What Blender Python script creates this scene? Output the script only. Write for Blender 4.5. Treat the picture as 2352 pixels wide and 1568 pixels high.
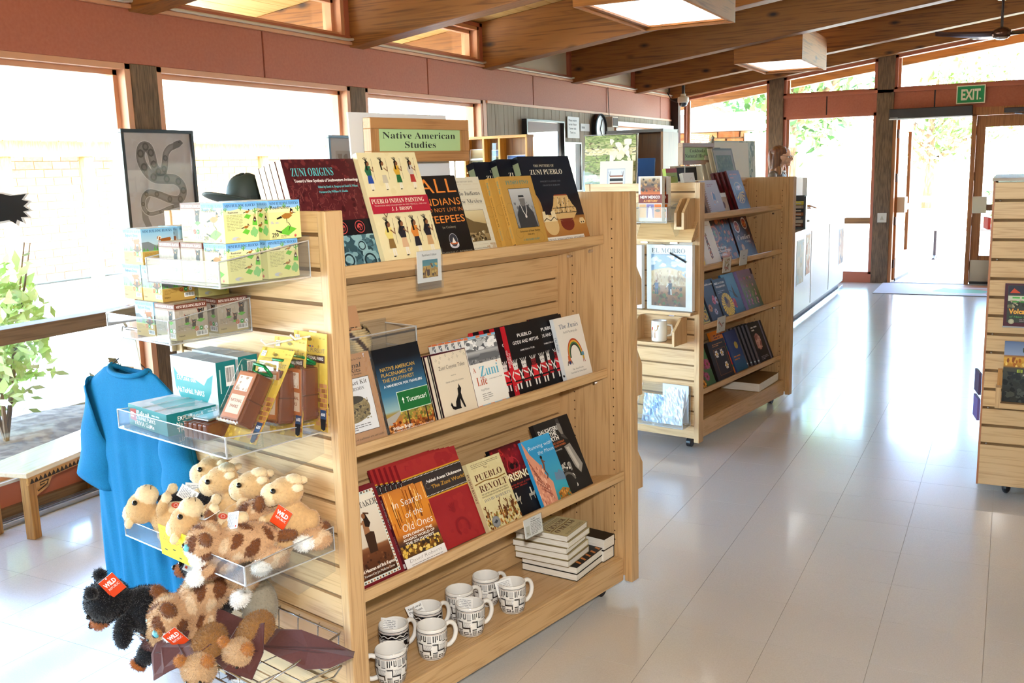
import bpy, math, random
import numpy as np
from mathutils import Matrix, Vector, Euler
for o in list(bpy.data.objects): bpy.data.objects.remove(o)
SC = bpy.context.scene; COL = SC.collection
rnd = random.Random(7)
PI = math.pi; R = math.radians

# ---------------------------------------------------------------- camera, sky, sun, flash, exposure
cd = bpy.data.cameras.new('camera'); cam = bpy.data.objects.new('camera', cd); COL.objects.link(cam)
cd.sensor_width = 36; cd.lens = 36 * 2203 / 2352; cd.clip_start = .05; cd.clip_end = 300
cr, cu, cb = (.88883, .45731, -.02904), (-.05506, .16951, .98399), (.45491, -.873, .17584)
cam.matrix_world = Matrix(((cr[0], cu[0], cb[0], 0), (cr[1], cu[1], cb[1], 0), (cr[2], cu[2], cb[2], 1.49), (0, 0, 0, 1)))
SC.camera = cam
SC.view_settings.view_transform = 'Standard'; SC.view_settings.look = 'None'
SC.view_settings.gamma = 1; SC.view_settings.use_curve_mapping = False
SC.view_settings.exposure = 1.15
wd = bpy.data.worlds.new('sky'); SC.world = wd; wd.use_nodes = True
nt = wd.node_tree; bg = nt.nodes['Background']
sky = nt.nodes.new('ShaderNodeTexSky'); sky.sky_type = 'NISHITA'; sky.sun_disc = False
sky.sun_elevation = R(58); sky.sun_rotation = R(140); sky.air_density = 1.0; sky.dust_density = 2.0; sky.altitude = 2200
nt.links.new(sky.outputs[0], bg.inputs[0]); bg.inputs[1].default_value = 2.5
def lamp(name, kind, energy, loc, rot=(0, 0, 0), color=(1, 1, 1), **k):
    l = bpy.data.lights.new(name, kind); l.energy = energy; l.color = color
    for a, b in k.items(): setattr(l, a, b)
    o = bpy.data.objects.new(name, l); COL.objects.link(o); o.location = loc; o.rotation_euler = rot
    return o
sun = lamp('sun', 'SUN', 38, (6, -6, 12), color=(1, .95, .87), angle=R(.6))
sun.rotation_euler = Vector((-.42, .50, -.85)).to_track_quat('-Z', 'Y').to_euler()
# the photographer's flash, on top of the camera (its shadows lie under every shelf of the photo)
fl = lamp('camera_flash', 'AREA', 30, (.03, .02, 1.66), color=(1, .965, .92), shape='DISK', size=.09)
fl.rotation_euler = Vector((-.42, .86, -.22)).to_track_quat('-Z', 'Y').to_euler()
SC.cycles.max_bounces = 8; SC.cycles.diffuse_bounces = 4; SC.cycles.glossy_bounces = 4
SC.cycles.transparent_max_bounces = 24; SC.cycles.transmission_bounces = 8
SC.cycles.caustics_reflective = False; SC.cycles.caustics_refractive = False
SC.cycles.sample_clamp_indirect = 6.0

# ---------------------------------------------------------------- helpers
def lin(c):
    if isinstance(c, str):
        c = c.lstrip('#'); c = tuple(int(c[i:i + 2], 16) / 255 for i in (0, 2, 4))
        return tuple(x / 12.92 if x <= .04045 else ((x + .055) / 1.055) ** 2.4 for x in c)
    return c
def mixc(a, b, t):
    a, b = lin(a), lin(b); return tuple(a[i] * (1 - t) + b[i] * t for i in range(3))
_M = {}
def mat(name, hexc, rough=.6, metal=0., spec=.5, coat=0., emit=None, es=1., sheen=0., alpha=None):
    if name in _M: return _M[name]
    m = bpy.data.materials.new(name); m.use_nodes = True; b = m.node_tree.nodes['Principled BSDF']
    b.inputs['Base Color'].default_value = (*lin(hexc), 1); b.inputs['Roughness'].default_value = rough
    b.inputs['Metallic'].default_value = metal; b.inputs['Specular IOR Level'].default_value = spec
    b.inputs['Coat Weight'].default_value = coat; b.inputs['Coat Roughness'].default_value = .08
    if sheen: b.inputs['Sheen Weight'].default_value = sheen
    if emit: b.inputs['Emission Color'].default_value = (*lin(emit), 1); b.inputs['Emission Strength'].default_value = es
    _M[name] = m; return m
def nodes(m): return m.node_tree.nodes, m.node_tree.links
def speckle(name, ca, cb_, scale, rough=.7, spec=.4, lo=.4, hi=.6, detail=4, stretch=(1, 1, 1), bump=0., coat=0.):
    """noise between two colours; also the base of stone, floor, soil, bark"""
    if name in _M: return _M[name]
    m = mat(name, ca, rough, spec=spec, coat=coat); N, L = nodes(m); b = N['Principled BSDF']
    tc = N.new('ShaderNodeTexCoord'); mp = N.new('ShaderNodeMapping'); mp.inputs['Scale'].default_value = stretch
    oi = N.new('ShaderNodeObjectInfo'); ad = N.new('ShaderNodeVectorMath'); ad.operation = 'ADD'
    mu = N.new('ShaderNodeMath'); mu.operation = 'MULTIPLY'; mu.inputs[1].default_value = 37.
    L.new(oi.outputs['Random'], mu.inputs[0]); L.new(tc.outputs['Object'], ad.inputs[0]); L.new(mu.outputs[0], ad.inputs[1])
    L.new(ad.outputs[0], mp.inputs[0])
    n = N.new('ShaderNodeTexNoise'); n.inputs['Scale'].default_value = scale; n.inputs['Detail'].default_value = detail
    r = N.new('ShaderNodeValToRGB'); r.color_ramp.elements[0].position = lo; r.color_ramp.elements[1].position = hi
    r.color_ramp.elements[0].color = (*lin(ca), 1); r.color_ramp.elements[1].color = (*lin(cb_), 1)
    L.new(mp.outputs[0], n.inputs[0]); L.new(n.outputs[0], r.inputs[0]); L.new(r.outputs[0], b.inputs['Base Color'])
    if bump:
        bp = N.new('ShaderNodeBump'); bp.inputs['Strength'].default_value = bump; bp.inputs['Distance'].default_value = .01
        L.new(n.outputs[0], bp.inputs['Height']); L.new(bp.outputs[0], b.inputs['Normal'])
    return m
def wood(name, light, dark, axis='x', fine=70., rough=.45, coat=0., figure=6., knots=None):
    """oak or pine: long streaks along one axis, pores, and cathedral figure"""
    if name in _M: return _M[name]
    m = mat(name, light, rough, coat=coat); N, L = nodes(m); b = N['Principled BSDF']
    tc = N.new('ShaderNodeTexCoord'); oi = N.new('ShaderNodeObjectInfo')
    mu = N.new('ShaderNodeMath'); mu.operation = 'MULTIPLY'; mu.inputs[1].default_value = 23.
    ad = N.new('ShaderNodeVectorMath'); ad.operation = 'ADD'
    L.new(oi.outputs['Random'], mu.inputs[0]); L.new(tc.outputs['Object'], ad.inputs[0]); L.new(mu.outputs[0], ad.inputs[1])
    def mapped(s_al, s_ac):
        mp = N.new('ShaderNodeMapping'); s = [s_ac] * 3; s['xyz'.index(axis)] = s_al
        mp.inputs['Scale'].default_value = s; L.new(ad.outputs[0], mp.inputs[0]); return mp
    a = mapped(1.1, 14.); n1 = N.new('ShaderNodeTexNoise'); n1.inputs['Scale'].default_value = 1.; n1.inputs['Detail'].default_value = 2.
    L.new(a.outputs[0], n1.inputs[0])
    mm = N.new('ShaderNodeMath'); mm.operation = 'MULTIPLY'; mm.inputs[1].default_value = figure
    fr = N.new('ShaderNodeMath'); fr.operation = 'PINGPONG'; fr.inputs[1].default_value = .5
    L.new(n1.outputs[0], mm.inputs[0]); L.new(mm.outputs[0], fr.inputs[0])
    p = mapped(fine * .05, fine * 2.2); n2 = N.new('ShaderNodeTexNoise'); n2.inputs['Scale'].default_value = 1.; n2.inputs['Detail'].default_value = 3.
    L.new(p.outputs[0], n2.inputs[0])
    ma = N.new('ShaderNodeMath'); ma.operation = 'MULTIPLY_ADD'; ma.inputs[1].default_value = .55; L.new(fr.outputs[0], ma.inputs[0])
    m2 = N.new('ShaderNodeMath'); m2.operation = 'MULTIPLY'; m2.inputs[1].default_value = 1.1; L.new(n2.outputs[0], m2.inputs[0]); L.new(m2.outputs[0], ma.inputs[2])
    r = N.new('ShaderNodeValToRGB'); r.color_ramp.elements[0].position = .38; r.color_ramp.elements[1].position = .72
    r.color_ramp.elements[0].color = (*lin(dark), 1); r.color_ramp.elements[1].color = (*lin(light), 1)
    L.new(ma.outputs[0], r.inputs[0]); out = r.outputs[0]
    if knots:
        k = mapped(2.2, 5.); v = N.new('ShaderNodeTexVoronoi'); v.inputs['Scale'].default_value = 1.; L.new(k.outputs[0], v.inputs[0])
        rr = N.new('ShaderNodeValToRGB'); rr.color_ramp.elements[0].position = .04; rr.color_ramp.elements[1].position = .16
        rr.color_ramp.elements[0].color = (1, 1, 1, 1); rr.color_ramp.elements[1].color = (0, 0, 0, 1); L.new(v.outputs['Distance'], rr.inputs[0])
        mx = N.new('ShaderNodeMix'); mx.data_type = 'RGBA'; mx.inputs[7].default_value = (*lin(knots), 1)
        L.new(rr.outputs[0], mx.inputs[0]); L.new(out, mx.inputs[6]); out = mx.outputs[2]
    L.new(out, b.inputs['Base Color']); return m
def vcol(name, rough=.35, coat=0., spec=.5, sheen=0., noise=0., nscale=300.):
    """colour comes from the mesh's own colour attribute (flat print, dyed fabric)"""
    if name in _M: return _M[name]
    m = mat(name, 'ffffff', rough, coat=coat, spec=spec, sheen=sheen); N, L = nodes(m); b = N['Principled BSDF']
    a = N.new('ShaderNodeAttribute'); a.attribute_name = 'Col'; out = a.outputs['Color']
    if noise:
        tc = N.new('ShaderNodeTexCoord'); n = N.new('ShaderNodeTexNoise'); n.inputs['Scale'].default_value = nscale
        mr = N.new('ShaderNodeMapRange'); mr.inputs[3].default_value = 1 - noise; mr.inputs[4].default_value = 1 + noise
        mx = N.new('ShaderNodeVectorMath'); mx.operation = 'SCALE'
        L.new(tc.outputs['Object'], n.inputs[0]); L.new(n.outputs[0], mr.inputs[0]); L.new(out, mx.inputs[0]); L.new(mr.outputs[0], mx.inputs['Scale']); out = mx.outputs[0]
    L.new(out, b.inputs['Base Color']); return m
def clear(name, tint='ffffff', fres=.045, refl=1., rough=.02, haze=0., hazec='ffffff'):
    """thin sheet: straight-through light plus Fresnel reflection, optional white haze"""
    if name in _M: return _M[name]
    m = bpy.data.materials.new(name); m.use_nodes = True; N, L = nodes(m); N.remove(N['Principled BSDF'])
    t = N.new('ShaderNodeBsdfTransparent'); t.inputs[0].default_value = (*lin(tint), 1)
    g = N.new('ShaderNodeBsdfGlossy'); g.inputs['Roughness'].default_value = rough; g.inputs[0].default_value = (refl, refl, refl, 1)
    lw = N.new('ShaderNodeLayerWeight'); lw.inputs[0].default_value = .5; x = N.new('ShaderNodeMixShader')
    pw = N.new('ShaderNodeMath'); pw.operation = 'POWER'; pw.inputs[1].default_value = 5.; L.new(lw.outputs['Facing'], pw.inputs[0])
    f = N.new('ShaderNodeMath'); f.operation = 'MULTIPLY_ADD'; f.inputs[1].default_value = .9; f.inputs[2].default_value = fres; L.new(pw.outputs[0], f.inputs[0])
    L.new(f.outputs[0], x.inputs[0]); L.new(g.outputs[0], x.inputs[2]); src = t.outputs[0]
    if haze:
        d = N.new('ShaderNodeBsdfDiffuse'); d.inputs[0].default_value = (*lin(hazec), 1); y = N.new('ShaderNodeMixShader'); y.inputs[0].default_value = haze
        L.new(t.outputs[0], y.inputs[1]); L.new(d.outputs[0], y.inputs[2]); src = y.outputs[0]
    L.new(src, x.inputs[1]); L.new(x.outputs[0], N['Material Output'].inputs[0]); _M[name] = m; return m

class MB:
    def __init__(s): s.v = []; s.f = []; s.m = []; s.c = []; s.T = None
    def add(s, vs, fs, mi=0, col=None):
        n = len(s.v)
        if s.T is not None: vs = [tuple(s.T @ Vector(p)) for p in vs]
        s.v.extend(vs); s.f.extend([tuple(i + n for i in f) for f in fs]); s.m.extend([mi] * len(fs))
        if col is None: col = (1, 1, 1)
        if isinstance(col, str): col = lin(col)
        s.c.extend(col if isinstance(col, list) else [col] * len(vs)); return s
    def box(s, x0, x1, y0, y1, z0, z1, mi=0, col=None):
        v = [(x0, y0, z0), (x1, y0, z0), (x1, y1, z0), (x0, y1, z0), (x0, y0, z1), (x1, y0, z1), (x1, y1, z1), (x0, y1, z1)]
        return s.add(v, [(0, 3, 2, 1), (4, 5, 6, 7), (0, 1, 5, 4), (1, 2, 6, 5), (2, 3, 7, 6), (3, 0, 4, 7)], mi, col)
    def prism(s, pts, a0, a1, axis='y', mi=0, col=None):
        """polygon pts in the plane across axis, from a0 to a1"""
        if axis == 'y': q = lambda p, a: (p[0], a, p[1])
        elif axis == 'x': q = lambda p, a: (a, p[0], p[1])
        else: q = lambda p, a: (p[0], p[1], a)
        n = len(pts); v = [q(p, a0) for p in pts] + [q(p, a1) for p in pts]
        return s.add(v, [tuple(range(n))[::-1], tuple(range(n, 2 * n))] + [(i, (i + 1) % n, n + (i + 1) % n, n + i) for i in range(n)], mi, col)
    def tube(s, pts, r, n=8, mi=0, col=None, closed=False, cap=True):
        P = [Vector(p) for p in pts]; k = len(P); v = []; rr = r if isinstance(r, (list, tuple)) else [r] * k
        up = None
        for i in range(k):
            d = (P[(i + 1) % k] - P[i - 1]) if closed else (P[min(i + 1, k - 1)] - P[max(i - 1, 0)])
            if d.length < 1e-9: d = Vector((0, 0, 1))
            d.normalize()
            if up is None: up = Vector((0, 0, 1)) if abs(d.z) < .9 else Vector((1, 0, 0))
            a = d.cross(up)
            if a.length < 1e-6: a = d.orthogonal()
            a.normalize(); b = a.cross(d); up = b
            for j in range(n):
                t = 2 * PI * j / n; v.append(tuple(P[i] + (a * math.cos(t) + b * math.sin(t)) * rr[i]))
        f = [(i * n + j, i * n + (j + 1) % n, ((i + 1) % k) * n + (j + 1) % n, ((i + 1) % k) * n + j) for i in range(k if closed else k - 1) for j in range(n)]
        if cap and not closed: f += [tuple(range(n))[::-1], tuple(range((k - 1) * n, k * n))]
        return s.add(v, f, mi, col)
    def lathe(s, prof, n=24, c=(0, 0, 0), mi=0, col=None, cols=None):
        v = []; cl = []
        for k, (r, z) in enumerate(prof):
            for j in range(n):
                t = 2 * PI * j / n; v.append((c[0] + r * math.cos(t), c[1] + r * math.sin(t), c[2] + z))
                if cols: cl.append(lin(cols[k]))
        f = [(i * n + j, i * n + (j + 1) % n, (i + 1) * n + (j + 1) % n, (i + 1) * n + j) for i in range(len(prof) - 1) for j in range(n)]
        return s.add(v, f, mi, cl or col)
    def ell(s, c, r, nu=16, nv=10, mi=0, col=None, rot=None):
        if not isinstance(r, (tuple, list)): r = (r, r, r)
        M3 = Euler(rot).to_matrix() if rot else None; v = []
        for i in range(nv + 1):
            a = PI * i / nv
            for j in range(nu):
                t = 2 * PI * j / nu; p = Vector((r[0] * math.sin(a) * math.cos(t), r[1] * math.sin(a) * math.sin(t), -r[2] * math.cos(a)))
                if M3: p = M3 @ p
                v.append((c[0] + p.x, c[1] + p.y, c[2] + p.z))
        f = [(i * nu + j, i * nu + (j + 1) % nu, (i + 1) * nu + (j + 1) % nu, (i + 1) * nu + j) for i in range(nv) for j in range(nu)]
        return s.add(v, f, mi, col)
    def grid(s, fn, nu, nv, mi=0, colfn=None, col=None):
        v = []; cl = []
        for i in range(nu + 1):
            for j in range(nv + 1):
                v.append(tuple(fn(i / nu, j / nv)))
                if colfn: cl.append(lin(colfn(i / nu, j / nv)))
        f = [(i * (nv + 1) + j, (i + 1) * (nv + 1) + j, (i + 1) * (nv + 1) + j + 1, i * (nv + 1) + j + 1) for i in range(nu) for j in range(nv)]
        return s.add(v, f, mi, cl or col)
def link(name, me, parent=None):
    o = bpy.data.objects.new(name, me); COL.objects.link(o)
    if parent: o.parent = parent
    return o
def mesh(mb, mats, name, smooth=False):
    me = bpy.data.meshes.new(name); me.from_pydata(mb.v, [], mb.f)
    for m in (mats if isinstance(mats, (list, tuple)) else [mats]): me.materials.append(m)
    me.polygons.foreach_set('material_index', mb.m)
    ca = me.color_attributes.new('Col', 'FLOAT_COLOR', 'POINT')
    a = np.ones((len(mb.v), 4), 'f'); a[:, :3] = np.array(mb.c, 'f').reshape(-1, 3); ca.data.foreach_set('color', a.ravel())
    if smooth: me.polygons.foreach_set('use_smooth', [True] * len(mb.f))
    me.update(); return me
def build(name, mb, mats, parent=None, smooth=False, bevel=0., loc=None, rot=None, sharp=None):
    o = link(name, mesh(mb, mats, name, smooth), parent)
    if loc: o.location = loc
    if rot: o.rotation_euler = rot
    if bevel:
        b = o.modifiers.new('bevel', 'BEVEL'); b.width = bevel; b.segments = 2; b.limit_method = 'ANGLE'; b.angle_limit = R(50)
    return o
def thing(name, label, cat, loc=(0, 0, 0), rot=(0, 0, 0), group=None):
    o = bpy.data.objects.new(name, None); COL.objects.link(o); o.empty_display_size = .05
    o.location = loc; o.rotation_euler = rot if isinstance(rot, (tuple, list, Euler)) else (0, 0, rot)
    return tag(o, label, cat, group)
def tag(o, label, cat, group=None):
    o['label'] = label; o['category'] = cat
    if group: o['group'] = group
    return o
def struct(o): o['kind'] = 'structure'; return o
def stuff(o): o['kind'] = 'stuff'; return o
def dup(root, loc=None, rot=None, label=None, group=None):
    r = root.copy(); COL.objects.link(r)
    if loc is not None: r.location = loc
    if rot is not None: r.rotation_euler = rot if isinstance(rot, (tuple, list, Euler)) else (0, 0, rot)
    if label: r['label'] = label
    if group: r['group'] = group
    for ch in list(root.children):
        c = ch.copy(); COL.objects.link(c); c.parent = r
        for g in list(ch.children):
            d = g.copy(); COL.objects.link(d); d.parent = c
    return r

# ---------------------------------------------------------------- lettering (Blender's own built-in font; serif and mono come from its symbol range)
_G = {}; _c = bpy.data.curves.new('t', 'FONT'); _TX = (_c, bpy.data.objects.new('t', _c))
def _alt(s, st):
    """serif letters come from the font's mathematical range"""
    if st not in 'si': return s
    return ''.join(chr(0x1D400 + ord(c) - 65) if 'A' <= c <= 'Z' else chr(0x1D41A + ord(c) - 97) if 'a' <= c <= 'z' else chr(0x1D7CE + ord(c) - 48) if '0' <= c <= '9' else c for c in s)
def glyphs(s, st='n', off=0.):
    k = (s, st, off)
    if k not in _G:
        c, o = _TX; c.body = _alt(s, st); c.resolution_u = 2; c.offset = off + {'b': .022, 'i': -.012}.get(st, 0); c.shear = {'i': .22, 'c': .12}.get(st, 0)
        me = bpy.data.meshes.new_from_object(o)
        v = [(p.co.x, p.co.y) for p in me.vertices]; f = [tuple(p.vertices) for p in me.polygons]
        bpy.data.meshes.remove(me); _G[k] = (v, f)
    return _G[k]
class Art:
    """flat print on one face: coordinates in metres from the lower left corner, layers a few hundredths of a millimetre apart"""
    def __init__(s, mb, place, mi=0): s.mb = mb; s.P = place; s.z = .00006; s.mi = mi
    def _add(s, pts, fs, col, dz=None):
        s.z += .00003
        if isinstance(col, list): col = [lin(c) for c in col]
        s.mb.add([s.P(x, y, s.z + (dz[i] if dz else 0)) for i, (x, y) in enumerate(pts)], fs, s.mi, col)
        if dz: s.z += max(dz)
    def poly(s, pts, c): s._add(pts, [tuple(range(len(pts)))], c)
    def rect(s, x0, y0, x1, y1, c): s.poly([(x0, y0), (x1, y0), (x1, y1), (x0, y1)], c)
    def grad(s, x0, y0, x1, y1, stops):
        """stops: [(t, colour)...] from bottom to top"""
        pts = []; cl = []; fs = []
        for i, (t, c) in enumerate(stops):
            y = y0 + (y1 - y0) * t; pts += [(x0, y), (x1, y)]; cl += [c, c]
            if i: fs.append((2 * i - 2, 2 * i - 1, 2 * i + 1, 2 * i))
        s._add(pts, fs, cl)
    def disc(s, x, y, rx, c, ry=None, n=20, a0=0, a1=360):
        ry = ry or rx; s.poly([(x + rx * math.cos(R(a0 + (a1 - a0) * i / n)), y + ry * math.sin(R(a0 + (a1 - a0) * i / n))) for i in range(n + (a1 - a0 < 360))], c)
    def ring(s, x, y, r0, r1, c, n=24, a0=0, a1=360, sy=1.):
        pts = []; fs = []
        for i in range(n + 1):
            t = R(a0 + (a1 - a0) * i / n); pts += [(x + r0 * math.cos(t), y + r0 * sy * math.sin(t)), (x + r1 * math.cos(t), y + r1 * sy * math.sin(t))]
            if i: fs.append((2 * i - 2, 2 * i - 1, 2 * i + 1, 2 * i))
        s._add(pts, fs, c)
    def line(s, pts, w, c):
        v = []; fs = []
        for i, p in enumerate(pts):
            a, b = pts[max(i - 1, 0)], pts[min(i + 1, len(pts) - 1)]; dx, dy = b[0] - a[0], b[1] - a[1]; l = math.hypot(dx, dy) or 1
            ww = w[i] if isinstance(w, (list, tuple)) else w
            v += [(p[0] - dy / l * ww / 2, p[1] + dx / l * ww / 2), (p[0] + dy / l * ww / 2, p[1] - dx / l * ww / 2)]
            if i: fs.append((2 * i - 2, 2 * i - 1, 2 * i + 1, 2 * i))
        s._add(v, fs, c)
    def many(s, polys, c):
        """several polygons in one layer; c one colour or one per polygon"""
        v = []; fs = []; cl = []; dz = []
        for i, p in enumerate(polys):
            fs.append(tuple(range(len(v), len(v) + len(p)))); v += p; cl += [c[i] if isinstance(c, list) else c] * len(p); dz += [i * 6e-6] * len(p)
        if v: s._add(v, fs, cl, dz)
    def blobs(s, x0, y0, x1, y1, n, size, cols, seed=1, asp=1., k=6):
        r = random.Random(seed); P = []; C_ = []
        for _ in range(n):
            x, y, q = r.uniform(x0, x1), r.uniform(y0, y1), size * r.uniform(.4, 1.2); t0 = r.uniform(0, 6)
            P.append([(min(max(x + q * r.uniform(.6, 1) * math.cos(t0 + 2 * PI * i / k) * asp, x0), x1), min(max(y + q * r.uniform(.6, 1) * math.sin(t0 + 2 * PI * i / k), y0), y1)) for i in range(k)]); C_.append(r.choice(cols))
        s.many(P, C_)
    def paint(s, x0, y0, x1, y1, nx, ny, fn):
        v = []; cl = []
        for i in range(nx + 1):
            for j in range(ny + 1): v.append((x0 + (x1 - x0) * i / nx, y0 + (y1 - y0) * j / ny)); cl.append(fn(i / nx, j / ny))
        s._add(v, [(i * (ny + 1) + j, (i + 1) * (ny + 1) + j, (i + 1) * (ny + 1) + j + 1, i * (ny + 1) + j + 1) for i in range(nx) for j in range(ny)], cl)
    def text(s, t, x, y, h, c, w=None, al='c', st='n', off=0., rot=0, sp=None, maxw=None):
        """h = cap height; w = fit to this width"""
        v, f = glyphs(t, st, off)
        if not v: return
        x0 = min(p[0] for p in v); x1 = max(p[0] for p in v); k = h / .7; kx = w / (x1 - x0) if w else k
        if maxw and (x1 - x0) * kx > maxw: kx = maxw / (x1 - x0)
        W_ = (x1 - x0) * kx; ox = x - (W_ / 2 if al == 'c' else W_ if al == 'r' else 0)
        P = [(ox + (p[0] - x0) * kx, y + p[1] * k) for p in v]
        if rot:
            ca, sa = math.cos(R(rot)), math.sin(R(rot)); P = [(x + (p[0] - x) * ca - (p[1] - y) * sa, y + (p[0] - x) * sa + (p[1] - y) * ca) for p in P]
        s._add(P, f, c)
    def greek(s, x0, y0, x1, y1, n, c, seed=3, fill=.45):
        """n lines of print too small to read"""
        r = random.Random(seed); P = []; dy = (y1 - y0) / n
        for i in range(n):
            x = x0; y = y1 - (i + .75) * dy; end = x1 if i < n - 1 else x0 + (x1 - x0) * .6
            while x < end - dy:
                l = min(r.uniform(1.2, 4) * dy, end - x); P.append([(x, y), (x + l, y), (x + l, y + dy * fill), (x, y + dy * fill)]); x += l + dy * .5
        s.many(P, c)
    def barcode(s, x0, y0, x1, y1, seed=5):
        s.rect(x0, y0, x1, y1, 'f4f4f2'); r = random.Random(seed); P = []; x = x0 + (x1 - x0) * .08
        while x < x1 - (x1 - x0) * .08:
            l = (x1 - x0) * r.choice([.012, .02, .035]); P.append([(x, y0 + (y1 - y0) * .2), (x + l, y0 + (y1 - y0) * .2), (x + l, y1 - (y1 - y0) * .08), (x, y1 - (y1 - y0) * .08)]); x += l + (x1 - x0) * r.choice([.015, .03])
        s.many(P, '1c1c1e')
    def tf(s, x, y, k=1., rot=0., flip=1):
        """a sub-canvas with its own origin, scale and turn"""
        a = Art(s.mb, None, s.mi); ca, sa = math.cos(R(rot)), math.sin(R(rot)); par = s
        class Sub(Art):
            def _add(q, pts, fs, col, dz=None): par._add([(x + k * (flip * p[0] * ca - p[1] * sa), y + k * (flip * p[0] * sa + p[1] * ca)) for p in pts], fs, col, dz)
        b = Sub.__new__(Sub); b.mb = s.mb; return b
# ---------------------------------------------------------------- materials of the building
TERRA = speckle('terracotta_paint', 'b4684e', 'ac6047', 60, rough=.62, lo=.3, hi=.7)
TERRA2 = mat('terracotta_trim', 'b5664a', .5)
PEACH = mat('peach_trim', 'd79a72', .5)
POST = speckle('weathered_post', '7d6148', '5f4a38', 30, rough=.7, stretch=(3, 3, .3))
BEAMW = wood('beam_pine', '98602a', '6e4018', 'x', fine=40., rough=.5, figure=5., knots='2e1607')
PLANK = wood('ceiling_pine', 'e8c27c', 'd6a65a', 'y', fine=30., rough=.55, figure=4.)
LAMPW = wood('lamp_pine', 'ac6820', '7e4812', 'x', fine=40., rough=.4, figure=4., knots='5e300e')
GREYB = wood('grey_barn_board', 'a89a88', '867766', 'z', fine=50., rough=.75, figure=3.)
RAILW = wood('window_rail', '86684a', '6b5138', 'y', fine=50., rough=.6)
RAILX = wood('window_rail_cross', '9a6b3c', '7d5330', 'x', fine=50., rough=.6)
GLASS = clear('window_glass', 'f4faf8')
STEEL = mat('brushed_metal', 'b8bbbf', .3, 1.)
CREAM = mat('cream_panel', 'd9cdb8', .6)
BLACK = mat('black_plastic', '16161a', .4)
WHITE = mat('white_plastic', 'e8e6e0', .4)
DARKB = mat('dark_bronze', '2e1c16', .4)
CHROME = mat('chrome', 'd8d8da', .12, 1.)
TILE = speckle('floor_tile', 'd3cdc6', 'cac3bb', 240, rough=.22, spec=.6, lo=.35, hi=.7, coat=.45)
GROUT = mat('floor_joint', 'a79e92', .7)
PRINT = vcol('printed_paper', .45, spec=.25)
GLOSS = vcol('glossy_print', .4, spec=.2)
MATTE = vcol('matte_print', .6)
PAGES = speckle('page_edges', 'f1eee6', 'e2ddd2', 900, rough=.8, stretch=(.02, .02, 1))
OAKX = wood('oak_x', 'cfaa7a', 'b58d5c', 'x', fine=110., figure=9., rough=.42, coat=.15)
OAKY = wood('oak_y', 'cfaa7a', 'b58d5c', 'y', fine=110., figure=9., rough=.42, coat=.15)
OAKZ = wood('oak_z', 'cca676', 'b08858', 'z', fine=110., figure=9., rough=.42, coat=.15)
GROOVE = mat('slat_groove', '7a5a34', .7)
XW, YF = -4.0, 12.45
zb = lambda x: 2.33 + .133 * (x + 4)            # underside of the beams
HB = .375

# ---------------------------------------------------------------- floor
fl_ = struct(build('floor', MB().box(-4.2, 4.7, -3.6, 12.6, -.05, -.002), GROUT))
T0 = .3048; tiles = []
inv = cam.matrix_world.inverted()
def px(p):
    q = inv @ Vector(p); return (1176 - 2203 * q.x / q.z, 784 + 2203 * q.y / q.z, -q.z) if q.z < -.05 else (-9, -9, 99)
for i in range(-14, 16):
    for j in range(-12, 41):
        x, y = i * T0, j * T0 + .1
        X, Y, d = px((x + T0 / 2, y + T0 / 2, 0)); tiles.append((0 if -60 < X < 2420 and 500 < Y < 1640 else 1, d, x, y))
tiles.sort(); tm = mesh(MB().box(.0007, T0 - .0007, .0007, T0 - .0007, -.002, 0), TILE, 'tile'); rest = MB()
for k, (s_, d, x, y) in enumerate(tiles):
    if y < -3.6 or y > 12.4 or x > 4.4: continue
    if k < 280: o = link('tile', tm, fl_); o.location = (x, y, 0)
    else: rest.box(max(x + .0007, -4.1), x + T0 - .0007, y + .0007, y + T0 - .0007, -.002, 0)
stuff(build('tiles_farther_off', rest, TILE, fl_))

# ---------------------------------------------------------------- ceiling, beams
ce = struct(thing('ceiling', 'tongue and groove pine ceiling', 'ceiling'))
del ce['category']; del ce['label']
W_ = .165
for k in range(60):
    x = -5.5 + k * W_
    if x > 4.6: break
    z = zb(x) + HB; mb = MB()
    mb.add([(x + .003, -3.6, z), (x + W_ - .003, -3.6, z + .133 * W_), (x + W_ - .003, 14.4, z + .133 * W_), (x + .003, 14.4, z),
            (x + .003, -3.6, z + .03), (x + W_ - .003, -3.6, z + .05), (x + W_ - .003, 14.4, z + .05), (x + .003, 14.4, z + .03)],
           [(0, 1, 2, 3), (7, 6, 5, 4), (0, 4, 5, 1), (1, 5, 6, 2), (2, 6, 7, 3), (3, 7, 4, 0)])
    build('plank', mb, PLANK, ce)
build('roof_deck', MB().prism([(-5.6, zb(-5.6) + HB + .055), (4.8, zb(4.8) + HB + .055), (4.8, zb(4.8) + HB + .13), (-5.6, zb(-5.6) + HB + .13)], -3.7, 14.5), mat('roof_felt', '6d655c', .9), ce)
def beam(yc, x0=-5.2, x1=4.5, wd_=.16):
    o = build('beam', MB().prism([(x0, zb(x0)), (x1, zb(x1)), (x1, zb(x1) + HB), (x0, zb(x0) + HB)], yc - wd_ / 2, yc + wd_ / 2), BEAMW, bevel=.006)
    return struct(o)
for k in range(-3, 5): beam(3.69 + 1.84 * k)
beam(12.37, -4.0, 4.5, .15); beam(13.95, -5.2, 4.5, .14)

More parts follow.
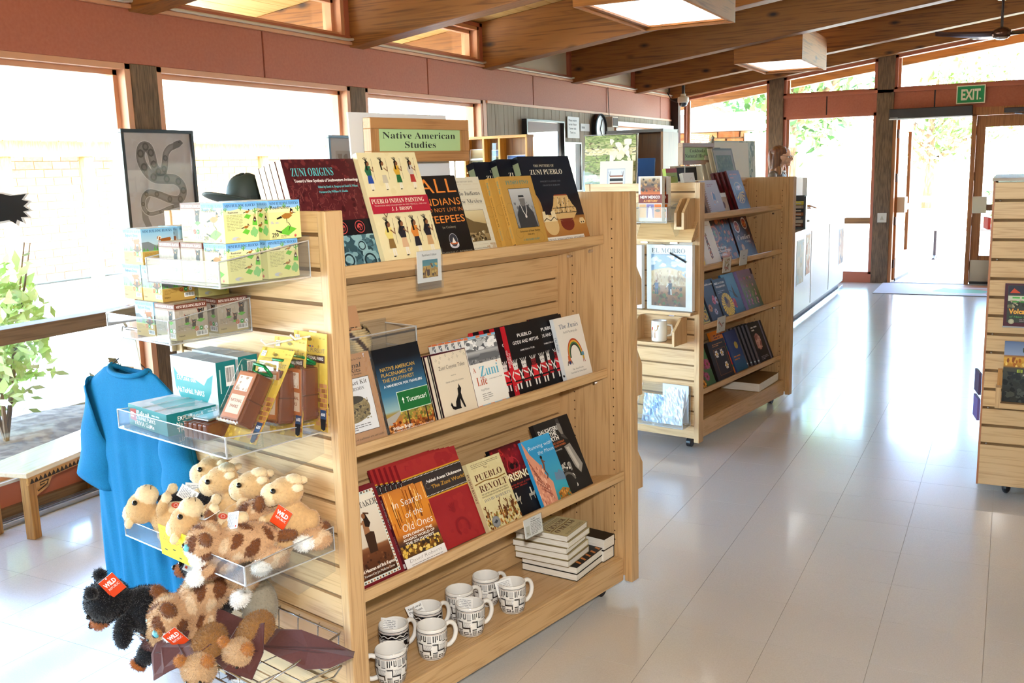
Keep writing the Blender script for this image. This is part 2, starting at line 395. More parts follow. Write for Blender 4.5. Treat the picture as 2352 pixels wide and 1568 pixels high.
# ---------------------------------------------------------------- left wall
wl = struct(bpy.data.objects.new('wall_left', None)); COL.objects.link(wl)
seams = [-3.6] + [4.589 + 1.83 * k for k in range(-4, 5)] + [12.45]
for a, b in zip(seams, seams[1:]):
    build('fascia_panel', MB().box(XW - .12, XW, a + .006, b - .006, 2.075, 2.343), TERRA, wl, bevel=.003)
build('fascia_core', MB().box(XW - .13, XW - .012, -3.6, 12.45, 2.072, 2.345), DARKB, wl)
build('fascia_cap', MB().box(XW - .12, XW + .022, -3.6, 12.45, 2.343, 2.362), PEACH, wl)
build('kick_board', MB().box(XW - .13, XW, -3.6, 7.28, .045, .15), TERRA2, wl)
build('base_strip', MB().box(XW - .02, XW + .03, -3.6, 7.28, 0, .045), RAILW, wl)
build('inner_sill', MB().box(XW - .14, XW + .012, -3.6, 7.28, .15, .163), mat('pale_sill', 'd8d3cb', .4), wl)
posts = [3.67 + 1.84 * k for k in range(-4, 3)]
for y in posts[:-1]:
    o = struct(build('trim_1', MB().box(XW - .1, XW + .004, y - .085, y + .085, 0, 2.075), POST, bevel=.004))
struct(build('trim_2', MB().box(XW - .1, XW + .004, 7.27, 7.33, 0, 2.075), PEACH))
n = 0
def window_bay(y0, y1, z0, z1, rail=True, ztop=None):
    """timber framed pane in the left wall; the glass sits outside the posts"""
    global n; n += 1
    w = struct(bpy.data.objects.new('window_%d' % n, None)); COL.objects.link(w); mb = MB()
    t = lambda y: z1
    for a, b in ((y0, y0 + .035), (y1 - .035, y1)): mb.box(XW - .15, XW, a, b, z0, z1)
    mb.box(XW - .15, XW, y0, y1, z1 - .03, z1); mb.box(XW - .15, XW - .02, y0, y1, z0, z0 + .02)
    build('frame', mb, PEACH, w, bevel=.002)
    st = MB(); st.box(XW - .105, XW - .06, y1 - .06, y1 - .035, z0, z1 - .03); st.box(XW - .105, XW - .06, y0 + .035, y0 + .06, z0, z1 - .03); st.box(XW - .105, XW - .06, y0 + .035, y1 - .035, z1 - .055, z1 - .03)
    build('glazing_bead', st, PEACH, w)
    if rail: build('mid_rail', MB().box(XW - .13, XW - .01, y0 + .035, y1 - .035, .775, .848), RAILW, w, bevel=.004)
    build('pane', MB().box(XW - .125, XW - .119, y0 + .03, y1 - .03, z0 + .01, z1 - .02), GLASS, w)
for a, b in zip(posts, posts[1:]):
    window_bay(a + .085, b - (.085 if b < 7 else .08), .163, 2.075)
# clerestory between the beams: glass in the first bays, cream boards further on
by = [3.69 + 1.84 * k for k in range(-4, 6)]
for a, b in zip(by, by[1:]):
    a += .08; b = min(b - .08, 12.45)
    zt = zb(XW) + HB - .012
    if b < 7.4: window_bay(a + .045, b - .045, 2.40, zt - .03, rail=False)
    else: build('clerestory_board', MB().box(XW - .08, XW - .03, a + .04, b - .03, 2.40, zt), CREAM, wl)
    fr = MB(); fr.box(XW - .12, XW + .006, a, a + .045, 2.362, zt); fr.box(XW - .12, XW + .006, b - .045, b, 2.362, zt); fr.box(XW - .12, XW + .012, a, b, 2.362, 2.40); fr.box(XW - .12, XW + .006, a, b, zt - .03, zt)
    build('clerestory_trim', fr, TERRA2, wl)
# grey boards past the last window, up to a small window near the corner
yb = 7.34; k = 0
while yb < 12.3:
    wbd = .145 + .02 * ((k * 7) % 3)
    if not (10.35 < yb + wbd / 2 < 12.25): build('wall_board', MB().box(XW - .03, XW, yb + .003, yb + wbd - .003, 0, 2.06), GREYB, wl)
    else:
        build('wall_board', MB().box(XW - .03, XW, yb + .003, yb + wbd - .003, 0, .9), GREYB, wl); build('wall_board', MB().box(XW - .03, XW, yb + .003, yb + wbd - .003, 1.98, 2.06), GREYB, wl)
    yb += wbd; k += 1
bk = MB(); bk.box(XW - .06, XW - .03, 7.3, 10.35, 0, 2.08); bk.box(XW - .06, XW - .03, 12.25, 12.45, 0, 2.08); bk.box(XW - .06, XW - .03, 10.35, 12.25, 0, .9); bk.box(XW - .06, XW - .03, 10.35, 12.25, 1.98, 2.08)
build('board_backing', bk, DARKB, wl)
build('cornice_strip', MB().box(XW - .01, XW + .014, 7.33, 12.4, 2.052, 2.075), PEACH, wl)
n = 20; window_bay(10.36, 12.24, .9, 1.98, rail=False)
struct(build('trim_3', MB().box(XW, XW + .1, 12.33, 12.43, 0, 2.4), DARKB))
bl = struct(thing('trim_4', '', '')); del bl['label']; del bl['category']
build('head_rail', MB().box(XW + .0, XW + .05, 10.3, 12.3, 1.945, 1.99), WHITE, bl)
for i in range(9): build('slat', MB().box(XW + .004, XW + .03, 10.34, 12.26, 1.92 - .03 * i, 1.925 - .03 * i), mat('pale_blind', 'cfd6de', .5), bl)
cond = MB().tube([(XW + .03, y, 2.372 + (.012 if abs(((y - 3.69) / 1.84) % 1 - .5) > .44 else 0)) for y in np.arange(2.2, 12.3, .08)], .0095, 8)
struct(build('trim_5', cond, mat('conduit', 'c9b9a6', .4), smooth=True))

# ---------------------------------------------------------------- far wall
wf = struct(bpy.data.objects.new('wall_far', None)); COL.objects.link(wf)
def farbox(name, x0, x1, z0, z1, m, d0=0., d1=.12, par=None, bevel=0.): return build(name, MB().box(x0, x1, YF + d0, YF + d1, z0, z1), m, par or wf, bevel=bevel)
for a, b in ((-2.585, -2.07), (-2.06, -.86), (-.85, 1.1), (1.11, 4.5)):
    farbox('fascia_panel', a, b - .006, 2.04, 2.262, TERRA, .0)
farbox('fascia_core', -2.585, 4.5, 2.035, 2.262, DARKB, .02, .13)
farbox('fascia_cap', -2.585, 4.5, 2.262, 2.296, TERRA2, -.02)
for i, (a, b) in enumerate(((-2.76, -2.585), (-1.49, -1.30))):
    struct(build('trim_%d' % (6 + i), MB().box(a, b, YF - .02, YF + .14, 0, zb(a) + .1), POST, bevel=.004))
farbox('kick_board', -2.585, -1.36, .0, .105, TERRA2, -.01)
def far_window(num, xs, z0, tl, tr, rail=None, fr_m=TERRA2, f=.035, m=None):
    """pane with a level or sloping head"""
    w = struct(bpy.data.objects.new('window_%d' % num, None)); COL.objects.link(w); x0, x1 = xs; mb = MB()
    mb.prism([(x0, z0), (x0 + f, z0), (x0 + f, tl), (x0, tl)], YF, YF + .12); mb.prism([(x1 - f, z0), (x1, z0), (x1, tr), (x1 - f, tr)], YF, YF + .12)
    mb.prism([(x0, tl - f), (x1, tr - f), (x1, tr), (x0, tl)], YF, YF + .12); mb.box(x0, x1, YF, YF + .12, z0, z0 + f * .7)
    build('frame', mb, fr_m, w)
    build('glazing_bead', MB().box(x0 + f, x0 + f + .03, YF + .05, YF + .09, z0 + f * .7, tl - f), PEACH, w)
    if rail: build('mid_rail', MB().box(x0 + f, x1 - f, YF + .01, YF + .11, rail[0], rail[1]), RAILX, w, bevel=.004)
    build('pane', MB().prism([(x0 + f * .8, z0 + .01), (x1 - f * .8, z0 + .01), (x1 - f * .8, tr - f * .8), (x0 + f * .8, tl - f * .8)], YF + .075, YF + .081), GLASS, w)
sl = lambda x: 2.33 + .133 * (x + 4) - .002
far_window(31, (-3.86, -2.76), .1, sl(-3.86), sl(-2.76), (.74, .8))
farbox('kick_board', -3.9, -2.76, 0, .1, TERRA2, -.01)
far_window(32, (-2.585, -1.49), .105, 2.04, 2.04, (.72, .79))
far_window(33, (-2.585, -1.49), 2.296, sl(-2.585), sl(-1.49))
far_window(34, (-1.30, .9), 2.296, sl(-1.30), sl(.9)); far_window(35, (.9, 3.1), 2.296, sl(.9), sl(3.1))
farbox('wall_infill', .5, 4.5, 0, 2.04, TERRA); farbox('wall_infill', 3.1, 4.5, 2.296, sl(4.5), TERRA)
DOORW = wood('door_oak', 'b0713e', '8d5428', 'z', fine=60., rough=.5)
farbox('door_jamb', -1.30, -1.262, 0, 1.96, DOORW, -.01, .13); farbox('door_jamb', -.452, -.405, 0, 1.96, DOORW, -.01, .13); farbox('door_jamb', .46, .5, 0, 1.96, DOORW, -.01, .13)
farbox('door_head', -1.30, .5, 1.95, 2.04, DOORW, -.01, .13)
farbox('threshold', -1.27, .46, 0, .012, STEEL, .0, .14)
def door_leaf(name, w, h, parent_loc, rz):
    """glazed timber leaf hinged at its own origin, spanning +x"""
    d = struct(bpy.data.objects.new(name, None)); COL.objects.link(d); d.location = parent_loc; d.rotation_euler = (0, 0, rz)
    f = MB(); s = .095; f.box(0, s, 0, .045, .01, h); f.box(w - s, w, 0, .045, .01, h); f.box(s, w - s, 0, .045, h - .13, h); f.box(s, w - s, 0, .045, .01, .33)
    build('leaf_frame', f, DOORW, d, bevel=.004)
    build('pane', MB().box(s - .01, w - s + .01, .02, .026, .32, h - .12), GLASS, d)
    build('kick_plate', MB().box(.01, w - .01, -.006, 0, .03, .28), mat('dull_steel', 'a99c8c', .35, .8), d)
    build('bottom_seal', MB().box(.01, w - .01, -.012, 0, .0, .03), BLACK, d)
    b = MB(); b.box(s + .01, w - .02, -.075, -.045, .86, .93)
    build('panic_bar', b, mat('bar_brown', '7d5234', .4), d)
    build('latch_box', MB().box(.0, .15, -.09, 0, .83, 1.02), mat('cream_metal', 'd8cdb2', .4), d, bevel=.006)
    for z in (.16, .68, 1.2, 1.72): build('hinge', MB().box(-.02, .018, .006, .05, z, z + .1), DARKB, d)
    return d
door_leaf('door_2', .85, 1.935, (-.403, YF + .03, .012), 0)
door_leaf('door_1', .80, 1.935, (-1.235, YF + .13, .012), R(84))
cb_ = struct(thing('trim_8', '', '')); del cb_['label']; del cb_['category']
build('closer_cover', MB().box(-1.335, -.45, YF - .13, YF - .012, 1.952, 2.062), mat('closer_dark', '241a18', .35), cb_, bevel=.006)
build('closer_lip', MB().box(-1.335, -.45, YF - .135, YF - .01, 1.938, 1.952), STEEL, cb_)
build('maker_plate', MB().box(-1.325, -1.24, YF - .134, YF - .13, 1.955, 1.966), mat('plate_grey', '8f8b88', .4), cb_)
build('closer_cover', MB().box(-.13, .7, YF - .12, YF - .012, 1.965, 2.015), mat('closer_dark', '241a18', .35), cb_, bevel=.004)
build('closer_arm', MB().tube([(-.02, YF - .06, 1.955), (.05, YF - .1, 1.945), (.12, YF - .02, 1.94)], .009, 8), STEEL, cb_)

# other walls, out of view behind and to the right of the camera
struct(build('wall_back', MB().box(-4.1, 4.6, -3.75, -3.6, 0, 3.9), mat('plaster', 'cfc4b4', .8)))
wr = struct(bpy.data.objects.new('wall_right', None)); COL.objects.link(wr)
build('wall_panel', MB().box(4.5, 4.65, -3.6, 12.5, 0, 3.9), mat('plaster', 'cfc4b4', .8), wr)

# ---------------------------------------------------------------- outside
GRD = speckle('dry_ground', 'cdbfa6', 'b9a98c', 3, rough=.95)
struct(build('ground', MB().box(-70, 70, -60, 90, -.3, -.06), GRD))
struct(build('path', MB().box(-13.2, -5.75, -20, 40, -.06, -.035), speckle('concrete', 'd9d4ca', 'cbc5ba', 6, rough=.9)))
soil = MB().grid(lambda u, v: (-5.75 + 1.6 * u, -4 + 15 * v, -.03 + .03 * math.sin(u * 9 + v * 31) * math.sin(v * 57)), 10, 60)
struct(build('soil_bed', soil, speckle('soil', '7d6a56', '5c4a3a', 14, rough=1.)))
struct(build('porch_slab', MB().box(-3, 3, 12.6, 24, -.06, -.02), speckle('concrete', 'd9d4ca', 'cbc5ba', 6, rough=.9)))
# the building across the courtyard
bd = thing('brick_building', 'tan brick building with timber porch across the sunny courtyard', 'building', (-13.2, 0, 0))
BR = [speckle('brick_%d' % i, a, b, 20, rough=.9) for i, (a, b) in enumerate((('d6a888', 'c89a78'), ('deb696', 'd0a684'), ('cc9c7c', 'be8e6e')))]
build('wall', MB().box(-.5, -.02, 5.4, 11.4, 0, 2.6), mat('mortar', 'dccdb8', .95), bd)
build('wall', MB().box(-.5, -.02, 12.6, 19, 0, 2.6), mat('mortar', 'dccdb8', .95), bd)
build('door', MB().box(-.4, -.1, 11.4, 12.6, 0, 2.1), mat('porch_door', '7a3f30', .6), bd); build('lintel', MB().box(-.5, -.0, 11.3, 12.7, 2.1, 2.6), TERRA2, bd)
bms = [mesh(MB().box(-.02, .012, .006, .31, .005, .115), b, 'brick') for b in BR]; cnt = 0; more = [MB() for _ in BR]
for r in range(20):
    for c in range(43):
        y = 5.4 + c * .316 + (.158 if r % 2 else 0)
        if y + .31 > 11.4 and y < 12.6 or y > 18.6: continue
        k = rnd.randrange(3)
        if 7.4 < y < 10.4 and cnt < 190 and r < 19:
            o = link('brick', bms[k], bd); o.location = (rnd.uniform(-.004, .004), y, r * .122); cnt += 1
        else: more[k].box(-.02, .012, y + .006, y + .31, r * .122 + .005, r * .122 + .115)
for k in range(3): stuff(build('bricks', more[k], BR[k], bd))
for y in (5.6, 8.45, 9.75, 13.5, 16.5): build('porch_post', MB().tube([(1.25, y, 0), (1.25, y, 1.9)], .095, 12), speckle('log', 'c79a6e', 'a77c52', 20, stretch=(3, 3, .4)), bd, smooth=True)
build('porch_beam', MB().box(1.12, 1.38, 5.2, 18.5, 1.86, 2.06), speckle('log', 'c79a6e', 'a77c52', 20, stretch=(3, 3, .4)), bd)
build('porch_roof', MB().prism([(-.6, 2.45), (1.7, 2.06), (1.7, 2.2), (-.6, 2.65)], 5.0, 18.8), mat('porch_roof', 'b5a08a', .9), bd)
build('parapet', MB().box(-3, -.4, 5.2, 19, 2.5, 3.3), mat('stucco', 'd8c0a2', .9), bd)
# low wing of stone at the far corner
sw = thing('stone_wing', 'rough stone wing with white fascia outside the corner window', 'building', (0, 14.6, 0))
ST = [speckle('sandstone_%d' % i, a, b, 6, rough=.95, bump=.4) for i, (a, b) in enumerate((('c9834e', 'ad693a'), ('d49a66', 'b87c4c'), ('bd7644', '9c5c32')))]
build('wall_core', MB().box(-6.2, -3.66, .08, .6, 0, 1.97), mat('stone_mortar', 'c8a27c', .95), sw)
z = 0; r = random.Random(4)
while z < 1.95:
    h = r.choice([.13, .17, .21]); x = -6.2
    if z + h > 1.97: h = 1.97 - z
    while x < -3.64:
        l = min(r.uniform(.25, .55), -3.6 - x)
        if l > .05 and h > .05:
            mb = MB(); j = lambda: r.uniform(-.012, .012); v = [(x + .008 + j(), 0 + j(), z + .008), (x + l - .008, j(), z + .008), (x + l - .008 + j(), .1, z + .008), (x + .008, .1, z + .008), (x + .012, j(), z + h - .008 + j()), (x + l - .012, j(), z + h - .008), (x + l - .012, .1, z + h - .008), (x + .012, .1, z + h - .008)]
            mb.add(v, [(0, 3, 2, 1), (4, 5, 6, 7), (0, 1, 5, 4), (1, 2, 6, 5), (2, 3, 7, 6), (3, 0, 4, 7)]); build('stone', mb, r.choice(ST), sw, bevel=.012)
        x += l
    z += h
build('fascia_board', MB().box(-6.3, -3.45, -.12, .7, 1.97, 2.24), mat('white_fascia', 'efe9e0', .6), sw)
build('stone_pier', MB().box(-3.6, -3.28, .0, .5, 0, 1.93), speckle('pale_stone', 'e2d6c4', 'd0c0a8', 8, rough=.9, bump=.3), sw)
# trees and shrubs
def leaves(name, par, c, rad, nleaf, size, cols, seed, shell=.55):
    r = random.Random(seed); mb = MB(); cl = [lin(x) for x in cols]; q = r.gauss
    for _ in range(nleaf):
        while True:
            p = Vector((r.uniform(-1, 1), r.uniform(-1, 1), r.uniform(-1, 1)))
            if shell < p.length < 1: break
        w = .75 + .25 * math.sin(p.x * 7 + seed) * math.cos(p.z * 6 + p.y * 5)
        p = Vector((c[0] + p.x * rad[0] * w, c[1] + p.y * rad[1] * w, c[2] + p.z * rad[2] * w)); a = Vector((q(0, 1), q(0, 1), q(0, 1))).normalized(); b = a.orthogonal().normalized(); s_ = size * r.uniform(.6, 1.3)
        k = r.choice(cl)
        mb.add([tuple(p - a * s_), tuple(p + b * s_ * .4), tuple(p + a * s_), tuple(p - b * s_ * .4)], [(0, 1, 2, 3)], 0, k)
    return stuff(build(name, mb, vcol('leaf', .6), par))
BARK = speckle('bark', '8b6a4c', '5f4632', 12, rough=.95, stretch=(2, 2, .3))
def tree(x, y, h, rad, label, seed, cols, nl=2600, size=.16):
    t = thing('tree', label, 'tree', (x, y, -.06)); mb = MB(); r = random.Random(seed)
    mb.tube([(0, 0, 0), (.1, 0, h * .3), (.05, .1, h * .6), (.2, 0, h * .9)], [.17, .14, .1, .04], 10)
    for k in range(7):
        a = r.uniform(0, 6.3); z0 = h * r.uniform(.25, .6); mb.tube([(.07, 0, z0), (math.cos(a) * rad * .4, math.sin(a) * rad * .4, z0 + h * .18), (math.cos(a) * rad * .8, math.sin(a) * rad * .8, z0 + h * .25)], [.07, .05, .02], 7)
    build('trunk', mb, BARK, t, smooth=True)
    for k in range(5):
        a = r.uniform(0, 6.3); d = rad * .45 * (k > 0); leaves('foliage', t, (math.cos(a) * d, math.sin(a) * d, h * (.45 + .13 * k)), (rad * .75, rad * .75, h * .24), nl // 5, size, cols, seed + k, .2)
    return t
GR = ['5c7a34', '6d8a40', '4c6a2c', '7f9a50', '8a9a58']
tree(-4.3, 21, 5.4, 2.6, 'leafy green tree outside the window behind the person', 3, GR)
tree(-11.4, 25, 6.8, 2.8, 'tall green tree left of the stone wing outside', 11, GR)
tree(1.6, 26, 4.2, 2.2, 'round green tree seen through the open doorway', 21, GR, 2000)
tree(-2.4, 33, 4.4, 2.6, 'distant pale green tree behind the other trees outside', 31, ['7a9448', '8aa058', '6a8440'], 1600)
def shrub(x, y, h, rad, label, seed, cols, nl=900, size=.05):
    t = thing('shrub', label, 'shrub', (x, y, -.04)); mb = MB(); r = random.Random(seed)
    for k in range(9):
        a = r.uniform(0, 6.3); mb.tube([(0, 0, 0), (math.cos(a) * rad * .3, math.sin(a) * rad * .3, h * .5), (math.cos(a) * rad * .6, math.sin(a) * rad * .6, h * .95)], [.014, .01, .004], 5)
    build('stem', mb, BARK, t)
    leaves('foliage', t, (0, 0, h * .55), (rad, rad, h * .5), nl, size, cols, seed, .1)
SG = ['c2d884', 'd2e29a', 'b0cc70', 'e0eab4']
shrub(-5.3, 3.55, 1.25, .42, 'leafy yellow-green shrub close outside the leftmost window', 41, SG, 1300)
shrub(-8.4, 8.3, 1.1, .5, 'flowering green shrub by the left porch post outside', 43, SG + ['e8d25a'], 900)
shrub(-10.6, 10.4, 1.3, .6, 'pale green shrub outside behind the snake picture', 47, SG, 900)
shrub(-5.2, 4.6, .35, .45, 'dry brown grass tuft in the soil bed outside', 53, ['9c8660', 'b09a70', '7e6c4c'], 900, .06)
shrub(.15, 21, 1.3, .8, 'low green bush seen through the open doorway', 57, GR, 900, .08)
pb = thing('park_bench', 'small slatted bench on the sunny paving outside the doorway', 'bench', (-.55, 15.9, -.02))
for k in range(4): build('seat_slat', MB().box(-.65, .65, -.2 + k * .105, -.11 + k * .105, .43, .46), mat('grey_wood', 'a89a8a', .8), pb)
for s_ in (-.45, .45): build('leg', MB().tube([(s_, -.2, 0), (s_, 0, .04), (s_, .2, 0), (s_, 0, .04), (s_, 0, .43)], .025, 8), DARKB, pb)
fe = thing('rail_fence', 'low timber rail fence beyond the bench outside', 'fence', (0, 19.2, 0))
for k in range(5): build('post', MB().tube([(-4 + 2 * k, 0, -.06), (-4 + 2 * k, 0, .95)], .07, 8), speckle('log', 'c79a6e', 'a77c52', 20), fe)
for z in (.35, .75): build('rail', MB().tube([(-4.3, -.05, z), (4.3, -.05, z)], .055, 8), speckle('log', 'c79a6e', 'a77c52', 20), fe)
# ---------------------------------------------------------------- display units
O1 = Vector((-1.099, 3.028, 0)); Y1 = R(77.394); UX = Vector((math.cos(Y1), math.sin(Y1), 0)); UY = Vector((-math.sin(Y1), math.cos(Y1), 0))
Y2 = R(80.27); VX = Vector((math.cos(Y2), math.sin(Y2), 0)); VY = Vector((-math.sin(Y2), math.cos(Y2), 0)); O2 = Vector((-1.383, 4.732, 0)) + VX * 1.305
def U1(a, b, z): return O1 + UX * a + UY * b + Vector((0, 0, z))
def U2(a, b, z): return O2 + VX * (a - 1.305) + VY * b + Vector((0, 0, z))
ZT = 1.41
def gondola(name, label, loc, yaw, shelves, deck, zt=ZT, right_slats=True, cas=True):
    """double sided oak display unit: slatted ends and slatted centre panel, sloping shelves, plinth on castors. x from -1.305 to 0, front at y = 0"""
    g = thing(name, label, 'display unit', loc, yaw)
    L = -1.305; D = .68; z0 = .055
    bevs = .002
    for y in (0, D - .03): build('post', MB().box(L, L + .053, y, y + .03, z0, zt), OAKZ, g, bevel=.003)
    for y in (0, D - .03): build('post', MB().box(-.045, 0, y, y + .03, z0, zt), OAKZ, g, bevel=.003)
    build('end_backing', MB().box(L + .012, L + .05, .03, D - .03, z0 + .02, zt - .004), GROOVE, g)
    build('end_panel', MB().box(-.045, -.012, .03, D - .03, z0 + .02, zt - .001), OAKZ, g)
    sm = mesh(MB().box(0, .009, .0306, D - .0306, .005, .0765), OAKY, 'slat')
    zs = [1.356 - .081 * k for k in range(1, 16)]
    for z in zs:
        o = link('slat', sm, g); o.location = (L + .004, 0, z)
        if right_slats: o = link('slat', sm, g); o.location = (-.012, 0, z)
    for x in (L + .004, -.012): build('slat', MB().box(x, x + .009, .0306, D - .0306, 1.361, zt), OAKY, g); build('slat', MB().box(x, x + .009, .0306, D - .0306, z0 + .02, zs[-1]), OAKY, g)
    build('core', MB().box(L + .05, -.045, .31, .37, .1, zt - .02), GROOVE, g)
    fm = mesh(MB().box(L + .0505, -.0455, 0, .01, .003, .078), OAKX, 'slat')
    for z in [1.356 - .081 * k for k in range(1, 16)]:
        if z > deck - .02: o = link('slat', fm, g); o.location = (0, .30, z)
    build('slat', MB().box(L + .0505, -.0455, .30, .31, 1.359, zt - .02), OAKX, g)
    build('rear_panel', MB().box(L + .0505, -.0455, .37, .38, .1, zt - .02), OAKX, g)
    build('top_cap', MB().box(L + .053, -.045, .29, .39, zt - .02, zt - .004), OAKX, g, bevel=.003)
    build('deck', MB().box(L + .0505, -.0455, .055, .31, deck - .022, deck), OAKX, g)
    build('plinth', MB().box(L + .0505, -.0455, .035, .055, .055, deck), OAKX, g, bevel=.003)
    build('rear_deck', MB().box(L + .0505, -.0455, .37, D - .04, deck - .022, deck), OAKX, g)
    clip = MB().tube([(-.047, 0, 0), (-.062, 0, 0)], .0055, 8); cm = mesh(clip, CHROME, 'shelf_clip')
    for (y0, zf) in shelves:
        sh = build('shelf', MB().prism([(y0, zf - .03), (y0, zf), (y0 + .011, zf), (y0 + .011, zf - .012), (.297, zf - .012 - (.297 - y0) * .22), (.297, zf - .032 - (.297 - y0) * .22), (y0 + .013, zf - .034)], L + .0535, -.0485, 'x'), OAKX, g, bevel=.002)
        for y in (y0 + .05, .24): o = link('shelf_clip', cm, sh); o.location = (0, y, zf - .045 - (y - y0) * .22)
    hl = MB()
    for y in (.07, .235):
        for k in range(36): hl.ell((-.0453, y, .2 + .032 * k), (.0006, .0028, .0028), 8, 4)
    stuff(build('peg_holes', hl, mat('peg_hole', '4a3018', .9), g))
    if cas:
        for x in (L + .1, -.1):
            for y in (.1, D - .1):
                c = MB(); c.T = Matrix.Translation((x, y, .026)) @ Matrix.Rotation(PI / 2, 4, 'X'); c.lathe([(0, -.012), (.026, -.012), (.026, .012), (0, .012)], 16); c.T = None; c.box(x - .018, x + .018, y - .018, y + .018, .05, .058)
                build('caster', c, BLACK, g)
    return g
gondola('display_unit', 'near oak display unit of book shelves marked Native American Studies', O1, Y1, [(.10, 1.268), (.09, .812), (.025, .458)], .137)
gondola('display_unit', 'farther oak display unit of book shelves marked Cookbooks Natural History', O2, Y2, [(.07, 1.238), (.065, .968), (.06, .655), (.055, .308)], .15, 1.402)
# the slatted end of a third unit at the right edge of the photo
rf = thing('display_unit', 'oak slatwall display unit at the right edge of the photo', 'display unit', (-.072, 4.556, 0))
build('backing', MB().box(.01, .62, .011, .05, .07, 1.375), GROOVE, rf)
zz = 1.39; hs = [1.385, 1.3045, 1.222, 1.14, 1.056, .975, .895, .815, .735, .655, .575, .492, .41, .33, .248]
for a, b in zip(hs, hs[1:]): build('slat', MB().box(.008, .62, 0, .011, b + .006, a - .006), OAKX, rf, bevel=.0015)
build('slat', MB().box(.008, .62, 0, .011, .062, hs[-1] - .006), OAKX, rf)
build('side_edge', MB().box(0, .008, 0, .9, .06, 1.385), wood('red_edge', 'b0714a', '8f5636', 'z'), rf)
build('side_panel', MB().box(.008, .62, .05, .9, .06, 1.375), OAKZ, rf)
build('top_cap', MB().box(-.004, .63, -.004, .92, 1.385, 1.398), wood('cap_grey', 'b3a294', '94826f', 'x'), rf, bevel=.002)
for i in (1, 4, 8, 9, 12, 14): build('slot_stop', MB().ell((.03, .006, hs[i]), .005, 8, 6), CHROME, rf)
for x, y in ((.12, .1), (.5, .1), (.12, .8), (.5, .8)): build('caster', MB().ell((x, y, .028), (.018, .028, .028), 12, 8).box(x - .018, x + .018, y - .018, y + .018, .045, .062), BLACK, rf)

# ---------------------------------------------------------------- clear acrylic
ACR = clear('acrylic', 'f5f6f6', .022, refl=.8, haze=.03)
ACRE = mat('acrylic_edge', 'dfe3e6', .12, spec=.8, coat=.6); _b = ACRE.node_tree.nodes['Principled BSDF']; _b.inputs['Transmission Weight'].default_value = .55
def tray(label, place, yaw, w, d, h, side_h=None, wing=False, group='clear acrylic trays on the slatted end'):
    """open tray hooked on slatwall; local x out along -UX (front at x=-d), y across width"""
    t = thing('acrylic_tray', label, 'tray', place, yaw, group); e = .003; sh = side_h or h
    build('base', MB().box(-d, 0, 0, w, 0, e), ACR, t)
    build('front_wall', MB().box(-d, -d + e, 0, w, e, h), ACR, t)
    for y in (0, w - e): build('side_wall', MB().prism([(-d, e), (0, e), (0, sh), (-d + .0, h)], y, y + e, 'y'), ACR, t)
    build('hook_lip', MB().box(-e, 0, 0, w, e, sh).box(-.004, .004, 0, w, sh, sh + .012), ACR, t)
    ed = MB(); r = .0016
    ed.tube([(-d, 0, h), (-d, w, h)], .0012, 6); ed.tube([(-d, 0, 0), (-d, 0, h)], r * 1.5, 6); ed.tube([(-d, w, 0), (-d, w, h)], r, 6)
    ed.tube([(0, 0, sh), (-d, 0, h)], .0016, 6); ed.tube([(0, 0, 0), (-d, 0, 0)], r * 1.3, 6); ed.tube([(-d, 0, 0), (-d, w, 0)], r * 1.2, 6); ed.tube([(0, 0, 0), (0, 0, sh)], r, 6); ed.tube([(0, w, sh), (-d, w, h)], .0014, 6)
    build('polished_edge', ed, ACRE, t)
    if wing:
        for y in (.002, w - .006): build('bracket', MB().prism([(0, .03), (0, -.055), (-d * .45, -.075), (-d * .72, -.012), (-d * .72, 0), (0, 0)], y, y + .003, 'y'), ACR, t)
    return t
EA = -1.305
tray('upper right clear acrylic tray holding yellow roadrunner block boxes', U1(EA, .065, 1.258), Y1, .295, .243, .056, .085)
tray('middle left clear acrylic tray holding bighorn and bear block boxes', U1(EA, .314, 1.108), Y1, .29, .228, .056, .085)
tray('wide clear acrylic tray holding trivia games', U1(EA, .055, .886), Y1, .465, .268, .047, .02, True)
tray('wide clear acrylic tray holding camel plush toys', U1(EA, .042, .588), Y1, .525, .256, .045, .06, True)
# chrome wire basket below
wb = thing('wire_basket', 'chrome wire basket of plush toys at the foot of the slatted end', 'basket', U1(EA, .04, .30), Y1)
BW, BD = .565, .245
rim = MB(); rim.tube([(-.004, 0, .07), (-BD, 0, .035), (-BD, BW, .035), (-.004, BW, .07)], .0028, 8); rim.tube([(-.004, 0, -.015), (-BD, 0, 0), (-BD, BW, 0), (-.004, BW, -.015)], .0028, 8); rim.tube([(-.004, 0, .07), (-.004, BW, .07)], .0028, 8)
build('rim', rim, CHROME, wb, smooth=True)
for k in range(8):
    y = BW * k / 7; build('wire', MB().tube([(.0, y, .075), (-.006, y, .065), (-.012, y, -.012), (-BD, y, 0), (-BD, y, .035)], .0019, 6), CHROME, wb, smooth=True)
for x in (-.06, -.125, -.19): build('wire', MB().tube([(x, 0, -.004), (x, BW, -.004)], .0019, 6), CHROME, wb, smooth=True)
build('brace', MB().tube([(-.002, 0, -.016), (-.03, 0, -.035), (-BD, .0, 0)], .0026, 8), CHROME, wb)
build('foot_loop', MB().tube([(-BD, BW * .8, .035), (-BD - .012, BW * .8, .03), (-BD - .012, BW * .8, -.004), (-BD, BW * .8, 0)], .0019, 6), CHROME, wb); build('foot_loop', MB().tube([(-BD, BW * .55, .035), (-BD - .012, BW * .55, .03), (-BD - .012, BW * .55, -.004), (-BD, BW * .55, 0)], .0019, 6), CHROME, wb)
